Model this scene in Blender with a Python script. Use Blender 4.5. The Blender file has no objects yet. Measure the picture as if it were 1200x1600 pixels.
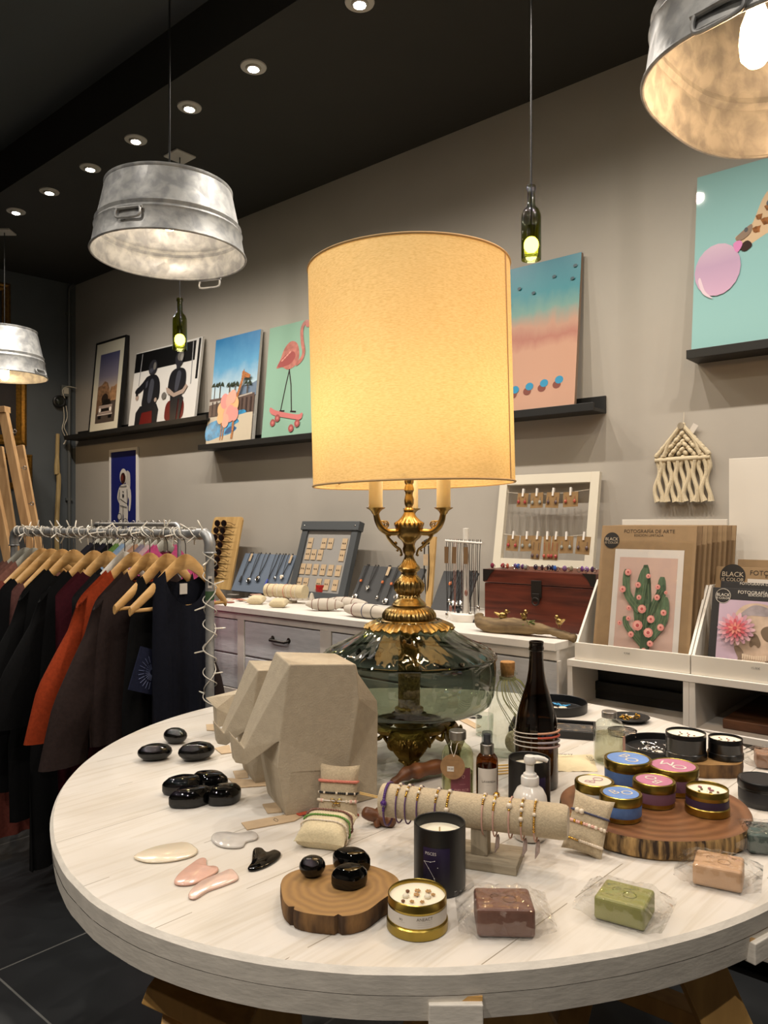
import bpy, bmesh, math, random
from mathutils import Vector, Matrix, noise
random.seed(7)
SC = bpy.context.scene
COL = SC.collection
PI = math.pi
sin, cos, rad = math.sin, math.cos, math.radians

# ------------------------------------------------------------------ camera frame
F, CX, CY, CZ = 1200.0, 600.0, 815.0, 1.32      # focal length in px, principal point, camera height
TZ = 0.76                                        # table top height
CTZ = 0.905                                      # sideboard top height

def pt(px, py, d):
    return Vector(((px-CX)*d/F, d, CZ-(py-CY)*d/F))
def onz(px, py, z):
    return pt(px, py, F*(CZ-z)/(py-CY))
def T(px, py, z=TZ):
    return onz(px, py, z)
# long wall frame: s runs along the wall to the right, o comes out of the wall
W0 = Vector((0.598, 3.59, 0)); WS = Vector((0.758, -0.652, 0)).normalized(); WN = Vector((-0.652, -0.758, 0)).normalized()
WANG = math.atan2(WS.y, WS.x)
def WP(s, o, z):
    p = W0 + WS*s + WN*o
    return Vector((p.x, p.y, z))
def wpix(px, py, o):
    u = (px-CX)/F
    b = W0 + WN*o
    s = (u*b.y - b.x)/(WS.x - u*WS.y)
    d = b.y + s*WS.y
    return s, CZ-(py-CY)*d/F
def cpix(px, py, z=CTZ):                         # pixel on a horizontal plane -> wall frame s, o
    p = onz(px, py, z) - Vector((W0.x, W0.y, 0))
    return p.x*WS.x + p.y*WS.y, p.x*WN.x + p.y*WN.y

# ------------------------------------------------------------------ materials
def lin(c):
    return c/12.92 if c <= 0.04045 else ((c+0.055)/1.055)**2.4
def H(h):
    h = h.lstrip('#')
    return tuple(lin(int(h[i:i+2], 16)/255) for i in (0, 2, 4)) + (1,)
_mats = {}
def nt_new(name):
    m = bpy.data.materials.new(name); m.use_nodes = True
    nt = m.node_tree; nt.nodes.clear()
    out = nt.nodes.new('ShaderNodeOutputMaterial')
    return m, nt, out
def mat(name, col='#808080', rough=0.5, metal=0.0, spec=0.5, coat=0.0, emit=None, es=0.0, var=0.0, vscale=20.0, bump=0.0, bscale=120.0, col2=None, stretch=(1,1,1), sss=0.0, sheen=0.0, trans=0.0, detail=4.0):
    if name in _mats: return _mats[name]
    m, nt, out = nt_new(name)
    b = nt.nodes.new('ShaderNodeBsdfPrincipled')
    nt.links.new(b.outputs[0], out.inputs[0])
    c = H(col) if isinstance(col, str) else col
    b.inputs['Base Color'].default_value = c
    b.inputs['Roughness'].default_value = rough
    b.inputs['Metallic'].default_value = metal
    b.inputs['Specular IOR Level'].default_value = spec
    b.inputs['Coat Weight'].default_value = coat
    if sss:
        b.inputs['Subsurface Weight'].default_value = sss; b.inputs['Subsurface Radius'].default_value = (0.01, 0.006, 0.004)
    if sheen: b.inputs['Sheen Weight'].default_value = sheen
    if trans: b.inputs['Transmission Weight'].default_value = trans
    if emit:
        b.inputs['Emission Color'].default_value = H(emit); b.inputs['Emission Strength'].default_value = es
    if var or bump or col2:
        tc = nt.nodes.new('ShaderNodeTexCoord'); mp = nt.nodes.new('ShaderNodeMapping')
        nt.links.new(tc.outputs['Object'], mp.inputs[0]); mp.inputs['Scale'].default_value = stretch
        if var or col2:
            n = nt.nodes.new('ShaderNodeTexNoise'); n.inputs['Scale'].default_value = vscale; n.inputs['Detail'].default_value = detail
            nt.links.new(mp.outputs[0], n.inputs['Vector'])
            r = nt.nodes.new('ShaderNodeValToRGB')
            nt.links.new(n.outputs[0], r.inputs[0]); nt.links.new(r.outputs[0], b.inputs['Base Color'])
            if col2:
                r.color_ramp.elements[0].color = H(col2); r.color_ramp.elements[1].color = c
            else:
                r.color_ramp.elements[0].color = tuple(x*(1-var) for x in c[:3])+(1,); r.color_ramp.elements[1].color = tuple(min(1, x*(1+var)) for x in c[:3])+(1,)
            r.color_ramp.elements[0].position = 0.35; r.color_ramp.elements[1].position = 0.65
        if bump:
            n2 = nt.nodes.new('ShaderNodeTexNoise'); n2.inputs['Scale'].default_value = bscale; n2.inputs['Detail'].default_value = 3
            nt.links.new(mp.outputs[0], n2.inputs['Vector'])
            bp = nt.nodes.new('ShaderNodeBump'); bp.inputs['Strength'].default_value = bump; bp.inputs['Distance'].default_value = 0.004
            nt.links.new(n2.outputs[0], bp.inputs['Height']); nt.links.new(bp.outputs[0], b.inputs['Normal'])
    _mats[name] = m
    return m
def wood(name, c1, c2, rough=0.6, scale=6.0, stretch=(1, 12, 12), bump=0.15, rings=False):
    if name in _mats: return _mats[name]
    m, nt, out = nt_new(name); N = nt.nodes; L = nt.links
    b = N.new('ShaderNodeBsdfPrincipled'); L.new(b.outputs[0], out.inputs[0]); b.inputs['Roughness'].default_value = rough
    tc = N.new('ShaderNodeTexCoord'); mp = N.new('ShaderNodeMapping'); L.new(tc.outputs['Object'], mp.inputs[0]); mp.inputs['Scale'].default_value = stretch
    r = N.new('ShaderNodeValToRGB'); r.color_ramp.elements[0].color = H(c1); r.color_ramp.elements[1].color = H(c2)
    if rings:
        w = N.new('ShaderNodeTexWave'); w.wave_type = 'RINGS'; w.rings_direction = 'Z'; w.inputs['Scale'].default_value = scale; w.inputs['Distortion'].default_value = 3.5; w.inputs['Detail'].default_value = 3; w.inputs['Detail Scale'].default_value = 1.2
        L.new(mp.outputs[0], w.inputs['Vector']); src = w.outputs[0]
    else:
        n = N.new('ShaderNodeTexNoise'); n.inputs['Scale'].default_value = scale; n.inputs['Detail'].default_value = 6; n.inputs['Distortion'].default_value = 0.6
        L.new(mp.outputs[0], n.inputs['Vector']); src = n.outputs[0]
        r.color_ramp.elements[0].position = 0.32; r.color_ramp.elements[1].position = 0.68
    L.new(src, r.inputs[0]); L.new(r.outputs[0], b.inputs['Base Color'])
    bp = N.new('ShaderNodeBump'); bp.inputs['Strength'].default_value = bump; bp.inputs['Distance'].default_value = 0.003
    L.new(src, bp.inputs['Height']); L.new(bp.outputs[0], b.inputs['Normal'])
    _mats[name] = m
    return m
def glass(name, tint=(1, 1, 1), rough=0.02, ior=1.45, gl=1.0, bump=0.0, bscale=40):
    if name in _mats: return _mats[name]
    m, nt, out = nt_new(name); N = nt.nodes; L = nt.links
    t = N.new('ShaderNodeBsdfTransparent'); t.inputs[0].default_value = tuple(tint)+(1,)
    g = N.new('ShaderNodeBsdfGlossy'); g.inputs['Roughness'].default_value = rough; g.inputs[0].default_value = (gl, gl, gl, 1)
    f = N.new('ShaderNodeFresnel')
    ge = N.new('ShaderNodeNewGeometry'); e1 = N.new('ShaderNodeMath'); e1.operation = 'MULTIPLY_ADD'; e1.inputs[1].default_value = -2; e1.inputs[2].default_value = 1; L.new(ge.outputs['Backfacing'], e1.inputs[0])
    e2 = N.new('ShaderNodeMath'); e2.operation = 'POWER'; e2.inputs[0].default_value = ior; L.new(e1.outputs[0], e2.inputs[1]); L.new(e2.outputs[0], f.inputs[0])   # same reflectance from both sides of a thin wall
    mx = N.new('ShaderNodeMixShader')
    L.new(f.outputs[0], mx.inputs[0]); L.new(t.outputs[0], mx.inputs[1]); L.new(g.outputs[0], mx.inputs[2]); L.new(mx.outputs[0], out.inputs[0])
    if bump:
        tc = N.new('ShaderNodeTexCoord'); n = N.new('ShaderNodeTexNoise'); n.inputs['Scale'].default_value = bscale; n.inputs['Detail'].default_value = 1.5
        L.new(tc.outputs['Object'], n.inputs['Vector'])
        bp = N.new('ShaderNodeBump'); bp.inputs['Strength'].default_value = bump; bp.inputs['Distance'].default_value = 0.01
        L.new(n.outputs[0], bp.inputs['Height']); L.new(bp.outputs[0], g.inputs['Normal']); L.new(bp.outputs[0], f.inputs['Normal'])
    _mats[name] = m
    return m
def emis(name, col, s):
    if name in _mats: return _mats[name]
    m, nt, out = nt_new(name)
    e = nt.nodes.new('ShaderNodeEmission'); e.inputs[0].default_value = H(col); e.inputs[1].default_value = s
    nt.links.new(e.outputs[0], out.inputs[0]); _mats[name] = m
    return m

# ------------------------------------------------------------------ mesh builder
def frame_from(d):
    d = d.normalized(); a = Vector((0, 0, 1)) if abs(d.z) < 0.9 else Vector((1, 0, 0))
    x = a.cross(d).normalized(); return x, d.cross(x)
class MB:
    def __init__(s, m=None):
        s.v = []; s.f = []; s.fm = []; s.fs = []; s.mats = []; s.c = 0; s.M = Matrix.Identity(4); s.sm = False
        if m: s.use(m)
    def use(s, m):
        if m not in s.mats: s.mats.append(m)
        s.c = s.mats.index(m); return s
    def at(s, loc=(0, 0, 0), rz=0, rx=0, ry=0, sc=None):
        s.M = Matrix.Translation(loc) @ Matrix.Rotation(rz, 4, 'Z') @ Matrix.Rotation(ry, 4, 'Y') @ Matrix.Rotation(rx, 4, 'X')
        if sc: s.M = s.M @ Matrix.Diagonal((sc[0], sc[1], sc[2], 1))
        return s
    def add(s, V, Fc, smooth=False):
        o = len(s.v)
        s.v += [s.M @ Vector(p) for p in V]
        for f in Fc:
            s.f.append([i+o for i in f]); s.fm.append(s.c); s.fs.append(smooth)
        return s
    def box(s, x0, y0, z0, x1, y1, z1):
        V = [(x, y, z) for z in (z0, z1) for y in (y0, y1) for x in (x0, x1)]
        return s.add(V, [(0, 2, 3, 1), (4, 5, 7, 6), (0, 1, 5, 4), (2, 6, 7, 3), (0, 4, 6, 2), (1, 3, 7, 5)])
    def cbox(s, c, sz): return s.box(c[0]-sz[0]/2, c[1]-sz[1]/2, c[2]-sz[2]/2, c[0]+sz[0]/2, c[1]+sz[1]/2, c[2]+sz[2]/2)
    def beam(s, a, b, w, t, up=(0, 0, 1)):
        a = Vector(a); b = Vector(b); d = (b-a).normalized(); x = Vector(up).cross(d)
        if x.length < 1e-4: x = Vector((1, 0, 0)).cross(d)
        x.normalize(); y = d.cross(x)
        V = [p + x*(i*w/2) + y*(j*t/2) for p in (a, b) for j in (-1, 1) for i in (-1, 1)]
        return s.add(V, [(0, 2, 3, 1), (4, 5, 7, 6), (0, 1, 5, 4), (2, 6, 7, 3), (0, 4, 6, 2), (1, 3, 7, 5)])
    def lathe(s, pr, n=32, c=(0, 0, 0), smooth=True, rf=None, cap0=False, cap1=False):
        V = []; Fc = []; c = Vector(c)
        for i, (r, z) in enumerate(pr):
            for k in range(n):
                th = 2*PI*k/n; q = r*(rf(th, i) if rf else 1)
                V.append(c+Vector((q*cos(th), q*sin(th), z)))
        for i in range(len(pr)-1):
            for k in range(n):
                k2 = (k+1) % n
                Fc.append((i*n+k, i*n+k2, (i+1)*n+k2, (i+1)*n+k))
        if cap0: Fc.append(tuple(range(n-1, -1, -1)))
        if cap1: Fc.append(tuple((len(pr)-1)*n+k for k in range(n)))
        return s.add(V, Fc, smooth)
    def tube(s, P, r, n=8, closed=False, caps=True, smooth=True):
        P = [Vector(p) for p in P]; N = len(P); V = []; Fc = []
        R = r if isinstance(r, (list, tuple)) else [r]*N
        x = None
        for i, p in enumerate(P):
            if closed: d = P[(i+1) % N]-P[i-1]
            else: d = P[min(i+1, N-1)]-P[max(i-1, 0)]
            if d.length < 1e-9: d = Vector((0, 0, 1))
            d.normalize()
            if x is None: x, y = frame_from(d)
            else:
                x = x-d*x.dot(d)
                if x.length < 1e-6: x, y = frame_from(d)
                x.normalize(); y = d.cross(x)
            for k in range(n):
                th = 2*PI*k/n; V.append(p+x*(R[i]*cos(th))+y*(R[i]*sin(th)))
        for i in range(N if closed else N-1):
            for k in range(n):
                k2 = (k+1) % n; j = (i+1) % N
                Fc.append((i*n+k, i*n+k2, j*n+k2, j*n+k))
        if caps and not closed:
            Fc.append(tuple(range(n-1, -1, -1))); Fc.append(tuple((N-1)*n+k for k in range(n)))
        return s.add(V, Fc, smooth)
    def ring(s, c, R, r, n=24, m=6, sy=1.0, axis='Z', a0=0.0, a1=2*PI):
        full = abs(a1-a0-2*PI) < 1e-6
        K = n if full else n+1; P = []
        for k in range(K):
            t = a0+(a1-a0)*k/n; a, b = R*cos(t), R*sy*sin(t)
            q = {'Z': (a, b, 0), 'X': (0, a, b), 'Y': (a, 0, b)}[axis]
            P.append(Vector(c)+Vector(q))
        return s.tube(P, r, m, closed=full)
    def ball(s, c, r, n=10, m=7):
        if not isinstance(r, (tuple, list)): r = (r, r, r)
        V = [Vector(c)+Vector((0, 0, -r[2]))]; Fc = []
        for i in range(1, m):
            ph = -PI/2+PI*i/m
            for k in range(n):
                th = 2*PI*k/n; V.append(Vector(c)+Vector((r[0]*cos(ph)*cos(th), r[1]*cos(ph)*sin(th), r[2]*sin(ph))))
        V.append(Vector(c)+Vector((0, 0, r[2])))
        for k in range(n):
            k2 = (k+1) % n; Fc.append((0, 1+k2, 1+k))
            for i in range(m-2): Fc.append((1+i*n+k, 1+i*n+k2, 1+(i+1)*n+k2, 1+(i+1)*n+k))
            Fc.append((1+(m-2)*n+k, 1+(m-2)*n+k2, len(V)-1))
        return s.add(V, Fc, True)
    def prism(s, poly, z0, z1, smooth=False):
        n = len(poly); A = sum(poly[i][0]*poly[(i+1) % n][1]-poly[(i+1) % n][0]*poly[i][1] for i in range(n))
        if A < 0: poly = poly[::-1]
        V = [(p[0], p[1], z0) for p in poly]+[(p[0], p[1], z1) for p in poly]
        return s.add(V, [tuple(range(n-1, -1, -1)), tuple(range(n, 2*n))]+[(i, (i+1) % n, n+(i+1) % n, n+i) for i in range(n)], smooth)
    def poly(s, P): return s.add(P, [tuple(range(len(P)))])
    def flat(s, P, y=0.0):                        # polygon in the x,z plane facing -y
        n = len(P); A = sum(P[i][0]*P[(i+1) % n][1]-P[(i+1) % n][0]*P[i][1] for i in range(n))
        if A < 0: P = P[::-1]
        return s.add([(p[0], y, p[1]) for p in P], [tuple(range(n))])
    def disc(s, cx, cz, rx, rz=None, y=0.0, n=20, rot=0.0):
        rz = rz or rx
        P = []
        for k in range(n):
            a, b = rx*cos(2*PI*k/n), rz*sin(2*PI*k/n)
            P.append((cx+a*cos(rot)-b*sin(rot), cz+a*sin(rot)+b*cos(rot)))
        return s.flat(P, y)
    def rect(s, x0, z0, x1, z1, y=0.0): return s.flat([(x0, z0), (x1, z0), (x1, z1), (x0, z1)], y)
    def stroke(s, P, w, y=0.0):
        for a, b in zip(P[:-1], P[1:]):
            dx, dz = b[0]-a[0], b[1]-a[1]; l = math.hypot(dx, dz) or 1; nx, nz = -dz/l*w/2, dx/l*w/2
            s.flat([(a[0]+nx, a[1]+nz), (b[0]+nx, b[1]+nz), (b[0]-nx, b[1]-nz), (a[0]-nx, a[1]-nz)], y)
        return s
    def text(s, t, size, fn, align='CENTER', extrude=0.0):
        V, Fc = text_mesh(t, align)
        s.add([fn(x*size, y*size) for x, y in V], Fc); return s
    def build(s, name, parent=None, bevel=0.0, loc=None, rot=None, sharp=38, seg=2, sub=0, mats=None):
        me = bpy.data.meshes.new(name)
        me.from_pydata([tuple(p) for p in s.v], [], s.f)
        for m in (mats or s.mats): me.materials.append(m)
        me.polygons.foreach_set('material_index', s.fm)
        me.polygons.foreach_set('use_smooth', s.fs)
        me.update()
        if any(s.fs): me.set_sharp_from_angle(angle=rad(sharp))
        o = bpy.data.objects.new(name, me); COL.objects.link(o)
        if parent: o.parent = parent
        if loc is not None: o.location = loc
        if rot is not None: o.rotation_euler = rot
        if sub:
            md = o.modifiers.new('sub', 'SUBSURF'); md.levels = sub; md.render_levels = sub
        if bevel:
            md = o.modifiers.new('bevel', 'BEVEL'); md.width = bevel; md.segments = seg; md.limit_method = 'ANGLE'; md.angle_limit = rad(40)
        return o
_txt = {}
def text_mesh(t, align='CENTER'):
    if (t, align) in _txt: return _txt[(t, align)]
    cu = bpy.data.curves.new('t', 'FONT'); cu.body = t; cu.align_x = align; cu.align_y = 'CENTER'; cu.size = 1; cu.resolution_u = 3
    o = bpy.data.objects.new('t', cu); COL.objects.link(o)
    bpy.context.view_layer.update()
    ev = o.evaluated_get(bpy.context.evaluated_depsgraph_get()); me = ev.to_mesh()
    V = [(v.co.x, v.co.y) for v in me.vertices]; Fc = [tuple(p.vertices) for p in me.polygons]
    ev.to_mesh_clear(); bpy.data.objects.remove(o); bpy.data.curves.remove(cu)
    _txt[(t, align)] = (V, Fc)
    return V, Fc

def tag(o, label, cat, group=None, kind=None):
    o['label'] = label; o['category'] = cat
    if group: o['group'] = group
    if kind: o['kind'] = kind
    return o
def thing(name, label, cat, loc=(0, 0, 0), rz=0.0, group=None, rx=0.0, ry=0.0):
    o = bpy.data.objects.new(name, None); COL.objects.link(o)
    o.empty_display_size = 0.05
    o.location = loc; o.rotation_euler = (rx, ry, rz)
    return tag(o, label, cat, group)
def struct(o, label=None):
    o['kind'] = 'structure'
    if label: o['label'] = label
    return o
def copy_tree(o, parent=None, loc=None, rot=None, label=None, group=None, scale=None):
    c = o.copy(); COL.objects.link(c)
    if parent: c.parent = parent
    if loc is not None: c.location = loc
    if rot is not None: c.rotation_euler = rot
    if scale is not None: c.scale = scale
    if label: c['label'] = label
    if group: c['group'] = group
    for ch in list(o.children): copy_tree(ch, c)
    return c
def spline(P, k=6, closed=False):                 # Catmull-Rom through points (any dimension)
    N = len(P); out = []
    rng = range(N if closed else N-1)
    for i in rng:
        g = (lambda j: P[j % N]) if closed else (lambda j: P[max(0, min(N-1, j))])
        a, b, c, d = g(i-1), g(i), g(i+1), g(i+2)
        for q in range(k):
            t = q/k
            out.append(tuple(0.5*(2*b[x]+(c[x]-a[x])*t+(2*a[x]-5*b[x]+4*c[x]-d[x])*t*t+(3*b[x]-a[x]-3*c[x]+d[x])*t**3) for x in range(len(b))))
    if not closed: out.append(tuple(P[-1]))
    return out
def spot(name, loc, power, col, angle, blend, radius=0.03, rot=(0, 0, 0), parent=None):
    l = bpy.data.lights.new(name, 'SPOT'); l.energy = power; l.color = col; l.spot_size = rad(angle); l.spot_blend = blend; l.shadow_soft_size = radius
    o = bpy.data.objects.new(name, l); COL.objects.link(o); o.location = loc; o.rotation_euler = rot
    if parent: o.parent = parent
    return o
def point(name, loc, power, col, radius=0.03, parent=None):
    l = bpy.data.lights.new(name, 'POINT'); l.energy = power; l.color = col; l.shadow_soft_size = radius
    o = bpy.data.objects.new(name, l); COL.objects.link(o); o.location = loc
    if parent: o.parent = parent
    return o
# ================================================================== SETTING
SMIN, SMAX, OMAX = -4.11, 5.2, 6.2
CEIL, HI, SOFF = 3.25, 3.49, 1.165
m_wall = mat('taupe_wall_paint', '#a8a298', 0.75, var=0.03, vscale=3, bump=0.05, bscale=60)
m_dark = mat('charcoal_wall_paint', '#4b5053', 0.8, var=0.06, vscale=4, bump=0.05, bscale=60)
m_ceil = mat('black_ceiling_paint', '#2b2924', 0.85, var=0.04, vscale=4)
m_hi = mat('grey_black_ceiling_paint', '#4e5254', 0.85)
m_black = mat('black_satin', '#0b0b0b', 0.45)
m_white = mat('white_satin_paint', '#dcd8d0', 0.45, var=0.03, vscale=9)

def floor_mat():
    m, nt, out = nt_new('slate_floor_tiles'); N = nt.nodes; L = nt.links
    b = N.new('ShaderNodeBsdfPrincipled'); L.new(b.outputs[0], out.inputs[0]); b.inputs['Roughness'].default_value = 0.42
    tc = N.new('ShaderNodeTexCoord')
    br = N.new('ShaderNodeTexBrick'); br.offset = 0; br.inputs['Scale'].default_value = 1; br.inputs['Mortar Size'].default_value = 0.0035; br.inputs['Mortar Smooth'].default_value = 0.3
    br.inputs['Brick Width'].default_value = 0.9; br.inputs['Row Height'].default_value = 0.9
    br.inputs['Color1'].default_value = H('#26282a'); br.inputs['Color2'].default_value = H('#222426'); br.inputs['Mortar'].default_value = H('#6b6b68')
    mp = N.new('ShaderNodeMapping'); mp.inputs['Location'].default_value = (0.445+1.8, 2.154+1.8-0.9, 0)
    L.new(tc.outputs['Object'], mp.inputs[0]); L.new(mp.outputs[0], br.inputs['Vector'])
    n = N.new('ShaderNodeTexNoise'); n.inputs['Scale'].default_value = 3.5; n.inputs['Detail'].default_value = 6; L.new(tc.outputs['Object'], n.inputs['Vector'])
    mx = N.new('ShaderNodeMixRGB'); mx.blend_type = 'MULTIPLY'; mx.inputs[0].default_value = 0.7
    r = N.new('ShaderNodeValToRGB'); r.color_ramp.elements[0].color = (0.45, 0.45, 0.45, 1); r.color_ramp.elements[1].color = (1.25, 1.25, 1.25, 1); r.color_ramp.elements[0].position = .3; r.color_ramp.elements[1].position = .7
    L.new(n.outputs[0], r.inputs[0]); L.new(br.outputs[0], mx.inputs[1]); L.new(r.outputs[0], mx.inputs[2]); L.new(mx.outputs[0], b.inputs['Base Color'])
    return m
def wallbox(name, m, s0, o0, z0, s1, o1, z1):
    b = MB(m); b.box(s0, -o1, z0, s1, -o0, z1)
    return struct(b.build(name, loc=W0, rot=(0, 0, WANG)))
wallbox('floor', floor_mat(), SMIN-1.2, -0.1, -0.1, SMAX, OMAX, 0)
wallbox('wall_right', m_wall, SMIN-0.1, -0.12, 0, SMAX, 0, HI)
wallbox('ceiling', m_hi, SMIN-1.2, SOFF, HI, SMAX, OMAX, HI+0.1)
wallbox('ceiling_soffit', m_ceil, SMIN-0.1, 0.0, CEIL, SMAX, SOFF, HI+0.1)
m_back = mat('pale_rear_wall_paint', '#8d8881', 0.8)
wallbox('wall_back', m_back, SMIN-2, OMAX, 0, SMAX, OMAX+0.1, HI)
wallbox('wall_near', m_back, SMAX, 0, 0, SMAX+0.1, OMAX, HI)
# dark far wall, meets the long wall in the far corner
LC = WP(SMIN, 0, 0); LD = Vector((-1250, -1200, 0)).normalized(); LN = Vector((LD.y*-1, LD.x, 0)); LN = Vector((-LD.y, LD.x, 0))
if LN.dot(Vector((1, -1, 0))) < 0: LN = -LN
LANG = math.atan2(-LD.y, -LD.x)                   # local +x points towards the corner, -y out into the room
b = MB(m_dark); b.box(-6.6, 0, 0, 0.0, 0.1, HI)
struct(b.build('wall_left', loc=LC, rot=(0, 0, LANG)))
def lpix(px, py, o=0.0):                          # pixel on dark wall -> (distance left of corner, z)
    u = (px-CX)/F; bp = LC + LN*o
    t = (u*bp.y-bp.x)/(LD.x-u*LD.y)
    return t, CZ-(py-CY)*(bp.y+t*LD.y)/F
def LP(t, o, z):
    p = LC+LD*t+LN*o
    return Vector((p.x, p.y, z))
# skirting of the long wall
b = MB(m_wall); b.box(SMIN, -0.014, 0, SMAX, -0.001, 0.09)
struct(b.build('baseboard_right', loc=W0, rot=(0, 0, WANG)))

# ------------------------------------------------------------------ recessed downlights
m_trim = mat('downlight_trim', '#b9b4ab', 0.4)
m_led = emis('downlight_led', '#fff1de', 110)
SPOTC = (1.0, 0.905, 0.80); SPOTP = 40
def downlight(loc, label, tilt=0.0):
    t = thing('ceiling_downlight', label, 'ceiling light', loc, WANG, 'recessed ceiling downlights')
    b = MB(m_trim); b.lathe([(0.032, -0.004), (0.034, -0.007), (0.054, -0.005), (0.056, 0.0)], 28)
    b.build('trim_ring', t)
    b = MB(m_trim); b.lathe([(0.033, -0.004), (0.030, -0.012), (0.024, -0.014)], 24, cap1=False); b.build('lamp_collar', t)
    b = MB(m_led); b.lathe([(0.023, -0.0135), (0.012, -0.0155), (0.0005, -0.016)], 20); b.build('lamp_face', t)
    spot('downlight_beam', (0, 0, -0.03), SPOTP, SPOTC, 150, 1.0, 0.02, parent=t)
    return t
dl_px = [(25, 330), (77, 299), (141, 262), (212, 218), (296, 167), (396, 104), (562, 3)]
dl_lab = ['white recessed downlight in the soffit, farthest along the row', 'white recessed downlight, second from the far end of the row', 'white recessed downlight, third from the far end of the row', 'white recessed downlight in the row, above left of the near zinc tub lamp', 'white recessed downlight in the row, above right of the near zinc tub lamp', 'white recessed downlight, second nearest in the ceiling row', 'white recessed downlight nearest in the row, at the top edge of the photo']
ss = []
for (x, y), lb in zip(dl_px, dl_lab):
    p = onz(x, y, CEIL); downlight(p, lb)
    q = p-Vector((W0.x, W0.y, CEIL)); ss.append(q.dot(WS))
s_last = ss[-1]
for k in range(1, 6):
    downlight(WP(s_last+0.55*k, 1.0, CEIL), ['white recessed downlight over the back of the round table', 'white recessed downlight over the middle of the round table', 'white recessed downlight over the right side of the round table', 'white recessed downlight beyond the right edge of the round table', 'white recessed downlight at the near end of the row'][k-1])

# ------------------------------------------------------------------ picture ledges
m_ledge = mat('black_ledge', '#121211', 0.5, var=0.15, vscale=8, stretch=(1, 10, 10))
def ledge(s0, s1, zb, label, dep=0.115):
    t = thing('picture_ledge', label, 'shelf', WP((s0+s1)/2, 0, zb), WANG, 'black picture ledges')
    h = (s1-s0)/2
    b = MB(m_ledge); b.box(-h, -dep, 0, h, -0.012, 0.014); b.build('ledge_board', t, 0.0015)
    b = MB(m_ledge); b.box(-h, -0.012, 0, h, -0.0005, 0.075); b.build('back_rail', t, 0.0015)
    b = MB(m_ledge); b.box(-h, -dep-0.012, 0, h, -dep, 0.034); b.build('front_lip', t, 0.0015)
    return t
O = 0.127
sA, zA = wpix(927, 646, O); sB, zB = wpix(309, 700, O); zm = (zA+zB)/2
L2 = (sB, sA, zm); ledge(sB, sA, zm, 'long black picture ledge behind the lamp shade holding beach and flamingo prints')
sA1, z1a = wpix(322, 659, O); sB1, z1b = wpix(100, 685, O); z1 = (z1a+z1b)/2
L1 = (sB1, sA1, z1); ledge(sB1, sA1, z1, 'black picture ledge in the far corner holding the framed desert car print')
sA3, z3 = wpix(1072, 561, O); L3 = (sA3, sA3+1.6, z3)
ledge(sA3, sA3+1.6, z3, 'black picture ledge at the right under the bubble gum giraffe print')
# ================================================================== WALL PICTURES
def grad(name, stops, z0, z1, rough=0.35, nz=0.0, nscale=8.0, nstretch=(1, 1, 1), axis=2, coat=0.0):
    if name in _mats: return _mats[name]
    m, nt, out = nt_new(name); N = nt.nodes; L = nt.links
    b = N.new('ShaderNodeBsdfPrincipled'); L.new(b.outputs[0], out.inputs[0]); b.inputs['Roughness'].default_value = rough; b.inputs['Coat Weight'].default_value = coat; b.inputs['Coat Roughness'].default_value = 0.08
    tc = N.new('ShaderNodeTexCoord'); sp = N.new('ShaderNodeSeparateXYZ'); L.new(tc.outputs['Object'], sp.inputs[0])
    mr = N.new('ShaderNodeMapRange'); mr.inputs[1].default_value = z0; mr.inputs[2].default_value = z1
    L.new(sp.outputs[axis], mr.inputs[0]); src = mr.outputs[0]
    if nz:
        mp = N.new('ShaderNodeMapping'); mp.inputs['Scale'].default_value = nstretch; L.new(tc.outputs['Object'], mp.inputs[0])
        n = N.new('ShaderNodeTexNoise'); n.inputs['Scale'].default_value = nscale; n.inputs['Detail'].default_value = 6; L.new(mp.outputs[0], n.inputs['Vector'])
        a = N.new('ShaderNodeMath'); a.operation = 'SUBTRACT'; a.inputs[1].default_value = 0.5; L.new(n.outputs[0], a.inputs[0])
        k = N.new('ShaderNodeMath'); k.operation = 'MULTIPLY_ADD'; k.inputs[1].default_value = nz; L.new(a.outputs[0], k.inputs[0]); L.new(src, k.inputs[2]); src = k.outputs[0]
    r = N.new('ShaderNodeValToRGB'); e = r.color_ramp.elements
    while len(e) < len(stops): e.new(0.5)
    for q, (p, c) in zip(e, stops): q.position = p; q.color = H(c)
    L.new(src, r.inputs[0]); L.new(r.outputs[0], b.inputs['Base Color'])
    _mats[name] = m
    return m
class Pic:                                        # printed picture: layers of ink polygons on a panel face
    def __init__(s, w, h, y=0.0): s.b = MB(); s.w = w; s.h = h; s.y = y; s.x0 = -w/2
    def q(s, P): return [(s.x0+p[0]*s.w, p[1]*s.h) for p in P]
    def nx(s): s.y -= 0.00025
    def poly(s, m, P, smooth=0):
        s.nx(); s.b.use(m)
        if smooth: P = spline(P, smooth, True)
        s.b.flat(s.q(P), s.y); return s
    def rect(s, m, u0, v0, u1, v1): return s.poly(m, [(u0, v0), (u1, v0), (u1, v1), (u0, v1)])
    def oval(s, m, u, v, ru, rv=None, rot=0.0, n=20):
        s.nx(); s.b.use(m); rv = ru*s.w/s.h if rv is None else rv
        s.b.disc(s.x0+u*s.w, v*s.h, ru*s.w, rv*s.h, s.y, n, rot); return s
    def line(s, m, P, w):
        s.nx(); s.b.use(m); s.b.stroke(s.q(P), w*s.w, s.y); return s
    def text(s, m, t, u, v, size, align='CENTER', rot=0.0):
        s.nx(); s.b.use(m); y = s.y
        s.b.text(t, size, lambda a, c: (s.x0+u*s.w+a*cos(rot)-c*sin(rot), y, v*s.h+a*sin(rot)+c*cos(rot)), align); return s
def ink(n, c, rough=0.35, coat=0.0): return mat('print_ink_'+n, c, rough, coat=coat)
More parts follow.
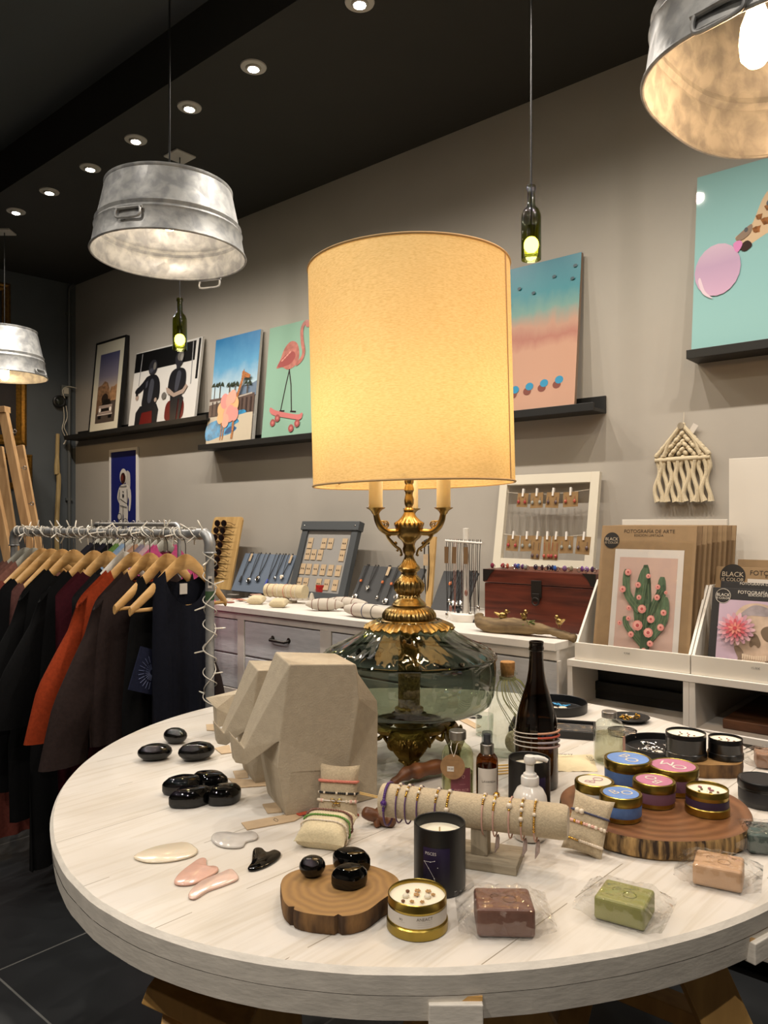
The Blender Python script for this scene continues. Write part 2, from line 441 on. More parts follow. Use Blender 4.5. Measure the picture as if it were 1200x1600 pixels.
def lean_geo(bl, br, tl, ob=0.1, ot=0.03, zb=None, w=None):
    s0, z0 = wpix(bl[0], bl[1], ob)
    s1 = s0+w if w else wpix(br[0], br[1], ob)[0]
    st, zt = wpix(tl[0], tl[1], ot)
    zb = z0 if zb is None else zb
    L = math.hypot(zt-zb, ob-ot)
    return s0, s1, zb, L, math.atan2(ob-ot, zt-zb)
def panel_thing(name, label, cat, geo, ob, thick, draw, edge, group=None, framed=None):
    s0, s1, zb, L, a = geo
    t = thing(name, label, cat, WP((s0+s1)/2, ob, zb), WANG, group, rx=-a)
    w = s1-s0
    if framed:
        fw, fm, dep = framed
        b = MB(fm)
        for x0, x1, z0, z1 in ((-w/2, -w/2+fw, 0, L), (w/2-fw, w/2, 0, L), (-w/2+fw, w/2-fw, 0, fw), (-w/2+fw, w/2-fw, L-fw, L)): b.box(x0, 0, z0, x1, dep, z1)
        b.build('frame', t, 0.001)
        b = MB(edge); b.box(-w/2+fw, 0.006, fw, w/2-fw, dep-0.002, L-fw); b.build('backing', t)
        P = Pic(w-2*fw, L-2*fw, 0.0055); draw(P); o = P.b.build('print', t, loc=(0, 0, fw))
    else:
        b = MB(edge); b.box(-w/2, 0, 0, w/2, thick, L); b.build('panel', t)
        P = Pic(w, L, -0.0003); draw(P); o = P.b.build('print', t)
    return t
# ---- desert road photograph with an old car
i_mat = ink('mat', '#cfc9b4'); i_blk = ink('black', '#0a0a0b'); i_wht = ink('white', '#cfcdc8')
def d_desert(P):
    P.rect(i_mat, 0, 0, 1, 1)
    u0, u1, v0, v1 = 0.17, 0.85, 0.10, 0.87
    X = lambda a: u0+(u1-u0)*a
    Y = lambda a: v0+(v1-v0)*a
    P.rect(grad('print_desert_sky', [(0.15, '#a99a88'), (0.5, '#7a7280'), (1, '#47496b')], P.h*Y(.35), P.h*Y(1)), X(0), Y(.3), X(1), Y(1))
    rock = mat('print_ink_rock', '#7d5f45', 0.35, var=0.45, vscale=40)
    P.poly(mat('print_ink_far_rock', '#94704f', 0.35, var=0.3, vscale=30), [(X(.55), Y(.3)), (X(1), Y(.3)), (X(1), Y(.53)), (X(.85), Y(.5)), (X(.7), Y(.5))])
    P.poly(rock, [(X(0), Y(.2)), (X(.75), Y(.3)), (X(.62), Y(.48)), (X(.5), Y(.57)), (X(.35), Y(.6)), (X(.2), Y(.55)), (X(0), Y(.53))])
    P.rect(ink('road', '#4a4038'), X(0), Y(0), X(1), Y(.3))
    P.poly(ink('roadside', '#6a513a'), [(X(0), Y(.12)), (X(.35), Y(.3)), (X(0), Y(.32))])
    P.oval(ink('bush', '#2a2019'), X(.42), Y(.34), .12, .06)
    P.poly(ink('car_roof', '#17130f'), [(X(.3), Y(.25)), (X(.38), Y(.33)), (X(.68), Y(.33)), (X(.78), Y(.25))])
    P.rect(ink('car_body', '#9a8a80'), X(.14), Y(.13), X(.84), Y(.25))
    P.rect(ink('car_grille', '#1c1714'), X(.26), Y(.16), X(.72), Y(.205))
    for u in (.22, .76): P.oval(ink('car_lamp', '#e8e0d4'), X(u), Y(.185), .04)
    P.rect(ink('car_bumper', '#b5a79c'), X(.1), Y(.105), X(.88), Y(.125))
    P.rect(i_blk, X(.14), Y(.06), X(.3), Y(.105)); P.rect(i_blk, X(.68), Y(.06), X(.84), Y(.105))
panel_thing('framed_photograph', 'black framed photograph of an old car on a desert road', 'picture', lean_geo((137, 674), (184, 666), (149, 537), zb=L1[2]+.0146), 0.1, 0.02, d_desert, m_black, 'pictures on the ledges', framed=(0.014, mat('black_frame', '#0d0d0d', 0.4), 0.028))
# ---- two leather clad seated figures on a white ground (generic)
def d_figures(P):
    P.rect(i_wht, 0, 0, 1, 1)
    P.poly(i_blk, [(0, .735), (.92, .735), (.92, .975), (0, .99)])
    P.rect(i_blk, .955, .5, .985, .99); P.line(ink('rail', '#8f8f90'), [(.11, .97), (.10, .55)], .012); P.line(ink('rail', '#8f8f90'), [(.88, .97), (.90, .45)], .012)
    lea = ink('leather', '#14151a'); lea2 = ink('leather_light', '#3c3e47'); red = ink('stool_red', '#5c0f0d'); skin = ink('skin', '#a08d80'); hd = ink('head', '#26262b'); hg = ink('head_grey', '#67645f')
    P.poly(red, [(.15, .04), (.38, .04), (.41, .12), (.37, .2), (.18, .2), (.13, .12)], 4); P.poly(red, [(.6, .04), (.8, .04), (.84, .14), (.8, .28), (.6, .28), (.56, .14)], 4)
    P.poly(lea, [(.1, .01), (.17, .01), (.2, .19), (.36, .2), (.38, .01), (.45, .01), (.46, .2), (.42, .28), (.16, .28), (.1, .2)])
    P.poly(lea, [(.2, .26), (.4, .26), (.42, .5), (.40, .62), (.34, .66), (.26, .66), (.2, .62), (.19, .45)], 4); P.poly(lea2, [(.27, .34), (.33, .32), (.35, .56), (.29, .6)], 3); P.poly(lea2, [(.22, .5), (.25, .52), (.25, .6), (.22, .58)])
    P.poly(lea, [(.22, .63), (.14, .56), (.07, .51), (.06, .46), (.12, .45), (.2, .51)], 3); P.poly(lea, [(.39, .62), (.44, .54), (.45, .36), (.40, .34)], 3); P.oval(skin, .1, .40, .026, .035); P.oval(skin, .40, .33, .02); P.rect(i_blk, .075, .42, .11, .45)
    P.oval(hd, .31, .755, .068, .1); P.oval(hg, .335, .77, .022, .05); P.oval(lea2, .29, .72, .035, .03)
    P.poly(lea, [(.66, .01), (.74, .01), (.75, .3), (.8, .33), (.76, .4), (.62, .38), (.64, .2)]); P.poly(lea, [(.76, .02), (.79, .02), (.82, .3), (.76, .34)])
    P.poly(lea, [(.6, .36), (.8, .36), (.83, .52), (.81, .63), (.75, .67), (.66, .67), (.6, .62), (.58, .5)], 4); P.poly(lea2, [(.68, .42), (.73, .4), (.76, .6), (.7, .63)], 3)
    P.poly(skin, [(.55, .46), (.6, .44), (.68, .37), (.8, .40), (.84, .46), (.87, .43), (.82, .35), (.68, .32), (.57, .39)]); P.oval(hg, .53, .36, .035, .045)
    P.oval(hd, .71, .79, .06, .1); P.oval(hg, .725, .82, .045, .06); P.oval(ink('head_light', '#8b8883'), .745, .80, .02, .045); P.rect(hd, .68, .66, .73, .72)
panel_thing('photo_print_panel', 'white and black print of two seated figures in black leather', 'picture', lean_geo((200, 666), (303, 653), (212, 553), zb=L1[2]+.0146), 0.1, 0.018, d_figures, i_wht, 'pictures on the ledges')
# ---- giraffe with balloons at a pool
def d_pool(P):
    P.rect(grad('print_pool_sky', [(0, '#b9cdd6'), (.45, '#5d9cc4'), (1, '#2673a8')], P.h*.5, P.h, nz=.5, nscale=9), 0, .42, 1, 1)
    P.poly(ink('hills', '#6b7c90'), [(.55, .46), (.7, .53), (.85, .52), (1, .55), (1, .42), (.55, .42)])
    palm = ink('palm', '#2c3626'); trunk = ink('palm_trunk', '#4b4030')
    for u, v in ((.07, .56), (.2, .56), (.42, .54), (.55, .54), (.83, .53)):
        P.line(trunk, [(u, .4), (u, v)], .02)
        for k in range(7):
            a = PI*(k+.3)/6.6-.15; P.poly(palm, [(u, v), (u+.06*cos(a)+.01, v+.028*sin(a)+.012), (u+.09*cos(a), v+.045*sin(a)-.018)])
    P.rect(ink('fence', '#5b4a43'), 0, .27, 1, .44); P.rect(ink('wall_white', '#b0a89e'), 0, .40, .35, .415); P.line(ink('wall_white', '#b0a89e'), [(0, .39), (.95, .44)], .02)
    for k in range(10): P.line(ink('fence_dark', '#3a2c29'), [(.08+.095*k, .28), (.08+.095*k, .41)], .03)
    P.rect(ink('patio', '#c3b7a2'), 0, 0, 1, .27)
    pool = mat('print_ink_pool', '#2f86b5', 0.3, var=.35, vscale=40)
    P.poly(pool, [(0, .06), (.3, .08), (.55, .1), (.68, .14), (.62, .17), (.72, .2), (.6, .24), (.3, .24), (0, .2)], 5)
    P.poly(ink('pool_deep', '#1a4f80'), [(.42, .1), (.66, .13), (.6, .165), (.48, .15)], 4); P.poly(pool, [(.6, .26), (.85, .27), (.8, .3), (.62, .29)], 3)
    gir = mat('print_ink_giraffe', '#a56a3e', .35, var=.5, vscale=160)
    P.line(gir, [(.63, .42), (.68, .5), (.74, .6)], .05)
    P.poly(gir, [(.7, .58), (.71, .645), (.735, .65), (.75, .67), (.76, .64), (.8, .63), (.9, .6), (.88, .575), (.78, .585)])
    for u in (.33, .38, .58, .6): P.line(gir, [(u, .28), (u+.005, .12), (u-.01, .05)], .025)
    for i, (u, v, r) in enumerate(((.42, .3, .09), (.3, .33, .08), (.37, .4, .09), (.5, .4, .1), (.6, .36, .09), (.52, .28, .1), (.42, .22, .08), (.3, .25, .07), (.62, .27, .08), (.55, .43, .08))):
        P.oval(ink('balloon%d' % (i % 3), ['#e2a592', '#e0b07f', '#dd938c'][i % 3]), u, v, r, r*.78)
panel_thing('photo_print_panel', 'tall print of a giraffe wearing balloons beside a blue pool', 'picture', lean_geo((324, 694), (394, 686), (337, 532), zb=L2[2]+.0146), 0.1, 0.018, d_pool, i_wht, 'pictures on the ledges')
# ---- flamingo on a skateboard
mint = ink('mint', '#8fb3a0', 0.035)
def d_flamingo(P):
    P.rect(mint, 0, 0, 1, 1)
    pk = mat('print_ink_flamingo', '#b9796f', .15, var=.18, vscale=30); pd = ink('flamingo_dark', '#a25a58', .15); leg = ink('flamingo_leg', '#3a3434', .15); bd = ink('board', '#c97a78', .15)
    P.line(leg, [(.42, .62), (.37, .47), (.31, .25)], .018); P.line(leg, [(.4, .62), (.46, .46), (.5, .24)], .018)
    P.line(leg, [(.29, .25), (.38, .245)], .02); P.line(leg, [(.48, .235), (.58, .225)], .02)
    P.poly(pk, [(.18, .63), (.24, .7), (.3, .79), (.4, .84), (.5, .82), (.55, .76), (.56, .68), (.5, .62), (.38, .6), (.28, .63)], 5)
    P.poly(pd, [(.2, .64), (.3, .72), (.45, .75), (.5, .7), (.4, .64)], 4)
    for k in range(4): P.oval(ink('feather', '#d89a8e', .15), .28+.04*k, .69+.018*k, .025, .008, .5)
    P.line(pk, spline([(.52, .63), (.6, .66), (.64, .72), (.6, .82), (.58, .92), (.62, .975), (.68, .975), (.72, .94)], 5), .05)
    P.oval(pk, .69, .955, .055, .025); P.poly(leg, [(.72, .95), (.745, .9), (.74, .85), (.71, .9)])
    P.poly(bd, [(.12, .28), (.14, .29), (.25, .255), (.6, .2), (.68, .21), (.7, .195), (.67, .155), (.55, .165), (.22, .215), (.13, .25)], 4)
    for u, v in ((.19, .155), (.27, .19), (.52, .09), (.62, .125)): P.oval(pd, u, v, .045, .032); P.oval(bd, u, v, .02, .014)
panel_thing('photo_print_panel', 'mint green print of a pink flamingo standing on a skateboard', 'picture', lean_geo((408, 686), (500, 676), (420, 514), w=0.50, zb=L2[2]+.0146), 0.1, 0.018, d_flamingo, mint, 'pictures on the ledges')
# ---- beach from above
def d_beach(P):
    P.rect(grad('print_beach', [(0.0, '#bb927c'), (.42, '#b98f78'), (.5, '#a56f60'), (.58, '#b08873'), (.68, '#6a9088'), (.8, '#2f7d88'), (1, '#1f6e80')], 0, P.h, nz=.16, nscale=14, nstretch=(1, 1, .5)), 0, 0, 1, 1)
    bl = ink('parasol', '#2a86ad'); sh = ink('parasol_shade', '#774034')
    for k in range(7):
        u = .845-.145*k; v = .2-.010*k
        P.oval(sh, u-.022, v-.03, .04, .025); P.oval(bl, u, v, .04, .025)
    for u, v in ((.95, .92), (.75, .88), (.55, .8), (.93, .84), (.4, .85), (.3, .75)): P.oval(ink('swimmer', '#1c3f4a'), u, v, .02, .01)
g5 = lean_geo((760, 650), (897, 636), (908, 394)); s1b = wpix(897, 636, 0.1)[0]; zb5 = L2[2]+0.016
st, zt = wpix(908, 394, 0.03)
panel_thing('photo_print_panel', 'aerial beach print with blue parasols, partly hidden by the lamp shade', 'picture', (s1b-0.5, s1b, zb5, math.hypot(zt-zb5, .07), math.atan2(.07, zt-zb5)), 0.1, 0.018, d_beach, ink('beach_edge', '#8b7360'), 'pictures on the ledges')
# ---- giraffe blowing bubble gum
aqua = ink('aqua', '#8fb9b8', 0.035)
def d_gum(P):
    w = P.w
    P.rect(aqua, 0, 0, 1, 1); P.w = w*.68
    gi = mat('print_ink_giraffe_hide', '#8a5a34', .15, var=.35, vscale=60); cr = ink('giraffe_cream', '#cdb291', .15); mz = ink('muzzle', '#8b7766', .15)
    P.poly(cr, [(.42, .575), (.46, .53), (.52, .545), (.68, .59), (.98, .66), (.98, .86), (.85, .82), (.72, .83), (.64, .78), (.56, .67), (.48, .63), (.40, .61)], 5)
    for u, v, r in ((.6, .625, .045), (.68, .66, .05), (.77, .67, .055), (.7, .73, .04), (.8, .75, .055), (.88, .7, .05), (.9, .78, .05), (.62, .69, .035)):
        P.poly(gi, [(u+r*cos(a)*(.8+.3*sin(3*a+u*9)), v+.72*r*sin(a)*(.8+.3*cos(2*a))) for a in [2*PI*k/9 for k in range(9)]])
    P.poly(mz, [(.40, .6), (.46, .585), (.54, .615), (.55, .66), (.47, .635)], 4); P.poly(ink('lip', '#3c2c27', .15), [(.45, .535), (.5, .52), (.56, .545), (.52, .575), (.47, .565)], 4)
    P.oval(i_blk, .5, .635, .018, .013)
    P.oval(i_blk, .73, .755, .05, .02, .3); P.poly(cr, [(.72, .83), (.70, .88), (.78, .92), (.82, .86)], 4)
    P.oval(grad('print_gum', [(0, '#c9a5bd'), (.6, '#b79bb5'), (1, '#cbb2c2')], .27*P.h, .62*P.h, .15, nz=.2, nscale=4), .235, .45, .225, .143)
    P.poly(ink('gum_tip', '#cf86b4', .15), [(.38, .57), (.44, .585), (.47, .56), (.42, .52)], 3)
    P.poly(ink('gum_shine', '#d6c1cb', .15), [(.05, .4), (.1, .33), (.2, .295), (.12, .345), (.07, .42)], 4)
g6 = lean_geo((1080, 541), (1200, 520), (1089, 278), zb=L3[2]+0.016, w=0.55)
panel_thing('photo_print_panel', 'large aqua print of a giraffe blowing pink bubble gum', 'picture', g6, 0.1, 0.018, d_gum, aqua, 'pictures on the ledges')
# ---- astronaut poster in a thin white frame, flat on the wall
def d_astro(P):
    P.rect(mat('print_ink_navy', '#1b2265', .25), 0, 0, 1, 1)
    wt = ink('suit', '#c9c4bc'); dk = ink('suit_line', '#1a1a22')
    P.poly(ink('pack', '#b5b0a8'), [(.6, .79), (.7, .8), (.76, .76), (.75, .62), (.6, .6)], 3)
    P.poly(wt, [(.36, .66), (.64, .67), (.68, .58), (.66, .5), (.62, .46), (.38, .48), (.34, .56)], 4)
    for P_ in ([(.36, .66), (.28, .6), (.26, .54), (.36, .48), (.38, .52), (.34, .56), (.4, .62)], [(.64, .67), (.78, .62), (.8, .52), (.76, .42), (.7, .43), (.72, .52), (.64, .58)]): P.poly(wt, P_, 3)
    P.poly(wt, [(.37, .5), (.64, .48), (.68, .4), (.66, .28), (.64, .17), (.54, .17), (.52, .28), (.5, .39), (.46, .3), (.45, .2), (.35, .21), (.32, .3), (.3, .36), (.34, .42)], 3)
    P.poly(wt, [(.35, .2), (.46, .2), (.46, .13), (.40, .1), (.34, .13)], 4); P.poly(wt, [(.53, .16), (.65, .16), (.64, .08), (.57, .05), (.51, .09)], 4)
    P.oval(wt, .5, .755, .14, .075); P.oval(ink('visor', '#2f1411'), .49, .735, .1, .055); P.oval(ink('visor_glow', '#6a2b22'), .46, .74, .04, .03)
    for a, b2 in (((.38, .535), (.64, .485)), ((.34, .3), (.46, .28)), ((.53, .3), (.66, .29)), ((.36, .22), (.45, .215)), ((.53, .19), (.65, .18))): P.line(dk, [a, b2], .014)
    P.rect(dk, .47, .55, .53, .58); P.rect(dk, .48, .6, .52, .61)
    for L_ in ([(.36, .63), (.335, .52)], [(.655, .63), (.67, .47)], [(.36, .66), (.5, .655), (.64, .66)], [(.5, .47), (.5, .39), (.49, .2)], [(.36, .69), (.4, .66)], [(.38, .47), (.66, .45)]): P.line(dk, L_, .014)
    for u, v in ((.37, .36), (.6, .31)): P.oval(dk, u, v, .085, .035); P.oval(wt, u, v, .068, .028)
s0a, za = wpix(170, 705, 0.02); s1a, _ = wpix(214, 700, 0.02); zt = wpix(190, 701, .02)[1]
w_ = s1a-s0a; h_ = w_*2.05
t = thing('framed_poster', 'white framed navy blue poster of an astronaut on the wall', 'poster', WP((s0a+s1a)/2, 0.018, zt-h_), WANG)
b = MB(m_white)
for x0, x1, z0, z1 in ((-w_/2, -w_/2+.02, 0, h_), (w_/2-.02, w_/2, 0, h_), (-w_/2+.02, w_/2-.02, 0, .02), (-w_/2+.02, w_/2-.02, h_-.02, h_)): b.box(x0, 0, z0, x1, .017, z1)
b.build('frame', t, .001)
P = Pic(w_-.04, h_-.04, .006); d_astro(P); P.b.build('print', t, loc=(0, 0, .02))

# ------------------------------------------------------------------ dark wall: gilt frames, outlet, stick
m_gilt = mat('gilt_moulding', '#8a6526', 0.38, metal=0.7, var=.25, vscale=60, bump=.4, bscale=90)
m_oil = mat('dark_canvas', '#150c0a', 0.5, var=.5, vscale=9)
def gilt(px_r, py_t, py_b, w, fw, label):
    t0, z1 = lpix(px_r, py_t); _, z0 = lpix(px_r, py_b)
    t = thing('gilt_picture_frame', label, 'picture frame', LP(t0+w/2, 0.001, z0), LANG, 'gilt frames on the dark wall')
    h = z1-z0; b = MB(m_gilt)
    prof = [(0, 0.0), (0, -.022), (.25, -.034), (.5, -.024), (.7, -.03), (1, -.012), (1, 0)]
    for a, c, n in (((-w/2, 0), (-w/2, h), (1, 0)), ((w/2, 0), (w/2, h), (-1, 0)), ((-w/2, 0), (w/2, 0), (0, 1)), ((-w/2, h), (w/2, h), (0, -1))):
        V = []
        for (k, y) in prof:
            for e, q in enumerate((a, c)):
                x = q[0]+n[0]*k*fw; z = q[1]+n[1]*k*fw
                if n[0] == 0: x += (1 if e == 0 else -1)*k*fw
                else: z += (1 if e == 0 else -1)*k*fw
                V.append((x, y, z))
        b.add(V, [(2*i, 2*i+1, 2*i+3, 2*i+2) for i in range(len(prof)-1)])
    b.build('moulding', t)
    b = MB(m_oil); b.box(-w/2+fw*.9, -.01, fw*.9, w/2-fw*.9, -.001, h-fw*.9); b.build('canvas', t)
gilt(15, 445, 548, 0.5, 0.06, 'gilt frame with dark canvas, highest on the charcoal wall')
gilt(40, 575, 697, 0.55, 0.075, 'wide gilt frame behind the far zinc tub lamp')
gilt(49, 711, 765, 0.5, 0.05, 'narrow gilt frame lowest on the charcoal wall by the wooden easel')
m_pl = mat('cream_plastic', '#bdb7a6', .4); m_con = mat('grey_conduit', '#4c4f4f', .5)
t = thing('cable_conduit', 'grey cable conduit running down the far corner', 'conduit', LP(.06, .02, 0), LANG)
b = MB(m_con); b.tube([(0, 0, 0.0), (0, 0, 3.17), (.004, 0, 3.21), (.02, -.012, 3.225), (.03, -.03, 3.238)], .014, 8); b.build('pipe', t)
for z in (.5, 1.5, 2.4, 3.0): b = MB(m_con); b.cbox((0, .006, z), (.05, .02, .02)); b.build('clip', t)
t1, zj = lpix(114, 613); p = LP(.09, 0.001, zj-.045)
t = thing('junction_box', 'grey wall junction box beside the far corner', 'junction box', p, LANG)
b = MB(mat('box_grey', '#5f625f', .5)); b.box(-.035, -.034, 0, .035, 0, .09); b.build('body', t, .004); b = MB(m_pl); b.box(-.02, -.038, .02, .02, -.034, .07); b.build('socket_face', t, .002)
t1, zj = lpix(91, 628); p = LP(t1, 0.001, zj)
t = thing('round_wall_lamp', 'small round black wall lamp with a dangling white cable', 'lamp', p, LANG)
b = MB(m_black); b.at(rx=PI/2); b.lathe([(.045, 0), (.05, .012), (.05, .03), (.04, .036), (.03, .034)], 24); b.build('housing', t)
b = MB(mat('lamp_lens', '#20241e', .1)); b.at(rx=PI/2); b.lathe([(.031, .033), (.02, .039), (.001, .041)], 20); b.build('lens', t)
b = MB(m_pl)
P_ = spline([(.04, -.03, .03), (.02, -.035, .09), (.06, -.04, .125), (.13, -.045, .12)], 6); b.tube(P_, .004, 6)
P_ = spline([(.03, -.03, -.04), (.035, -.03, -.14), (.02, -.03, -.22), (.05, -.03, -.3), (.03, -.03, -.34), (.06, -.03, -.27), (.035, -.03, -.2), (.06, -.03, -.12), (.05, -.03, -.03)], 6); b.tube(P_, .0035, 6)
b.build('cable', t)
m_stick = wood('pale_stick_wood', '#8f7a4f', '#b39b6b', .7, 5, (12, 12, 1))
t = thing('wooden_stick', 'long pale wooden stick standing in the far corner', 'stick', LP(.17, .1, 0), LANG)
b = MB(m_stick); P_ = spline([(0, 0, 0), (.01, .01, .6), (-.012, .02, 1.2), (.012, .04, 1.66), (.0, .045, 1.72), (.012, .06, 2.02)], 5); b.tube(P_, [.021-.006*i/len(P_)+(.005 if 18 < i < 22 else 0) for i in range(len(P_))], 8); b.build('shaft', t)
# ================================================================== ROUND TABLE
def paintwood():
    m, nt, out = nt_new('whitewashed_planks'); N = nt.nodes; L = nt.links
    b = N.new('ShaderNodeBsdfPrincipled'); L.new(b.outputs[0], out.inputs[0]); b.inputs['Roughness'].default_value = 0.33
    tc = N.new('ShaderNodeTexCoord'); mp = N.new('ShaderNodeMapping'); mp.inputs['Rotation'].default_value = (0, 0, rad(-47)); L.new(tc.outputs['Object'], mp.inputs[0])
    # long grain, stretched along the boards
    m2 = N.new('ShaderNodeMapping'); m2.inputs['Scale'].default_value = (1.2, 22, 6); L.new(mp.outputs[0], m2.inputs[0])
    n = N.new('ShaderNodeTexNoise'); n.inputs['Scale'].default_value = 3; n.inputs['Detail'].default_value = 8; n.inputs['Distortion'].default_value = .8; L.new(m2.outputs[0], n.inputs['Vector'])
    r = N.new('ShaderNodeValToRGB'); e = r.color_ramp.elements
    e[0].position = .30; e[0].color = H('#c3bcb0'); e[1].position = .52; e[1].color = H('#cfcac2')
    L.new(n.outputs[0], r.inputs[0])
    # worn patches
    n3 = N.new('ShaderNodeTexNoise'); n3.inputs['Scale'].default_value = 5; n3.inputs['Detail'].default_value = 7; L.new(mp.outputs[0], n3.inputs['Vector'])
    r3 = N.new('ShaderNodeValToRGB'); r3.color_ramp.elements[0].position = .35; r3.color_ramp.elements[0].color = (.84, .80, .73, 1); r3.color_ramp.elements[1].position = .55; r3.color_ramp.elements[1].color = (1, 1, 1, 1)
    L.new(n3.outputs[0], r3.inputs[0])
    mx = N.new('ShaderNodeMixRGB'); mx.blend_type = 'MULTIPLY'; mx.inputs[0].default_value = .45; L.new(r.outputs[0], mx.inputs[1]); L.new(r3.outputs[0], mx.inputs[2])
    # plank joints
    sp = N.new('ShaderNodeSeparateXYZ'); L.new(mp.outputs[0], sp.inputs[0])
    a = N.new('ShaderNodeMath'); a.operation = 'MULTIPLY'; a.inputs[1].default_value = 1/.19; L.new(sp.outputs[1], a.inputs[0])
    f = N.new('ShaderNodeMath'); f.operation = 'FRACT'; L.new(a.outputs[0], f.inputs[0])
    c = N.new('ShaderNodeMath'); c.operation = 'LESS_THAN'; c.inputs[1].default_value = .009; L.new(f.outputs[0], c.inputs[0])
    n4 = N.new('ShaderNodeTexNoise'); n4.inputs['Scale'].default_value = 7; L.new(tc.outputs['Object'], n4.inputs['Vector'])
    g = N.new('ShaderNodeMath'); g.operation = 'GREATER_THAN'; g.inputs[1].default_value = .46; L.new(n4.outputs[0], g.inputs[0])
    k = N.new('ShaderNodeMath'); k.operation = 'MULTIPLY'; L.new(c.outputs[0], k.inputs[0]); L.new(g.outputs[0], k.inputs[1])
    m3 = N.new('ShaderNodeMixRGB'); m3.inputs[2].default_value = H('#8d8474'); L.new(k.outputs[0], m3.inputs[0]); L.new(mx.outputs[0], m3.inputs[1])
    L.new(m3.outputs[0], b.inputs['Base Color'])
    bp = N.new('ShaderNodeBump'); bp.inputs['Strength'].default_value = .25; bp.inputs['Distance'].default_value = .002; L.new(n.outputs[0], bp.inputs['Height']); L.new(bp.outputs[0], b.inputs['Normal'])
    return m
m_plank = paintwood()
m_edge = mat('whitewashed_end_grain', '#d3cdc2', .55, var=.08, vscale=25, bump=.12, bscale=70, stretch=(1, 1, 3))
m_pine = wood('pine_trestle', '#b58c50', '#c99e5c', .5, 4, (10, 10, 1.2))
TC = Vector((0.094, 1.774))
rp = [(-155, .789), (-136, .8146), (-128, .8298), (-120, .837), (-112, .8363), (-101, .8252), (-93, .8181), (-84, .803), (-72, .798), (-62, .8), (-54, .803), (-30, .812), (8, .83), (18, .812), (33, .7995), (49, .807), (75, .815), (105, .825), (136, .8385), (148, .8235), (162, .8084), (179, .796), (192, .789)]
def table_r(th):
    d = math.degrees(th)
    while d < -155: d += 360
    while d >= 205: d -= 360
    q = rp+[(205, .789)]
    for (a, ra), (c, rc) in zip(q[:-1], q[1:]):
        if a <= d <= c:
            t = (d-a)/(c-a); t = t*t*(3-2*t); return ra+(rc-ra)*t
    return .81
t_tab = thing('round_table', 'large round whitewashed plank table on pine trestles', 'table', (TC.x, TC.y, 0))
_tr0 = table_r
def table_r(th): return sum(_tr0(th+rad(q))*w_ for q, w_ in ((-16, 1), (-8, 2), (0, 2.5), (8, 2), (16, 1)))/8.5
def tabring(k0, dr):
    return [((table_r(th)+dr)*cos(th), (table_r(th)+dr)*sin(th)) for th in [2*PI*i/160 for i in range(160)]]
b = MB(m_plank)
n = 160; V = []
rings = [(0, TZ), (-.0, TZ)]
top = tabring(0, -.006); mid = tabring(0, 0); low = tabring(0, -.003)
V = [(x, y, TZ) for x, y in top]; b.add(V, [tuple(range(n))])
b.build('tabletop', t_tab)
b = MB(m_edge)
V = [(x, y, TZ) for x, y in top]+[(x, y, TZ-.007) for x, y in mid]+[(x, y, TZ-.034) for x, y in low]+[(x, y, TZ-.034) for x, y in tabring(0, -.4)]
Fc = []
for r_ in range(3):
    for i in range(n): j = (i+1) % n; Fc.append((r_*n+i, (r_+1)*n+i, (r_+1)*n+j, r_*n+j))
b.add(V, Fc, True); b.build('rim', t_tab)
# second layer of boards underneath, with the small block let into it
b = MB(m_edge)
V = [(x, y, TZ-.034) for x, y in tabring(0, -.002)]+[(x, y, TZ-.068) for x, y in tabring(0, -.007)]+[(x, y, TZ-.068) for x, y in tabring(0, -.4)]
Fc = []
for r_ in range(2):
    for i in range(n): j = (i+1) % n; Fc.append((r_*n+i, (r_+1)*n+i, (r_+1)*n+j, r_*n+j))
b.add(V, Fc); b.build('underframe', t_tab)
def edge_block(px, py, w, nm):
    th = math.atan2(T(px, py).y-TC.y, T(px, py).x-TC.x); r_ = table_r(th)
    b = MB(m_edge); b.at(loc=(0, 0, 0), rz=th); b.box(r_-.09, -w/2, TZ-.073, r_+.004, w/2, TZ-.042); b.build(nm, t_tab, .0015)
    b = MB(m_pine); b.at(rz=th); b.box(r_-.09, -w/2, TZ-.042, r_-.004, w/2, TZ-.036); b.build('raw_wood_shim', t_tab)
edge_block(712, 1514, .068, 'batten_end'); edge_block(1196, 1415, .075, 'batten_end')
def trestle(c, ang):
    M = lambda x, y, z: (c[0]+x*cos(ang)-y*sin(ang), c[1]+x*sin(ang)+y*cos(ang), z)
    b = MB(m_pine); b.beam(M(-.36, 0, TZ-.115), M(.36, 0, TZ-.115), .05, .09); b.build('trestle_beam', t_tab, .002)
    for x in (-.3, .3):
        for y in (-1, 1):
            b = MB(m_pine); b.beam(M(x, y*.04, TZ-.072), M(x*1.06, y*.27, 0.0), .075, .045, up=(-sin(ang), cos(ang), 0)); b.build('leg', t_tab, .002)
        b = MB(m_pine); b.beam(M(x, -.17, .36), M(x, .17, .36), .03, .07); b.build('crosspiece', t_tab, .002)
A1 = math.atan2(.25, 1.0)
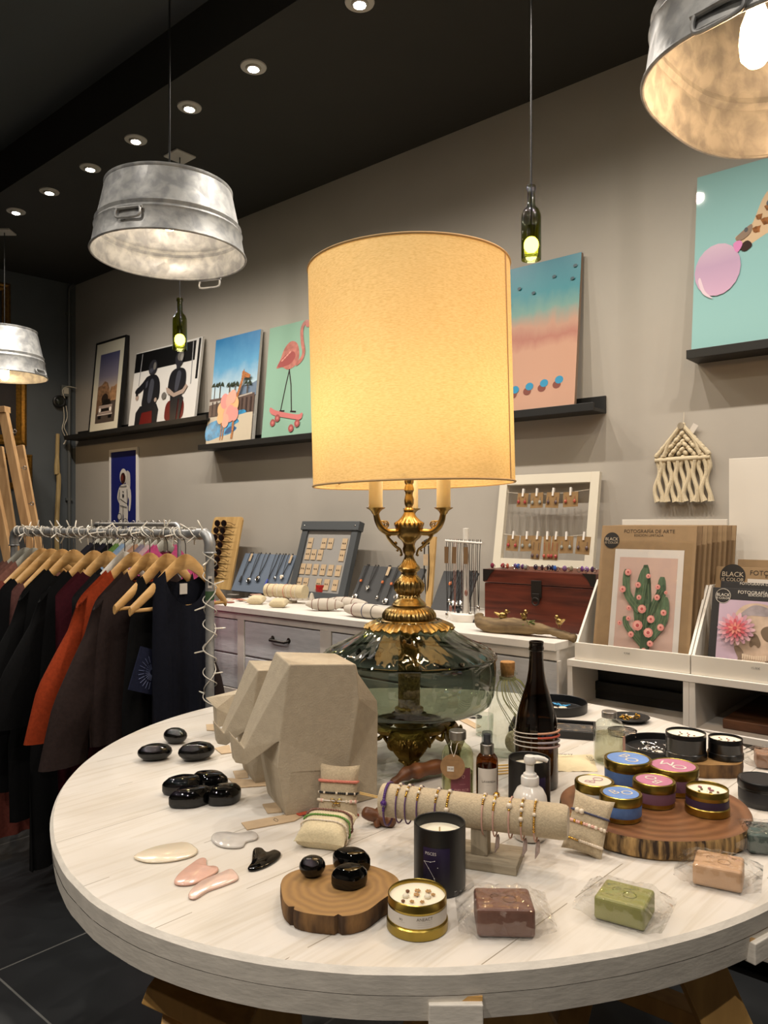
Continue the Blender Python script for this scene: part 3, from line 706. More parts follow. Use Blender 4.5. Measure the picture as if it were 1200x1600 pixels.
# legs as the photo shows them: slanting boards under the near rim
def leg(px0, py0, px1, py1, d0, d1, w, th, up=(0, 1, 0)):
    a = pt(px0, py0, d0); c = pt(px1, py1, d1)
    dirv = (c-a).normalized()
    a = a-dirv*((a.z-(TZ-.07))/dirv.z) if abs(dirv.z) > .3 else a
    k = (0.0-a.z)/dirv.z
    c = a+dirv*k
    b = MB(m_pine); o = Vector((TC.x, TC.y, 0)); b.beam(a-o, c-o, w, th, up=up); b.build('leg', t_tab, .002)
leg(300, 1545, 285, 1640, 1.30, 1.25, .075, .045); leg(420, 1540, 425, 1640, 1.5, 1.52, .12, .03)
leg(680, 1560, 650, 1640, 1.22, 1.18, .055, .045); leg(735, 1555, 738, 1640, 1.36, 1.38, .10, .045); leg(790, 1560, 835, 1640, 1.22, 1.2, .10, .04)
leg(900, 1550, 880, 1640, 1.5, 1.52, .06, .04); leg(1090, 1505, 1150, 1640, 1.25, 1.22, .075, .05)
o = Vector((TC.x, TC.y, 0))
b = MB(m_pine); b.beam(pt(240, 1535, 1.27)-o, pt(390, 1605, 1.25)-o, .03, .075, up=(0, 1, 0)); b.build('diagonal_brace', t_tab, .002)
b = MB(m_pine); b.beam(pt(960, 1535, 1.42)-o, pt(1120, 1600, 1.35)-o, .03, .06, up=(0, 1, 0)); b.build('diagonal_brace', t_tab, .002)
# castor seen under the left leg
p = pt(247, 1558, 1.75)
t = thing('castor', 'small grey swivel castor on the floor under the left side of the table', 'castor', (p.x, p.y, 0))
m_zinc_s = mat('castor_steel', '#77787a', .35, metal=.8)
b = MB(m_black); b.at(loc=(0, 0, .03), ry=PI/2, rz=.5); b.lathe([(.008, -.011), (.03, -.011), (.03, .011), (.008, .011)], 24, cap0=True, cap1=True); b.build('wheel', t)
b = MB(m_zinc_s); b.at(rz=.5); b.box(-.016, -.016, .03, -.013, .016, .075); b.box(.013, -.016, .03, .016, .016, .075); b.box(-.02, -.02, .075, .02, .02, .08); b.build('fork', t)

# ================================================================== BIG TABLE LAMP
LX, LY = 0.0595, 1.82
m_brass = mat('antique_brass', '#a88d58', .30, metal=1.0, var=.20, vscale=45, bump=.12, bscale=70)
m_brassd = mat('dark_antique_brass', '#7d6532', .34, metal=1.0, var=.35, vscale=40, bump=.5, bscale=110)
m_candle = mat('ivory_candle_sleeve', '#efe3c4', .5, sss=.1)
m_smoke = glass('smoked_green_glass', (.38, .42, .355), .015, 1.6, 1.0)
m_smoker = glass('smoked_ribbed_glass', (.36, .41, .35), .03, 1.9, 1.0)
def shade_mat():
    m, nt, out = nt_new('linen_lampshade'); N = nt.nodes; L = nt.links
    d = N.new('ShaderNodeBsdfDiffuse'); tr = N.new('ShaderNodeBsdfTranslucent'); mx = N.new('ShaderNodeMixShader'); mx.inputs[0].default_value = .42
    tc = N.new('ShaderNodeTexCoord'); mp = N.new('ShaderNodeMapping'); mp.inputs['Scale'].default_value = (1, 1, 5); L.new(tc.outputs['Object'], mp.inputs[0])
    n = N.new('ShaderNodeTexNoise'); n.inputs['Scale'].default_value = 110; n.inputs['Detail'].default_value = 4; L.new(mp.outputs[0], n.inputs['Vector'])
    r = N.new('ShaderNodeValToRGB'); r.color_ramp.elements[0].color = H('#d3b67e'); r.color_ramp.elements[1].color = H('#e4ca94'); r.color_ramp.elements[0].position = .3; r.color_ramp.elements[1].position = .6
    L.new(n.outputs[0], r.inputs[0]); L.new(r.outputs[0], d.inputs[0]); L.new(r.outputs[0], tr.inputs[0])
    L.new(d.outputs[0], mx.inputs[1]); L.new(tr.outputs[0], mx.inputs[2]); L.new(mx.outputs[0], out.inputs[0])
    return m
lamp = thing('table_lamp', 'tall brass candelabra lamp with smoked glass bowl and big cream drum shade', 'lamp', (LX, LY, TZ))
zz = lambda z: z-TZ
# shade (tilted a little)
sh_r, sh0, sh1 = .2375, 1.408, 1.916
b = MB(shade_mat()); b.lathe([(sh_r, 0), (sh_r, .12), (sh_r, .25), (sh_r, .38), (sh_r, sh1-sh0)], 72)
shade = b.build('lamp_shade', lamp, loc=(0.011, 0, zz(sh0)), rot=(0, rad(-1.4), 0))
m_tape = mat('shade_tape', '#c9a877', .8); m_seam = mat('shade_seam_tape', '#a57a55', .8)
b = MB(m_tape); b.ring((0, 0, 0), sh_r, .0028, 72, 6); b.build('lower_rim_tape', shade); b = MB(m_tape); b.ring((0, 0, sh1-sh0), sh_r, .0028, 72, 6); b.build('upper_rim_tape', shade)
a = rad(-27); b = MB(m_seam)
b.add([((sh_r+.0012)*cos(a+k*.026), (sh_r+.0012)*sin(a+k*.026), z) for z in (0, sh1-sh0) for k in (-.5, .5)], [(0, 1, 3, 2)]); b.build('side_seam', shade)
b = MB(m_brass)
for k in range(3):
    a = 2*PI*k/3+.4; b.tube([(0, 0, .10), (sh_r*.98*cos(a), sh_r*.98*sin(a), .012)], .0022, 6)
b.build('spider_bracket', shade)
# brass column
pr = [(.001, 1.425), (.011, 1.42), (.011, 1.412), (.0085, 1.408), (.011, 1.40), (.012, 1.394), (.009, 1.389), (.0085, 1.383), (.0115, 1.372), (.011, 1.362), (.007, 1.354), (.012, 1.3495), (.013, 1.346),
      (.012, 1.342), (.017, 1.332), (.026, 1.322), (.034, 1.317), (.0355, 1.312), (.033, 1.307), (.0325, 1.30), (.031, 1.29), (.026, 1.281), (.018, 1.275), (.014, 1.268), (.0135, 1.262), (.0155, 1.256), (.015, 1.248),
      (.0115, 1.243), (.0105, 1.238), (.012, 1.232), (.018, 1.22), (.025, 1.214), (.027, 1.209), (.025, 1.205), (.019, 1.200), (.0185, 1.195), (.024, 1.189), (.033, 1.179), (.0355, 1.170), (.034, 1.159), (.028, 1.150), (.024, 1.147), (.026, 1.144), (.026, 1.141), (.030, 1.136), (.036, 1.131), (.0385, 1.127)]
flute = lambda th, i: 1+.05*cos(20*th) if (38 <= i <= 42 or 15 <= i <= 16 or 29 <= i <= 30) else 1
b = MB(m_brass); b.lathe([(r, zz(z)) for r, z in pr], 120, rf=flute); b.build('column', lamp)
pr = [(.0385, 1.127), (.041, 1.124), (.040, 1.120), (.047, 1.118), (.056, 1.112), (.0625, 1.102), (.0635, 1.094), (.061, 1.090), (.066, 1.088), (.068, 1.085), (.075, 1.083)]
b = MB(m_brass); b.lathe([(r, zz(z)) for r, z in pr], 144, rf=lambda th, i: 1+.022*cos(40*th) if 4 <= i <= 6 else 1); b.build('stepped_collar', lamp)
# scalloped flange with lace edge
b = MB(m_brass); n = 192; V = []; prof = [(.070, 1.088, 0), (.082, 1.086, .002), (.093, 1.081, .004), (.102, 1.076, .006), (.100, 1.072, .006), (.07, 1.082, 0)]
for (r, z, k) in prof:
    for i in range(n):
        th = 2*PI*i/n; q = abs(sin(7*th)); q2 = cos(42*th)
        V.append(((r+k*(1.1*q+.25*q2))*cos(th), (r+k*(1.1*q+.25*q2))*sin(th), zz(z)-k*.9*q+k*.3*q2))
b.add(V, [(r_*n+i, (r_+1)*n+i, (r_+1)*n+(i+1) % n, r_*n+(i+1) % n) for r_ in range(len(prof)-1) for i in range(n)], True); b.build('scalloped_flange', lamp)
# candle arms
arm_angs = [rad(206), rad(-26), rad(84)]
for k, a in enumerate(arm_angs):
    M = Matrix.Rotation(a, 4, 'Z')
    b = MB(m_brass); b.M = M
    P_ = spline([(.026, 0, zz(1.297)), (.04, 0, zz(1.295)), (.058, 0, zz(1.296)), (.074, 0, zz(1.307)), (.083, 0, zz(1.323)), (.0865, 0, zz(1.338))], 6)
    b.tube(P_, [.0088-.0018*i/len(P_) for i in range(len(P_))], 10)
    b.ring((.062, 0, zz(1.3135)), .0075, .0018, 20, 6, axis='Y', a0=.4, a1=5.6); b.ring((.062, 0, zz(1.3135)), .0035, .0016, 14, 6, axis='Y')
    b.tube(spline([(.066, 0, zz(1.321)), (.073, 0, zz(1.321)), (.08, 0, zz(1.318))], 4), .0018, 6)
    b.tube(spline([(.073, 0, zz(1.302)), (.062, 0, zz(1.293)), (.055, 0, zz(1.282)), (.046, 0, zz(1.272)), (.036, 0, zz(1.262)), (.024, 0, zz(1.254)), (.019, 0, zz(1.24))], 5), [.0042-.0018*abs(i-15)/15 for i in range(31)], 8)
    for x, z, r in ((.052, 1.2885, .0042), (.058, 1.291, .003), (.036, 1.269, .0045), (.031, 1.252, .003), (.022, 1.241, .003), (.084, 1.325, .004), (.07, 1.2965, .003)): b.ball((x, 0, zz(z)), r, 8, 6)
    arm = b.build('candle_arm', lamp)
    c = (.0875*cos(a), .0875*sin(a))
    b = MB(m_brass); b.lathe([(.005, zz(1.333)), (.0065, zz(1.337)), (.009, zz(1.339)), (.0105, zz(1.343)), (.0125, zz(1.3445)), (.0145, zz(1.347)), (.0215, zz(1.351)), (.0222, zz(1.3525)), (.019, zz(1.3525)), (.001, zz(1.351))], 28, c=(c[0], c[1], 0)); b.build('drip_pan', arm)
    b = MB(m_candle); b.lathe([(.0162, zz(1.352)), (.0158, zz(1.44)), (.013, zz(1.46)), (.008, zz(1.462))], 24, c=(c[0], c[1], 0), cap1=True); b.build('candle_sleeve', arm)
    b = MB(emis('shade_bulb_glow', '#ffd9a0', 5)); b.ball((c[0], c[1], zz(1.50)), (.018, .018, .034), 14, 10); b.build('bulb', arm)
    point('lamp_bulb_light', (c[0]*1.0, c[1]*1.0, zz(1.56)), 1.05, (1.0, .76, .46), .035, parent=lamp)
# glass bowl
b = MB(m_smoker); b.lathe([(.075, zz(1.089)), (.092, zz(1.073)), (.118, zz(1.054)), (.15, zz(1.037)), (.18, zz(1.024)), (.196, zz(1.014)), (.2005, zz(1.008))], 168, rf=lambda th, i: 1+(.022*cos(30*(th+.14*i)) if 0 < i < 6 else 0)); bowl = b.build('bowl_shoulder', lamp)
b = MB(m_smoke); b.lathe([(.2005, zz(1.008)), (.2055, zz(1.003)), (.2035, zz(.994)), (.2045, zz(.98)), (.2035, zz(.95)), (.2, zz(.918)), (.194, zz(.899)), (.180, zz(.887)), (.15, zz(.880)), (.11, zz(.873)), (.078, zz(.868)), (.074, zz(.858)), (.079, zz(.848)), (.07, zz(.842))], 96); b.build('glass_bowl', lamp)
b = MB(m_smoke); b.ring((0, 0, zz(1.0035)), .2045, .0035, 96, 8); b.build('bowl_bead', lamp)
# inner column with lattice
b = MB(mat('lattice_brass', '#c2a566', .4, metal=.85, bump=.8, bscale=140, var=.35, vscale=130)); b.lathe([(.034, zz(.872)), (.034, zz(.879)), (.026, zz(.882)), (.026, zz(1.02)), (.033, zz(1.026)), (.033, zz(1.035)), (.022, zz(1.04)), (.02, zz(1.075))], 40); b.build('inner_column', lamp)
# foot: ring plate, four scroll legs with shells between
b = MB(m_brassd); b.lathe([(.062, zz(.846)), (.088, zz(.847)), (.096, zz(.842)), (.093, zz(.834)), (.084, zz(.829)), (.06, zz(.828))], 96, rf=lambda th, i: 1+.03*cos(8*th)+.01*cos(24*th)); foot = b.build('foot_plate', lamp)
for k in range(4):
    a = rad(-92)+k*PI/2
    b = MB(m_brassd); b.M = Matrix.Rotation(a, 4, 'Z')
    V = []; rows = [(.846, .093, .042, .016), (.832, .097, .049, .02), (.815, .104, .042, .022), (.80, .109, .031, .019), (.786, .109, .018, .014), (.776, .106, .011, .010), (.768, .108, .015, .011), (.7605, .11, .012, .010)]
    m_ = 16
    for (z, cx_, hw, ht) in rows:
        for i in range(m_):
            t_ = 2*PI*i/m_; V.append((cx_+ht*cos(t_)*(1+.15*cos(6*t_)), hw*sin(t_), zz(z)))
    b.add(V, [(r_*m_+i, r_*m_+(i+1) % m_, (r_+1)*m_+(i+1) % m_, (r_+1)*m_+i) for r_ in range(len(rows)-1) for i in range(m_)]+[tuple(range(7*m_, 8*m_))], True)
    for s_ in (-1, 1):
        b.ring((.105, s_*.034, zz(.822)), .0115, .0045, 20, 7, axis='X', a0=-.5, a1=5); b.ball((.106, s_*.034, zz(.822)), .006, 8, 6)
        b.tube(spline([(.113, s_*.006, zz(.79)), (.118, s_*.016, zz(.8)), (.118, s_*.026, zz(.812))], 4), [.004]*9, 6)
        b.tube(spline([(.118, 0, zz(.775)), (.12, s_*.012, zz(.786)), (.112, s_*.022, zz(.79))], 4), [.0035]*9, 6)
    for y, z, r in ((0, .83, .008), (0, .814, .009), (0, .799, .007), (.014, .822, .006), (-.014, .822, .006), (0, .7715, .007)): b.ball((.122 if z > .773 else .117, y, zz(z)), (r*.6, r, r*1.3), 8, 6)
    b.build('scroll_leg', lamp)
    b = MB(m_brassd); b.M = Matrix.Rotation(a+PI/4, 4, 'Z')
    for s_ in (-1, 1): b.tube(spline([(.082, s_*.03, zz(.83)), (.086, s_*.022, zz(.818)), (.084, s_*.01, zz(.822)), (.085, 0, zz(.832))], 5), .005, 7)
    b.build('apron_scroll', lamp)
# ================================================================== THINGS ON THE ROUND TABLE
m_obs = mat('polished_black_stone', '#050505', .03)
m_linen = mat('beige_linen', '#b3a387', .9, var=.10, vscale=260, bump=.35, bscale=420, sheen=.2)
m_linenl = mat('cream_linen', '#c6b896', .9, var=.08, vscale=260, bump=.3, bscale=420, sheen=.2)
m_kraft = mat('kraft_card', '#b29b7c', .75, var=.06, vscale=40)
m_ink = mat('dark_print', '#2b2018', .7)
m_gold = mat('gold_tin', '#a38d45', .3, metal=1.0)
m_goldj = mat('gold_bead', '#c79a3c', .22, metal=1.0)
m_pearl = mat('pearl_bead', '#d9cbb6', .2, coat=.4)
m_wax = mat('cream_wax', '#e2dac4', .5, sss=.15)
m_tinblk = mat('black_tin', '#0e0e0f', .28, coat=.2)
m_matblk = mat('matt_black_glass', '#0c0c0d', .42)
m_cork = mat('cork', '#a0743f', .85, var=.25, vscale=120, bump=.3, bscale=200)
m_alu = mat('brushed_aluminium', '#8f8d89', .35, metal=.9)
m_clear = glass('clear_bottle_glass', (.86, .89, .86), .02, 1.6)
m_film = glass('cellophane_film', (.96, .96, .96), .035, 1.65, 1.0, bump=1.0, bscale=34)
m_labelw = mat('white_paper_label', '#c9c2b8', .7)
m_string = mat('white_string', '#c8bfae', .8)

def put(px, py, z=TZ): p = T(px, py, z); return (p.x, p.y, z)
# ---- black stones -------------------------------------------------
def stone(px, py, rx, ry, rz, ang, z, label, group, kind):
    b = MB(m_obs)
    n = 28
    if kind == 'egg':
        pr = [(.001, 0), (.45, .02), (.75, .13), (.95, .34), (1, .5), (.95, .68), (.76, .87), (.45, .98), (.001, 1)]
    else:                                          # cut slice with a flat faceted top
        pr = [(.001, 0), (.78, 0), (.95, .06), (1, .22), (1, .62), (.93, .78), (.72, .98), (.64, 1.0), (.001, 1.0)]
    ex = .0 if kind == 'egg' else .16
    V = []
    rf = lambda th, i: 1+ex*abs(cos(th))**6-ex*.35*abs(sin(2*th))
    b.M = Matrix.Diagonal((rx, ry, rz, 1)); b.lathe(pr, n, rf=rf)
    o = b.build('black_stone', sharp=60 if kind == 'egg' else 28)
    o.location = (*T(px, py, z)[:2], z+.0004); o.rotation_euler = (0, 0, ang)
    return tag(o, label, 'stone', group)
for px, py, rx, ry, rz, a, lb in ((274, 1161, .032, .024, .037, -.35, 'small oval black stone farthest back on the left of the table'), (242, 1187, .040, .027, .036, .25, 'oval black stone nearest the left rim of the table'), (307, 1187, .043, .028, .040, .45, 'oval black stone nearest the stone elephants')):
    stone(px, py, rx, ry, rz, a, TZ, lb, 'polished oval black stones', 'egg')
for px, py, rx, ry, rz, a, lb in ((286, 1238, .036, .028, .032, .35, 'cut black stone at the left of the cluster of four'), (328, 1231, .036, .028, .032, -.3, 'cut black stone at the back of the cluster of four'), (299, 1257, .038, .026, .032, .45, 'cut black stone at the front of the cluster of four'), (351, 1253, .031, .028, .032, .7, 'cut black stone at the right of the cluster of four')):
    stone(px, py, rx, ry, rz, a, TZ, lb, 'cut black stones in a cluster', 'cut')
# ---- small wood slice with three stones ---------------------------
m_slice = wood('sawn_wood_slice', '#836238', '#93703f', .7, 22, (1, 1, 1), .1, rings=True)
m_bark = mat('rough_bark', '#3f2b19', .9, var=.55, vscale=45, bump=1.0, bscale=60, stretch=(1, 1, .3), col2='#7d5c35')
def slice_(name, label, loc, rfun, th, seed, m_top, m_side, rz=0.0):
    t = thing(name, label, 'wood slice', loc, rz)
    n = 96; R = [rfun(2*PI*i/n) for i in range(n)]
    b = MB(m_top); b.add([(R[i]*cos(2*PI*i/n), R[i]*sin(2*PI*i/n), th) for i in range(n)], [tuple(range(n))]); b.build('cut_face', t)
    b = MB(m_side); V = []; rows = [(0, .97), (.12, 1.0), (.5, 1.015), (.85, 1.01), (1, 1.0)]
    for z, k in rows:
        for i in range(n):
            q = R[i]*(k+(.012*noise.noise(Vector((cos(2*PI*i/n)*9, sin(2*PI*i/n)*9, z*.6+seed))) if z < 1 else 0)); V.append((q*cos(2*PI*i/n), q*sin(2*PI*i/n), z*th))
    b.add(V, [(r_*n+i, r_*n+(i+1) % n, (r_+1)*n+(i+1) % n, (r_+1)*n+i) for r_ in range(len(rows)-1) for i in range(n)]+[tuple(range(n-1, -1, -1))], True); b.build('bark', t)
    return t
pS = T(528, 1388, .785); SZ = .787
slice_('wood_slice', 'small bark edged wood slice carrying three black stones', (pS.x, pS.y, TZ), lambda th: .083+.004*sin(2*th+.7)+.004*sin(3*th)+.003*sin(5*th+1)-(.006 if abs(th-4.75) < .035 or abs(th-3.9) < .03 else 0), SZ-TZ, 3, m_slice, m_bark)
for px, py, rx, ry, rz, a, lb in ((488, 1368, .020, .019, .028, .2, 'round black stone at the left of the small wood slice'), (549, 1356, .026, .020, .027, -.25, 'black stone at the back of the small wood slice'), (546, 1384, .023, .020, .028, .2, 'black stone at the front right of the small wood slice')):
    stone(px, py, rx, ry, rz, a, SZ, lb, 'black stones on the small wood slice', 'cut' if a != .2 or px > 500 else 'egg')
# ---- gua sha stones ----------------------------------------------
def gua(px, m, label, h=.0045):
    P = [T(x, y) for x, y in px]; c = sum(P, Vector())/len(P)
    Q = spline([(p.x-c.x, p.y-c.y) for p in P], 4, True)
    b = MB(m); n = len(Q); V = []
    for z, k in ((0, .95), (h*.3, 1), (h*.7, 1), (h, .93)): V += [(x*k, y*k, z) for x, y in Q]
    b.add(V, [(r_*n+i, r_*n+(i+1) % n, (r_+1)*n+(i+1) % n, (r_+1)*n+i) for r_ in range(3) for i in range(n)]+[tuple(range(n-1, -1, -1)), tuple(range(3*n, 4*n))], True)
    A = sum(Q[i][0]*Q[(i+1) % n][1]-Q[(i+1) % n][0]*Q[i][1] for i in range(n))
    if A < 0: b.f = [f[::-1] for f in b.f]
    o = b.build('gua_sha_stone', sharp=70, loc=(c.x, c.y, TZ+.0004)); return tag(o, label, 'massage stone', 'gua sha stones')
gua([(209, 1342), (222, 1333), (250, 1324), (285, 1319), (297, 1321), (303, 1325), (309, 1331), (303, 1339), (280, 1346), (250, 1350), (225, 1349)], mat('cream_quartz', '#d8ccb6', .16, sss=.3), 'long cream gua sha stone nearest the left rim')
gua([(330, 1312), (337, 1304), (355, 1303), (372, 1305), (395, 1302), (403, 1308), (400, 1314), (385, 1318), (378, 1326), (355, 1327), (338, 1322)], mat('clear_quartz', '#cfcac3', .1, trans=.2, var=.05, vscale=60), 'clear quartz gua sha stone beside the long kraft tag')
gua([(272, 1382), (280, 1368), (300, 1352), (313, 1344), (322, 1345), (324, 1356), (338, 1357), (341, 1363), (330, 1371), (305, 1383), (285, 1386)], mat('rose_quartz', '#cfa898', .16, sss=.3, var=.08, vscale=40), 'heart shaped rose quartz gua sha stone')
gua([(294, 1404), (300, 1392), (315, 1380), (345, 1367), (360, 1361), (366, 1364), (371, 1370), (371, 1377), (350, 1386), (325, 1395), (305, 1407)], mat('pale_rose_quartz', '#d4b8aa', .16, sss=.3, var=.08, vscale=40), 'pale pink wing shaped gua sha stone in front of the heart shaped one')
gua([(387, 1360), (393, 1350), (396, 1330), (408, 1328), (417, 1335), (430, 1331), (439, 1336), (433, 1346), (415, 1357), (395, 1363)], m_obs, 'black heart shaped gua sha stone')

# ---- faceted elephants -------------------------------------------
m_conc = mat('cast_stone', '#a89c87', .85, var=.05, vscale=60, bump=.25, bscale=300)
def eleph_mesh(p0):
    A = Vector((.93, .36, 0)).normalized(); Bk = Vector((-.36, .93, 0)).normalized()   # head to tail, and away from the near flank
    def V_(zx, zy, bk):
        px, py = zx/3.871+300, zy/3.871+1000
        u = (px-CX)/F; o_ = p0+Bk*bk
        a = (u*o_.y-o_.x)/(A.x-u*A.y); Y = o_.y+a*A.y
        return Vector((a, bk, CZ-(py-CY)*Y/F-TZ))
    f = lambda a, b_, z: Vector((a, b_, z))
    S = {'brow': V_(590, 150, 0), 'bk': V_(993, 148, 0), 'no': V_(315, 660, .045), 'tip': V_(240, 577, .05), 'tb': V_(262, 745, .05), 'tr': V_(335, 757, .045), 'ch': V_(530, 610, .0),
         'kn': V_(515, 775, .0), 'kk': V_(600, 800, -.004), 'ff': f(.0, 0, 0), 'fr': f(.066, .0, 0), 'bl': f(.075, .002, .085), 'bl2': V_(945, 785, .004), 'mid': V_(1010, 360, .0), 'rj': V_(1005, 205, .012), 'tl': V_(1120, 370, .055), 'tl2': V_(1125, 450, .055), 'hf': f(.135, .012, 0), 'hr': f(.196, .03, 0)}
    w = .135
    G = {k: Vector((v.x, w-v.y if k not in ('no', 'tip', 'tb', 'tr') else w-v.y, v.z)) for k, v in S.items()}
    G['brow'] = V_(505, 72, .11); G['ff'] = f(-.006, w, 0); G['kn'] = Vector((S['kn'].x-.006, w, S['kn'].z))
    ks = list(S); n = len(ks); I = lambda k: ks.index(k[1:])+(n if k[0] == 'g' else 0)
    V = [S[k] for k in ks]+[G[k] for k in ks]
    flank = [('brow', 'no', 'ch'), ('brow', 'ch', 'kk', 'bl2', 'mid'), ('brow', 'mid', 'rj', 'bk'), ('no', 'tr', 'ch'), ('no', 'tip', 'tb', 'tr'), ('ch', 'kn', 'kk'), ('kn', 'ff', 'kk'), ('kk', 'ff', 'fr', 'bl'), ('kk', 'bl', 'bl2'), ('mid', 'bl2', 'tl2', 'tl'), ('mid', 'tl', 'rj'), ('bl', 'hf', 'hr', 'bl2'), ('bl2', 'hr', 'tl2')]
    Fc = [[I('s'+k) for k in q] for q in flank]+[[I('g'+k) for k in q][::-1] for q in flank]
    ring = ['brow', 'no', 'tip', 'tb', 'tr', 'ch', 'kn', 'ff', 'fr', 'bl', 'hf', 'hr', 'tl2', 'tl', 'rj', 'bk']
    for a, c in zip(ring, ring[1:]+ring[:1]): Fc.append([I('s'+a), I('s'+c), I('g'+c), I('g'+a)])
    me = bpy.data.meshes.new('elephant_figurine'); me.from_pydata([tuple(v) for v in V], [], Fc); me.materials.append(m_conc)
    bm = bmesh.new(); bm.from_mesh(me); bmesh.ops.triangulate(bm, faces=[f_ for f_ in bm.faces if len(f_.verts) > 3]); bmesh.ops.recalc_face_normals(bm, faces=bm.faces); bmesh.ops.dissolve_limit(bm, angle_limit=rad(2), verts=bm.verts, edges=bm.edges); bm.to_mesh(me); bm.free()
    return me
pE = T(447, 1276); E_ANG = math.atan2(.36, .93)
em = eleph_mesh(Vector((pE.x, pE.y, 0)))
def elephant(loc, sc, rz, label):
    o = bpy.data.objects.new('elephant_figurine', em); COL.objects.link(o); o.location = loc; o.rotation_euler = (0, 0, rz); o.scale = (sc,)*3
    md = o.modifiers.new('bevel', 'BEVEL'); md.width = .0022; md.segments = 2; md.limit_method = 'ANGLE'; md.angle_limit = rad(12)
    return tag(o, label, 'figurine', 'cast stone elephants')
elephant((pE.x, pE.y, TZ+.0004), 1.0, E_ANG, 'largest faceted stone elephant, nearest on the table')
p = T(399, 1225); elephant((p.x, p.y, TZ+.0004), .84, E_ANG, 'middle faceted stone elephant, half hidden behind the largest')
# third figurine: a faceted rhinoceros behind them
p = T(352, 1160); t_rh = MB(m_conc)
def rhino():
    P = {'n0': (-.095, .0, .075), 'horn': (-.118, .03, .098), 'n1': (-.095, .06, .075), 'j0': (-.092, 0, .025), 'j1': (-.092, .06, .025), 'ear0': (-.06, -.004, .09), 'h0': (-.048, .01, .105), 'h1': (-.048, .05, .105), 'k0': (-.03, -.015, .04), 'k1': (-.03, .075, .04),
         's0': (.0, -.02, .1), 's1': (.0, .08, .1), 'f0': (-.02, -.02, 0), 'f1': (-.02, .08, 0), 'r0': (.12, -.02, .105), 'r1': (.12, .08, .105), 't0': (.15, .0, .06), 't1': (.15, .06, .06), 'b0': (.14, -.015, 0), 'b1': (.14, .075, 0), 'm0': (.05, -.03, .06), 'm1': (.05, .09, .06), 'top': (.03, .03, .125), 'g0': (.06, -.02, 0.02), 'g1': (.06, .08, 0.02)}
    k = list(P); I = lambda s_: [k.index(x) for x in s_.split()]
    F0 = ['n0 j0 k0 h0', 'n0 h0 horn', 'h0 k0 s0', 'k0 f0 m0 s0', 's0 m0 r0', 'm0 b0 t0 r0', 'f0 g0 m0', 'g0 b0 m0', 's0 r0 top', 'h0 s0 top']
    F1 = [q.replace('0', '1') for q in F0]
    F2 = ['n0 horn n1', 'n0 n1 j1 j0', 'h0 h1 horn', 'h0 top h1', 'j0 j1 k1 k0', 'k0 k1 f1 f0', 'r0 t0 t1 r1', 'r0 r1 top', 't0 b0 b1 t1', 'f0 f1 g1 g0', 'g0 g1 b1 b0']
    return [P[x] for x in k], [I(q) for q in F0+F1+F2]
V, Fc = rhino(); t_rh.add(V, Fc); o = t_rh.build('rhinoceros_figurine', loc=(T(375, 1150).x+.03, T(375, 1150).y+.02, TZ+.0004), rot=(0, 0, E_ANG))
bm = bmesh.new(); bm.from_mesh(o.data); bmesh.ops.recalc_face_normals(bm, faces=bm.faces); bm.to_mesh(o.data); bm.free()
tag(o, 'small faceted stone rhinoceros, farthest back of the stone animals', 'figurine')
# ---- kraft tags on the table -------------------------------------
def ktag(px, label, mark=True, text=None, z=TZ):
    P = [T(x, y, z) for x, y in px]; c = sum(P, Vector())/len(P)
    t = thing('paper_tag', label, 'tag', (c.x, c.y, z), 0, 'kraft tags on the round table')
    b = MB(m_kraft); b.prism([(p.x-c.x, p.y-c.y) for p in P], .0006, .0022); b.build('card', t)
    if mark:
        b = MB(m_ink); e = (P[1]-P[0]).normalized(); nn = Vector((-e.y, e.x, 0)); k = (P[1]-P[0]).length
        q = [c+e*(k*.17*x)+nn*(k*.17*y)*.7-c for x, y in ((1.6, 0), (.8, .7), (-.6, .7), (-1.2, 0), (-.4, -.7), (.9, -.7), (1.6, 0))]
        for a, c2 in zip(q[:-1], q[1:]): b.tube([Vector((a.x, a.y, .0024)), Vector((c2.x, c2.y, .0024))], .0004, 4)
        if text:
            for i, ln in enumerate(text): b.text(ln, .009, lambda x, y, i=i: (-e.x*k*.30+e.x*x-nn.x*(-y+(i-.5)*.011), -e.y*k*.30+e.y*x-nn.y*(-y+(i-.5)*.011), .0024), 'CENTER')
        b.build('printed_mark', t)
    return t
ktag([(386, 1298), (377, 1287), (458, 1272), (473, 1277), (460, 1284)], 'long kraft tag with a hexagon mark in front of the largest elephant', text=None)
ktag([(372, 1232), (356, 1217), (432, 1222), (428, 1228)], 'kraft tag in front of the middle elephant', False)
ktag([(418, 1272), (410, 1258), (433, 1255), (441, 1270)], 'small kraft tag under the front foot of the largest elephant', False)
ktag([(368, 1217), (364, 1206), (386, 1204), (388, 1216)], 'small kraft tag under the front foot of the middle elephant', False)
ktag([(346, 1179), (335, 1170), (358, 1165), (362, 1177)], 'kraft tag by the trunk of the middle elephant', False)
ktag([(323, 1142), (322, 1133), (338, 1132), (340, 1143)], 'tiny kraft tag beside the rhinoceros', False)
ktag([(742, 1139), (718, 1126), (728, 1123), (752, 1136)], 'kraft tag lying behind the foot of the lamp', False)

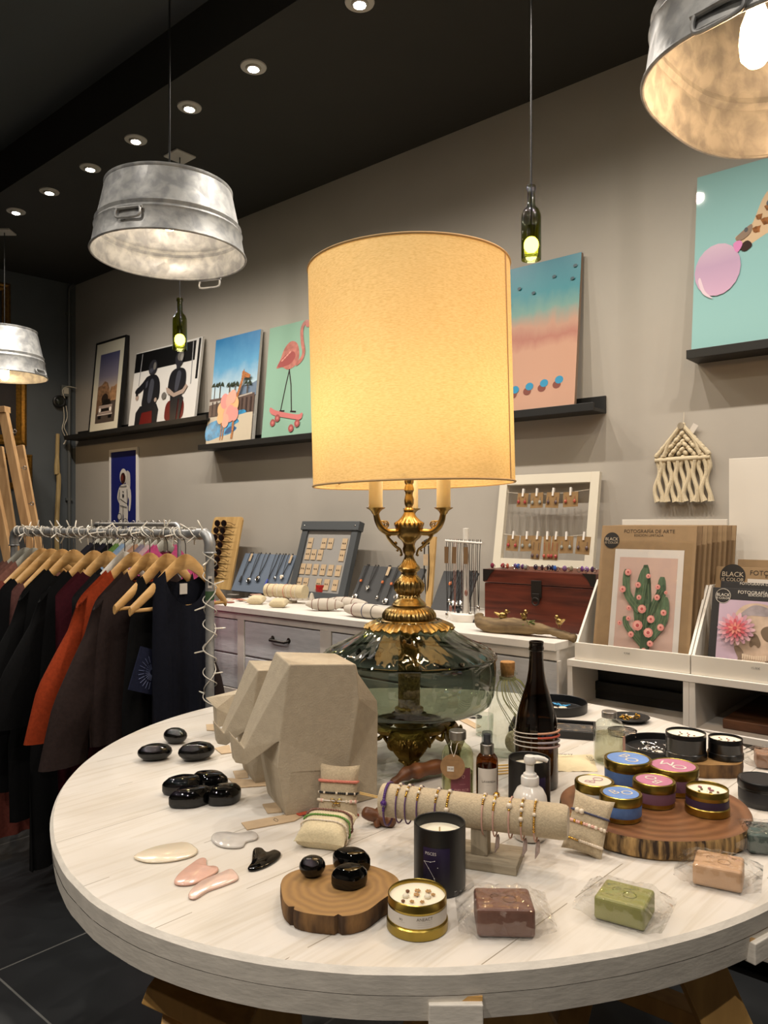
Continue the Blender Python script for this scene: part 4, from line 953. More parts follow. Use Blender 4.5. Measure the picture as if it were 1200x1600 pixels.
# ---- linen pillows with bracelets --------------------------------
def pillow(label, loc, rot, w, h, d, m=m_linen):
    b = MB(m); n, k = 20, 20; V = []
    for sgn in (1, -1):
        for i in range(n+1):
            for j in range(k+1):
                u, v = 2*i/n-1, 2*j/k-1
                e = max(0, (1-u**4)*(1-v**4))**.55
                pin = 1-.09*(1-abs(u)**2)*abs(v)**3; pin2 = 1-.09*(1-abs(v)**2)*abs(u)**3
                V.append((u*w/2*pin2, sgn*d/2*e+.0006*noise.noise(Vector((u*4, v*4, sgn))), v*h/2*pin))
    m_ = (n+1)*(k+1); Fc = []
    for s_ in range(2):
        for i in range(n):
            for j in range(k):
                q = [s_*m_+i*(k+1)+j, s_*m_+(i+1)*(k+1)+j, s_*m_+(i+1)*(k+1)+j+1, s_*m_+i*(k+1)+j+1]; Fc.append(q if s_ else q[::-1])
    b.add(V, Fc, True); o = b.build('linen_pillow', loc=loc, rot=rot, sharp=180)
    tag(o, label, 'display pillow', 'linen bracelet pillows')
    return o
def on_pillow(M, w, d, zv, spread=1.0, over=1.002, k=44):   # loop around a pillow at height zv (local)
    P = []
    for i in range(k):
        t = 2*PI*i/k; u = cos(t); x = u*w/2*over*(.93); y = sin(t)*d/2*1.06*(max(0, 1-abs(u)**4))**.1
        e = max(0, (1-min(1, abs(x/(w/2)))**4))**.55
        y = (1 if sin(t) >= 0 else -1)*(d/2*e+.0015) if abs(sin(t)) > .05 else sin(t)*.002
        P.append(M @ Vector((x, y, zv)))
    return P
def bracelet(label, P, cord, beads, group, r=.0012, name='bracelet', gap=None):
    c = sum(P, Vector())/len(P)
    t = thing(name, label, 'bracelet', c, 0, group)
    Q = [p-c for p in P]
    b = MB(cord); b.tube(Q, r, 6, closed=True); b.build('cord', t)
    for bn, m, rr, idx in beads:
        b = MB(m)
        for i in idx: b.ball(Q[int(i) % len(Q)]+(Q[(int(i)+1) % len(Q)]-Q[int(i) % len(Q)])*(i-int(i)), rr, 8, 6)
        o = b.build(bn, t); o['kind'] = 'stuff'
    return t, Q
mc_coral = mat('coral_cord', '#cf7d6b', .7); mc_black = mat('black_cord', '#100f10', .6); mc_white = mat('white_cord', '#d8cfc2', .6); mc_green = mat('green_bead', '#5d8a3a', .25, coat=.4); mc_red = mat('rust_tassel', '#a13f24', .8)
mc_brown = mat('brown_bead', '#7a5348', .25, coat=.3); mc_navy = mat('navy_bead', '#3b3e57', .35); mc_purple = mat('purple_cord', '#5b3f66', .6); mc_amet = mat('amethyst_bead', '#4a2a6b', .12, coat=.5); mc_pink = mat('pink_cord', '#c49a8a', .6); mc_rose = mat('rose_bead', '#d7a99a', .2, coat=.4)
def face_idx(k=44, a=22.5, b_=43.5, step=1.0):
    out = []; i = a
    while i <= b_: out.append(i); i += step
    return out
pA = T(528, 1280); wA, hA, dA = .079, .096, .03
MA = Matrix.Translation((pA.x, pA.y+.022, TZ+.047)) @ Matrix.Rotation(rad(-10), 4, 'Z') @ Matrix.Rotation(rad(-14), 4, 'X')
pillow('upright linen pillow leaning on the largest elephant with three bracelets', MA.translation, MA.to_euler(), wA, hA, dA)
bracelet('coral corded bracelet, topmost on the upright pillow', on_pillow(MA, wA, dA, .017), mc_coral, [('coral_bead', mc_coral, .0028, face_idx(step=.7))], 'bracelets on the upright pillow', .002)
bracelet('black beaded bracelet with silver beads on the upright pillow', on_pillow(MA, wA, dA, -.004), mc_black, [('black_bead', mc_black, .0022, face_idx(step=.8)), ('silver_bead', m_pearl, .0026, (24, 28, 33, 37, 41))], 'bracelets on the upright pillow')
t, Q = bracelet('pearl bracelet with a gold butterfly charm on the upright pillow', on_pillow(MA, wA, dA, -.018), mc_white, [('pearl', m_pearl, .003, (23, 24.5, 26, 27.5, 37, 38.5, 40, 41.5)), ('pink_bead', mc_rose, .0036, (27, 39, 42))], 'bracelets on the upright pillow')
b = MB(m_goldj); c = Q[33]
for a, s_ in ((.6, 1), (2.5, 1), (-.7, .75), (3.9, .75)): b.tube([c+Vector((s_*(.006+.0065*cos(k))*cos(a)-s_*.0032*sin(k)*sin(a), -.002, -.003+s_*(.006+.0065*cos(k))*sin(a)+s_*.0032*sin(k)*cos(a))) for k in [2*PI*i/14 for i in range(14)]], .0006, 5, closed=True)
b.build('butterfly_charm', t)
pB = T(505, 1332); wB, hB, dB = .090, .088, .046
MBp = Matrix.Translation((pB.x+.002, pB.y+.042, TZ+.0235)) @ Matrix.Rotation(rad(-14), 4, 'Z') @ Matrix.Rotation(rad(-78), 4, 'X')
pillow('cream linen pillow lying in front of the upright one with three bracelets', MBp.translation, MBp.to_euler(), wB, hB, dB, m_linenl)
for lb, zv, cm, bm_, in (('white and gold bead bracelet nearest the front of the lying pillow', -.012, mc_white, [('pearl', m_pearl, .0019, face_idx(44, 0, 43.5, .75)), ('gold_bead', m_goldj, .003, (10.2, 10.8, 11.4, 12, 12.6))]), ('green bead bracelet in the middle of the lying pillow', .004, mc_green, [('green_bead', mc_green, .0021, face_idx(44, 0, 43.5, .8)), ('gold_bead', m_goldj, .0024, (10, 11, 12))]), ('brown bead bracelet at the back of the lying pillow', .02, mc_brown, [('brown_bead', mc_brown, .0022, face_idx(44, 0, 43.5, .8)), ('pearl', m_pearl, .0021, (4, 7, 10, 13, 16))])):
    bracelet(lb, on_pillow(MBp, wB, dB, zv), cm, bm_, 'bracelets on the lying pillow')
t = thing('tassel', 'rust red tassel lying beside the upright linen pillow', 'tassel', (T(478, 1268).x, T(478, 1268).y, TZ), 0)
b = MB(mc_red)
for k in range(9):
    a = T(500, 1272+k*.4)-T(478, 1268); c = T(463+k*.5, 1274+k*.35)-T(478, 1268); b.tube(spline([(a.x, a.y, .004), ((a.x+c.x)/2, (a.y+c.y)/2+.003*sin(k*2), .005+.001*(k % 3)), (c.x, c.y, .003)], 4), .0011, 5)
b.build('threads', t)
b = MB(mc_red); a = T(548, 1277)-T(478, 1268); 
for k in range(8): b.tube([(a.x+.002*k, a.y+.004, .005), (a.x+.003*k-.006, a.y-.006+.001*k, .002)], .0012, 5)
b.build('second_tassel', t)
pC = T(918, 1345); wC, hC, dC = .068, .098, .024
MC = Matrix.Translation((pC.x+.010, pC.y+.034, TZ+.046)) @ Matrix.Rotation(rad(-24), 4, 'Z') @ Matrix.Rotation(rad(-24), 4, 'X') @ Matrix.Rotation(rad(10), 4, 'Y')
pillow('linen pillow leaning on the big wood slab with three bracelets', MC.translation, MC.to_euler(), wC, hC, dC)
bracelet('navy bead bracelet, topmost on the pillow leaning on the slab', on_pillow(MC, wC, dC, .017), mc_navy, [('navy_bead', mc_navy, .0019, face_idx(step=.6)), ('pearl', m_pearl, .0048, (28, 30))], 'bracelets on the pillow by the slab')
bracelet('rose and pearl bracelet in the middle of the pillow by the slab', on_pillow(MC, wC, dC, -.001), mc_pink, [('rose_bead', mc_rose, .0028, face_idx(44, 24, 36, 1)), ('gold_bead', m_goldj, .003, (28, 31)), ('pearl', m_pearl, .0034, (34, 36.5, 39, 41))], 'bracelets on the pillow by the slab')
bracelet('small pearl and gold bracelet lowest on the pillow by the slab', on_pillow(MC, wC, dC, -.029), mc_white, [('gold_bead', m_goldj, .0018, face_idx(44, 24, 32, .7)), ('pearl', m_pearl, .0026, face_idx(44, 32, 43, .8))], 'bracelets on the pillow by the slab')
# ---- bracelet bar -------------------------------------------------
BL = pt(597, 1253, 1.325); BR = pt(888, 1281, 1.222); zb = (BL.z+BR.z)/2
BL.z = BR.z = zb
ax = (BR-BL).normalized(); Lb = (BR-BL).length; BA = math.atan2(ax.y, ax.x); rB = .0275
t = thing('bracelet_stand', 'linen covered bracelet bar on a grey wooden T stand', 'jewelry stand', (BL.x, BL.y, TZ), BA)
zc = zb-TZ
b = MB(m_linen); b.M = Matrix.Translation((0, 0, zc)) @ Matrix.Rotation(PI/2, 4, 'Y')
b.lathe([(.001, -.0005), (rB-.004, -.0005), (rB-.001, .001), (rB, .004), (rB, Lb*.5), (rB, Lb-.012), (rB-.001, Lb-.004), (rB-.004, Lb), (.001, Lb)], 48); b.build('roll', t)
m_oak = wood('grey_oak', '#857a66', '#a39781', .7, 5, (14, 14, 1.5)); m_oak2 = wood('grey_oak_base', '#857a66', '#a89c86', .7, 5, (1.5, 14, 14))
b = MB(m_oak); xp = Lb*.55; b.box(xp-.014, -.014, .014, xp+.014, .014, zc-rB+.006); b.build('post', t, .0015)
b = MB(m_oak2); b.box(xp-.065, -.038, 0, xp+.065, .044, .0145); b.build('base', t, .0015)
def barbr(x, label, cord, r, beads, pend=False, slack=.004):
    P = []; k = 40
    for i in range(k):
        a = PI/2+2*PI*i/k; dr = slack*max(0, -sin(a))**1.5
        loc = Vector((x+.004*cos(a)*0-.010*(sin(a) < 0)*sin(a)*0, -(rB+r+.0003+dr)*cos(a-PI), zc+(rB+r+.0003+dr)*sin(a)))
        P.append(Matrix.Translation((BL.x, BL.y, TZ)) @ (Matrix.Rotation(BA, 4, 'Z') @ loc))
    tt, Q = bracelet(label, P, cord, beads, 'bracelets on the linen bar', r)
    if pend:
        q = Q[20]+Vector((.004, -.02, .004)); b = MB(mat('quartz_drop', '#c9b4ae', .1, trans=.4)); q = Q[21]+Vector((.002, -.006, 0))
        b.tube([q+Vector((0, 0, .001)), q+Vector((-.001, 0, -.004)), q+Vector((-.002, 0, -.018)), q+Vector((-.006, 0, -.030))], [.001, .0035, .004, .0005], 6, smooth=False); b.build('quartz_drop', tt)
fr = lambda a, c, s=1.0: face_idx(40, a, c, s)
lefts = [(608, 'purple beaded bracelet at the left end of the linen bar'), (626, 'thin purple cord bracelet, second from the left on the linen bar'), (640, 'purple cord bracelet, third from the left on the linen bar'), (658, 'purple cord bracelet with gold beads, fourth from the left on the linen bar'), (686, 'purple cord bracelet, fifth on the linen bar, behind the black candle'), (704, 'short bead bracelet with a pearl, right of the black candle on the linen bar')]
rights = [(758, 'pink cord bracelet, leftmost of the five on the right half of the bar'), (775, 'pink bracelet with a gold flower on the right half of the bar'), (799, 'pink bracelet with one large pearl on the right half of the bar'), (818, 'pink bracelet with white letter beads, second from the right on the bar'), (838, 'gold bead bracelet nearest the right end of the linen bar')]
def xbar(px):
    u = (px-CX)/F; return (u*BL.y-BL.x)/(ax.x-u*ax.y)
for i, (px, lb) in enumerate(lefts):
    if i == 0: bd = [('purple_bead', mc_amet, .0028, fr(1, 12, .75)), ('amethyst_bead', mc_amet, .0058, (9,))]
    elif i == 5: bd = [('gold_bead', m_goldj, .0022, fr(1, 9, .8)), ('pearl', m_pearl, .0042, (1, 8.5))]
    else: bd = [('gold_bead', m_goldj, .002, fr(1.5, 5.5+i*.4, .7)), ('pearl', m_pearl, .0034, (0, 2+i*.5))]
    barbr(xbar(px), lb, mc_purple, .002 if i == 0 else .0013, bd, False, .012 if i == 0 else .005)
for i, (px, lb) in enumerate(rights):
    bd = [('gold_bead', m_goldj, .0021, fr(1, 5+2*i, .8)), ('pearl', m_pearl, .0036, (2.5+i, 0.2))]
    if i == 1: bd.append(('gold_flower', m_goldj, .0055, (38.5, 39.3)))
    if i == 2: bd = [('gold_bead', m_goldj, .0022, (3, 6)), ('pearl', m_pearl, .0052, (4.5,))]
    if i == 3: bd.append(('letter_bead', m_pearl, .004, (3.5, 8.5)))
    barbr(xbar(px), lb, mc_pink, .0013, bd, i != 2, .006)

# ---- tins ---------------------------------------------------------
def tin(label, loc, r, h, body, band, top, text=None, trot=0.0, open_=False, group=None, wax=False, name='candle_tin', botrim=False):
    t = thing(name, label, 'candle tin', loc, 0, group)
    b = MB(body)
    if open_:
        b.lathe([(.001, .0), (r-.002, 0), (r-.0005, .0015), (r, .004), (r, h-.012), (r+.0004, h-.011), (r, h-.010), (r, h-.001), (r-.0008, h), (r-.0016, h-.001), (r-.0018, h-.007)], 56); b.build('body', t)
        b = MB(m_wax); b.lathe([(r-.0017, h-.006), (r*.8, h-.0075), (.001, h-.0075)], 40); b.build('wax', t)
    else:
        b.lathe([(.001, .0), (r-.002, 0), (r-.0005, .0015), (r, .004), (r, h-.016)], 56); b.build('body', t)
        b = MB(body); b.lathe([(r+.0014, h-.015), (r+.0018, h-.0145), (r+.0018, h-.003), (r+.0008, h-.0008), (r-.001, h), (r-.003, h-.0012), (.001, h-.0012)], 56); lid = b.build('lid', t)
        if top:
            b = MB(top); b.lathe([(r-.0045, h-.0009), (.001, h-.0008)], 48); st = b.build('lid_sticker', lid)
            if text:
                b = MB(m_labelw if top is not m_crt else mat('mauve_print', '#b08a92', .6))
                for i, ln in enumerate(text):
                    sx = (i-(len(text)-1)/2)
                    b.text(ln, r*.8, lambda x, y, sx=sx: ((x+sx*r*.56)*cos(trot)-(y-sx*r*.3)*sin(trot), (x+sx*r*.56)*sin(trot)+(y-sx*r*.3)*cos(trot), h-.0004))
                b.build('lid_letters', lid)
    if band:
        b = MB(band); b.lathe([(r+.0003, h*.2), (r+.0005, h*.22), (r+.0005, h*.60), (r+.0003, h*.62)], 56); b.build('label_band', t)
    if botrim:
        b = MB(body); b.lathe([(.001, -.0), (r+.001, 0), (r+.002, .001), (r+.002, .013), (r+.0006, .0145), (r, .0145)], 56); b.build('lid', t)
    return t
m_blue = mat('blue_label', '#4d6a9b', .5, var=.10, vscale=60); m_bluet = mat('blue_sticker', '#6d8fc9', .45, var=.08, vscale=40)
m_mauve = mat('mauve_label', '#6f4a5a', .5); m_pinkt = mat('pink_sticker', '#b2728c', .45, var=.08, vscale=40); m_crt = mat('cream_sticker', '#ddd3c0', .5); m_purp = mat('plum_label', '#33223a', .5)
# ---- big wood slab
m_big = wood('oiled_wood_slab', '#67442a', '#7c5436', .35, 13, (1, 1, 1), .08, rings=True)
m_bigb = mat('slab_bark', '#2a1a0c', .85, var=.5, vscale=45, bump=.8, bscale=60, stretch=(2.2, 2.2, .22), col2='#b08d58')
pG = T(1022, 1286); GZ = .794
slice_('wood_slab', 'big round wooden slab with bark edge carrying gold candle tins', (pG.x, pG.y, TZ), lambda th: .168+.004*sin(2*th+.4)+.002*sin(5*th), GZ-TZ, 9, m_big, m_bigb)
def at_d(px, d): return ((px-600)*d/F, d)
def tinpos(px, py, ztop):                          # lid centre pixel -> position
    d = F*(CZ-ztop)/(py-CY); return ((px-600)*d/F, d)
for args in (
    ('large blue topped gold candle tin at the back of the slab', 981, 1184, .054, .0445, m_blue, m_bluet, 'BO', -.9, False),
    ('large pink topped gold candle tin at the back right of the slab', 1052, 1195, .050, .0455, m_mauve, m_pinkt, 'OM', 2.6, False),
    ('small white topped gold candle tin at the left of the slab', 929, 1219, .045, .0345, m_labelw, m_crt, 'BO', 1.1, False),
    ('small pink topped gold candle tin in the middle of the slab', 1022, 1218, .045, .037, m_mauve, m_pinkt, 'BO', 2.2, False),
    ('small blue topped gold candle tin at the front of the slab', 970, 1238, .045, .0352, m_blue, m_bluet, 'BO', .3, False),
    ('open gold candle tin with plum label at the front right of the slab', 1105, 1230, .045, .0362, m_purp, None, None, 0, True)):
    lb, px, py, h, r, band, top, tx, tr, op = args
    x, y = tinpos(px, py, GZ+h)
    t = tin(lb, (x, y, GZ+.0003), r, h, m_gold, band, top, list(tx) if tx else None, tr, op, 'gold candle tins on the slab', botrim=op)
    if op:
        for k in range(7):
            a = k*2.4; b = MB([mat('dried_petal', '#8a5560', .8), mat('dried_leaf', '#5e5a3a', .8), mat('dried_bud', '#6e4a30', .8)][k % 3]); b.at(loc=(.02*cos(a)*(.4+.1*k), .02*sin(a)*(.4+.1*k), h-.0058), rz=a); b.ball((0, 0, 0), (.005 if k % 3 == 0 else .0025, .003, .0012), 8, 6); b.build('dried_flower', t)
# front gold tin with blossoms
p = T(652, 1447); x, y = p.x, p.y
t = tin('open gold candle tin with white label and dried blossoms at the front of the table', (x, y, TZ+.0003), .0405, .0475, m_gold, None, None, None, 0, True, botrim=True)
b = MB(m_labelw); R_ = .0407
b.add([(R_*cos(a), R_*sin(a), z) for z in (.0165, .0335) for a in [rad(-190+200*i/40) for i in range(41)]], [(i, i+1, 42+i, 41+i) for i in range(40)], True); lab = b.build('paper_label', t)
b = MB(mat('label_print', '#6a5f55', .7))
def cyl(R, a0, z0): return lambda xx, yy: (R*cos(a0+xx/R), R*sin(a0+xx/R), z0+yy)
b.text('ANEACT', .0058, cyl(R_+.0003, rad(-78), .029))
for q in range(3): b.text('- - - - - - - - - -', .0034, cyl(R_+.0003, rad(-78), .0252-.0028*q))
b.text('BO', .004, cyl(R_+.0003, rad(-125), .0265)); b.text('- - - - - -', .0034, cyl(R_+.0003, rad(-125), .0235))
b.build('label_print', lab)
for k, (dx, dy, m_, s_) in enumerate(((-.013, .012, 'bud', .003), (.001, .014, 'star', .004), (.016, .012, 'star', .004), (-.016, -.002, 'stone', .005), (.014, -.004, 'stone', .005), (-.001, .002, 'star', .004), (-.02, -.016, 'bud', .0028), (.006, -.018, 'star', .003), (-.008, -.017, 'star', .003), (.022, .002, 'star', .003))):
    b = MB({'bud': mat('dried_bud', '#6e4a30', .8), 'star': mat('dried_blossom', '#b08a5a', .8), 'stone': mat('moonstone', '#d8d0bd', .15, coat=.4)}[m_])
    b.at(loc=(dx, dy, .0425))
    if m_ == 'star':
        for q in range(5): a = 2*PI*q/5+k; b.ball((s_*.7*cos(a), s_*.7*sin(a), 0), (s_*.45, s_*.45, .0012), 7, 5)
    else: b.ball((0, 0, 0), (s_, s_*.8, s_*.7), 10, 7)
    b.build({'bud': 'dried_bud', 'star': 'dried_blossom', 'stone': 'moonstone'}[m_], t)
# black tins at the right
pK = T(1118, 1212)
slice_('wood_slice', 'dark wood slice behind the big slab carrying two black candle tins', (pK.x, pK.y+.03, TZ), lambda th: .062+.010*cos(2*th)+.002*sin(5*th), .03, 5, m_slice, m_bark)
x, y = tinpos(1076, 1156, .848); 
t = tin('large open black candle tin on the rear wood slice', (T(1118, 1212).x-.05, T(1118, 1212).y+.04, TZ+.0303), .043, .056, m_tinblk, None, None, None, 0, True, 'black candle tins', botrim=True)
t2 = tin('small open black candle tin on the right of the rear wood slice', (T(1118, 1212).x+.036, T(1118, 1212).y+.032, TZ+.0303), .036, .046, m_tinblk, None, None, None, 0, True, 'black candle tins', botrim=True)
for tt, h in ((t, .056), (t2, .046)):
    for k in range(8):
        a = k*2.4; b = MB([mat('dried_petal', '#8a5560', .8), mat('dried_leaf', '#5e5a3a', .8), mat('dried_bud', '#6e4a30', .8)][k % 3]); b.at(loc=(.024*cos(a)*(.3+.09*k), .024*sin(a)*(.3+.09*k), h-.0065), rz=a); b.ball((0, 0, 0), (.003, .0018, .001), 8, 6); b.build('dried_flower', tt)
x, y = tinpos(1191, 1218, TZ+.048)
t = tin('closed black candle tin on the table at the right edge of the photo', (x, y, TZ+.0003), .0435, .05, m_tinblk, mat('black_label', '#17171a', .5), mat('black_sticker', '#101013', .5), None, 0, False, 'black candle tins')

# ---- black glass candles -----------------------------------------
def tumbler(label, loc, r, h, stars=False, rz=0.0):
    t = thing('jar_candle', label, 'candle', loc, rz, 'black jar candles')
    b = MB(m_matblk); b.lathe([(.001, 0), (r-.003, 0), (r-.0012, .001), (r-.0003, .004), (r, .01), (r, h-.001), (r-.0008, h), (r-.0022, h-.0008), (r-.0028, h-.003), (r-.003, h-.02)], 56); b.build('jar', t)
    b = MB(m_wax); b.lathe([(r-.003, h-.0165), (r*.8, h-.018), (.001, h-.018)], 40); wx = b.build('wax', t)
    b = MB(mat('wick', '#c8b48e', .8)); b.box(-.0012, -.0004, h-.018, .0012, .0004, h-.009); b.build('wick', t)
    b = MB(grad('night_label', [(0, '#0a0a12'), (1, '#241845')], .02, .09, .4)); R_ = r+.0003; a0, a1 = rad(-132), rad(-72)
    b.add([(R_*cos(a), R_*sin(a), z) for z in (h*.17, h*.74) for a in [a0+(a1-a0)*i/24 for i in range(25)]], [(i, i+1, 26+i, 25+i) for i in range(24)], True); lab = b.build('label', t)
    if stars:
        R2 = r+.0006; f0 = cyl(R2, rad(-117), 0); S_ = mat('silver_print', '#cfcac6', .5); b = MB(S_)
        b.text('PISCES', .0062, lambda x, y: f0(x+.002, y+h*.655))
        pts = [(-.0085, .53), (.002, .535), (.0085, .555)]; pts2 = [(-.0085, .53), (-.001, .44), (.008, .30), (.0095, .25), (.0065, .235), (.0085, .205), (.012, .215), (.012, .24), (.0095, .25)]
        for L_ in (pts, pts2): b.tube([f0(x, y*h) for x, y in L_], .00022, 4)
        for x, y in pts+pts2+[(.013, .46), (-.006, .2)]: b.ball(f0(x, y*h), .0007, 6, 4)
        b.build('constellation_print', lab)
    return t
p = T(687, 1386); tumbler('tall black jar candle with a purple constellation label, in front of the linen bar', (p.x, p.y, TZ+.0003), .0395, .101, True)
d = 1.47; tumbler('black jar candle standing behind the white pump bottle', ((827-600)*d/F, d, TZ+.0003), .0395, .109, False, .35)

# ---- soaps in cellophane -----------------------------------------
def soap(label, loc, rz, sz, m, ext=1, seed=0):
    t = thing('soap_bar', label, 'soap', loc, rz, 'wrapped soap bars')
    b = MB(m); b.box(-sz[0]/2, -sz[1]/2, .001, sz[0]/2, sz[1]/2, sz[2]); blk = b.build('bar', t, .005, seg=3)
    b = MB(mat(m.name+'_stamp', tuple(c*.82 for c in m.node_tree.nodes['Principled BSDF'].inputs['Base Color'].default_value[:3])+(1,), .5))
    b.ring((.008, -.004, sz[2]), .009, .0011, 20, 5); b.text('BO', .017, lambda x, y: (x-.004, y+.008, sz[2]+.0004)); b.ring((-.012, .004, sz[2]), .006, .0009, 16, 5, a0=.5, a1=4)
    b.build('stamped_mark', blk)
    # loose crumpled wrapper: grid draped around the bar, flaring at both ends
    b = MB(m_film); n, k = 34, 30; V = []; rnd = random.Random(seed)
    for i in range(n+1):
        u = 2*i/n-1; X = u*(sz[0]/2+.026)
        over = max(0, abs(X)-sz[0]/2)/.026
        for j in range(k):
            a = 2*PI*j/k; ca, sa = cos(a), sin(a)
            q = .22; ey = abs(ca)**q*(1 if ca > 0 else -1); ez = abs(sa)**q*(1 if sa > 0 else -1)
            Yw = sz[1]/2+.003+.010*over; Zw = (sz[2]/2+.0015)*(1-.86*over**.8)
            nn = .0045*noise.noise(Vector((u*3+seed, a*.9, seed*1.7)))+.0012*noise.noise(Vector((u*7+seed, a*2.2, 5)))
            V.append((X, (Yw+abs(nn)*1.5)*ey, max(.0005, sz[2]/2+.0015+(Zw+abs(nn))*ez)))
    b.add(V, [(i*k+j, i*k+(j+1) % k, (i+1)*k+(j+1) % k, (i+1)*k+j) for i in range(n) for j in range(k)], True); b.build('cellophane_wrapper', t)
    return t
def soapmat(n, c): return mat('soap_'+n, c, .5, var=.05, vscale=50, bump=.1, bscale=150)
p = T(787, 1448); soap('brown soap bar in cellophane at the front of the table', (p.x, p.y, TZ), rad(-2), (.078, .064, .04), soapmat('brown', '#6d4b3e'), seed=1)
p = T(976, 1432); soap('green soap bar in cellophane at the front right of the table', (p.x, p.y, TZ), rad(-32), (.07, .064, .034), soapmat('green', '#8b8a4e'), seed=2)
p = T(1123, 1378); soap('peach soap bar in cellophane near the right rim', (p.x, p.y, TZ), rad(-28), (.07, .062, .034), soapmat('peach', '#c09a76'), seed=3)
p = T(1205, 1326); soap('dark teal soap bar in cellophane at the right edge of the photo', (p.x, p.y, TZ), rad(-12), (.085, .066, .034), soapmat('teal', '#46544f'), seed=4)
p = T(1208, 1198); soap('small brown speckled soap in cellophane behind the closed black tin', (p.x, p.y, TZ), rad(-20), (.075, .06, .035), soapmat('tan', '#8f6b52'), seed=5)
# ================================================================== BOTTLES AND TRAYS AT THE BACK OF THE TABLE
m_brown_glass = glass('brown_black_bottle_glass', (.14, .08, .03), .03, 1.6)
m_amber = glass('amber_bottle_glass', (.40, .19, .05), .03, 1.65)
m_green_tint = glass('pale_green_bottle_glass', (.88, .92, .76), .02, 1.8)
m_liq = mat('pale_yellow_liquid', '#c9c28f', .1, trans=.8)
# champagne bottle
x, y = at_d(838, 1.63)
t = thing('wine_bottle', 'dark brown empty sparkling wine bottle with four bracelets round its body', 'bottle', (x, y, TZ+.0003))
b = MB(m_brown_glass); b.lathe([(.001, .006), (.025, .004), (.040, 0), (.0445, .003), (.0455, .012), (.0455, .10), (.0452, .118), (.043, .14), (.037, .165), (.028, .195), (.0205, .22), (.0165, .245), (.0148, .27), (.0145, .283), (.0145, .288)], 56); b.build('body', t)
b = MB(mat('bottle_lip', '#120b06', .12, coat=.4)); b.lathe([(.0148, .286), (.0158, .287), (.0162, .292), (.0152, .295), (.0148, .299), (.0155, .301), (.0155, .305), (.0148, .306), (.0125, .306), (.012, .298)], 32); b.build('lip', t)
bx, by = x, y
for k, (z, cm, bm_, nm) in enumerate(((.118, mc_white, mat('peach_bead', '#cf9b7c', .3), 'peach bead bracelet, uppermost of four round the wine bottle'), (.109, mc_white, mat('coral_bead', '#c95f49', .3), 'coral bead bracelet, second of four round the wine bottle'), (.099, mc_white, mat('grey_bead', '#a9a3a8', .3), 'grey bead bracelet, third of four round the wine bottle'), (.089, mc_white, mat('dusty_pink_bead', '#b9a09a', .3), 'dusty pink bead bracelet, lowest of four round the wine bottle'))):
    R = .0455+.0018; P = [Vector((x+R*cos(a), y+R*sin(a), TZ+z-.005*sin(a)*.8-.004*cos(a)*(k-1.5)*.2)) for a in [2*PI*i/60 for i in range(60)]]
    bracelet(nm, P, cm, [('bead', bm_, .0024, [44+.55*i for i in range(27)])], 'bracelets round the wine bottle', .0012)
# diffuser bottle with tag
x, y = at_d(715, 1.515)
t = thing('diffuser_bottle', 'clear glass diffuser bottle with burgundy label and round kraft tag', 'bottle', (x, y, TZ+.0003))
b = MB(m_green_tint); b.lathe([(.001, .002), (.026, 0), (.030, .002), (.0315, .007), (.0315, .095), (.030, .106), (.025, .116), (.017, .122), (.0145, .125), (.0145, .134)], 48); b.build('body', t)
b = MB(m_liq); b.lathe([(.001, .004), (.028, .004), (.0295, .008), (.0295, .068), (.001, .068)], 40); b.build('oil', t)
b = MB(m_alu); b.lathe([(.0165, .132), (.0168, .133), (.0168, .147), (.0155, .1485), (.001, .1485)], 40, rf=lambda th, i: 1+.012*cos(40*th)); b.build('cap', t)
R_ = .0318; a0, a1 = rad(-120), rad(-45)
def lbl(t, m, R, a0, a1, z0, z1, nm='label'):
    b = MB(m); n = 24; b.add([(R*cos(a), R*sin(a), z) for z in (z0, z1) for a in [a0+(a1-a0)*i/n for i in range(n+1)]], [(i, i+1, n+2+i, n+1+i) for i in range(n)], True); return b.build(nm, t)
lab = lbl(t, mat('burgundy_label', '#6e3440', .55), R_, a0, a1, .015, .082)
m_lp = mat('pale_label_print', '#b98a8c', .6)
b = MB(m_lp); b.text('DIFUSOR', .0075, cyl(R_+.0003, rad(-80), .040)); b.text('MAGNOLIA', .0062, cyl(R_+.0003, rad(-80), .029)); b.text('B', .009, cyl(R_+.0003, rad(-82), .072)); b.text('O', .009, cyl(R_+.0003, rad(-75), .066)); b.text('___', .008, cyl(R_+.0003, rad(-78), .055)); b.build('label_print', lab)
tg = thing('round_tag', 'round kraft tag with a price sticker hung on the diffuser bottle', 'tag', (x-.013, y-.0365, TZ+.088), 0)
tg.rotation_euler = (rad(-6), 0, rad(-10))
b = MB(mat('kraft_tag', '#8d6c47', .75, var=.15, vscale=60)); b.at(rx=PI/2); b.lathe([(.001, -.0006), (.0235, -.0006), (.0235, .0006), (.001, .0006)], 40, smooth=False); b.build('card', tg)
b = MB(m_labelw); b.cbox((-.004, -.0011, -.004), (.013, .0006, .0095)); st = b.build('price_sticker', tg)
b = MB(m_ink); b.text('14,50', .005, lambda q, w_: (q-.004, -.0016, w_-.004)); b.build('price_print', st)
b = MB(m_ink); b.text('- - - - - - -', .006, lambda q, w_: (q, -.0009, w_+.013)); b.text('- - - - - - - -', .005, lambda q, w_: (q, -.0009, w_-.0165)); b.build('tag_print', tg)
b = MB(m_string); b.tube(spline([(.002, -.001, .019), (.006, .002, .032), (.008, .012, .042), (.012, .018, .043)], 4), .0006, 5); b.tube(spline([(.002, -.001, .019), (-.004, .004, .033), (-.004, .018, .043)], 4), .0006, 5); b.build('string', tg)
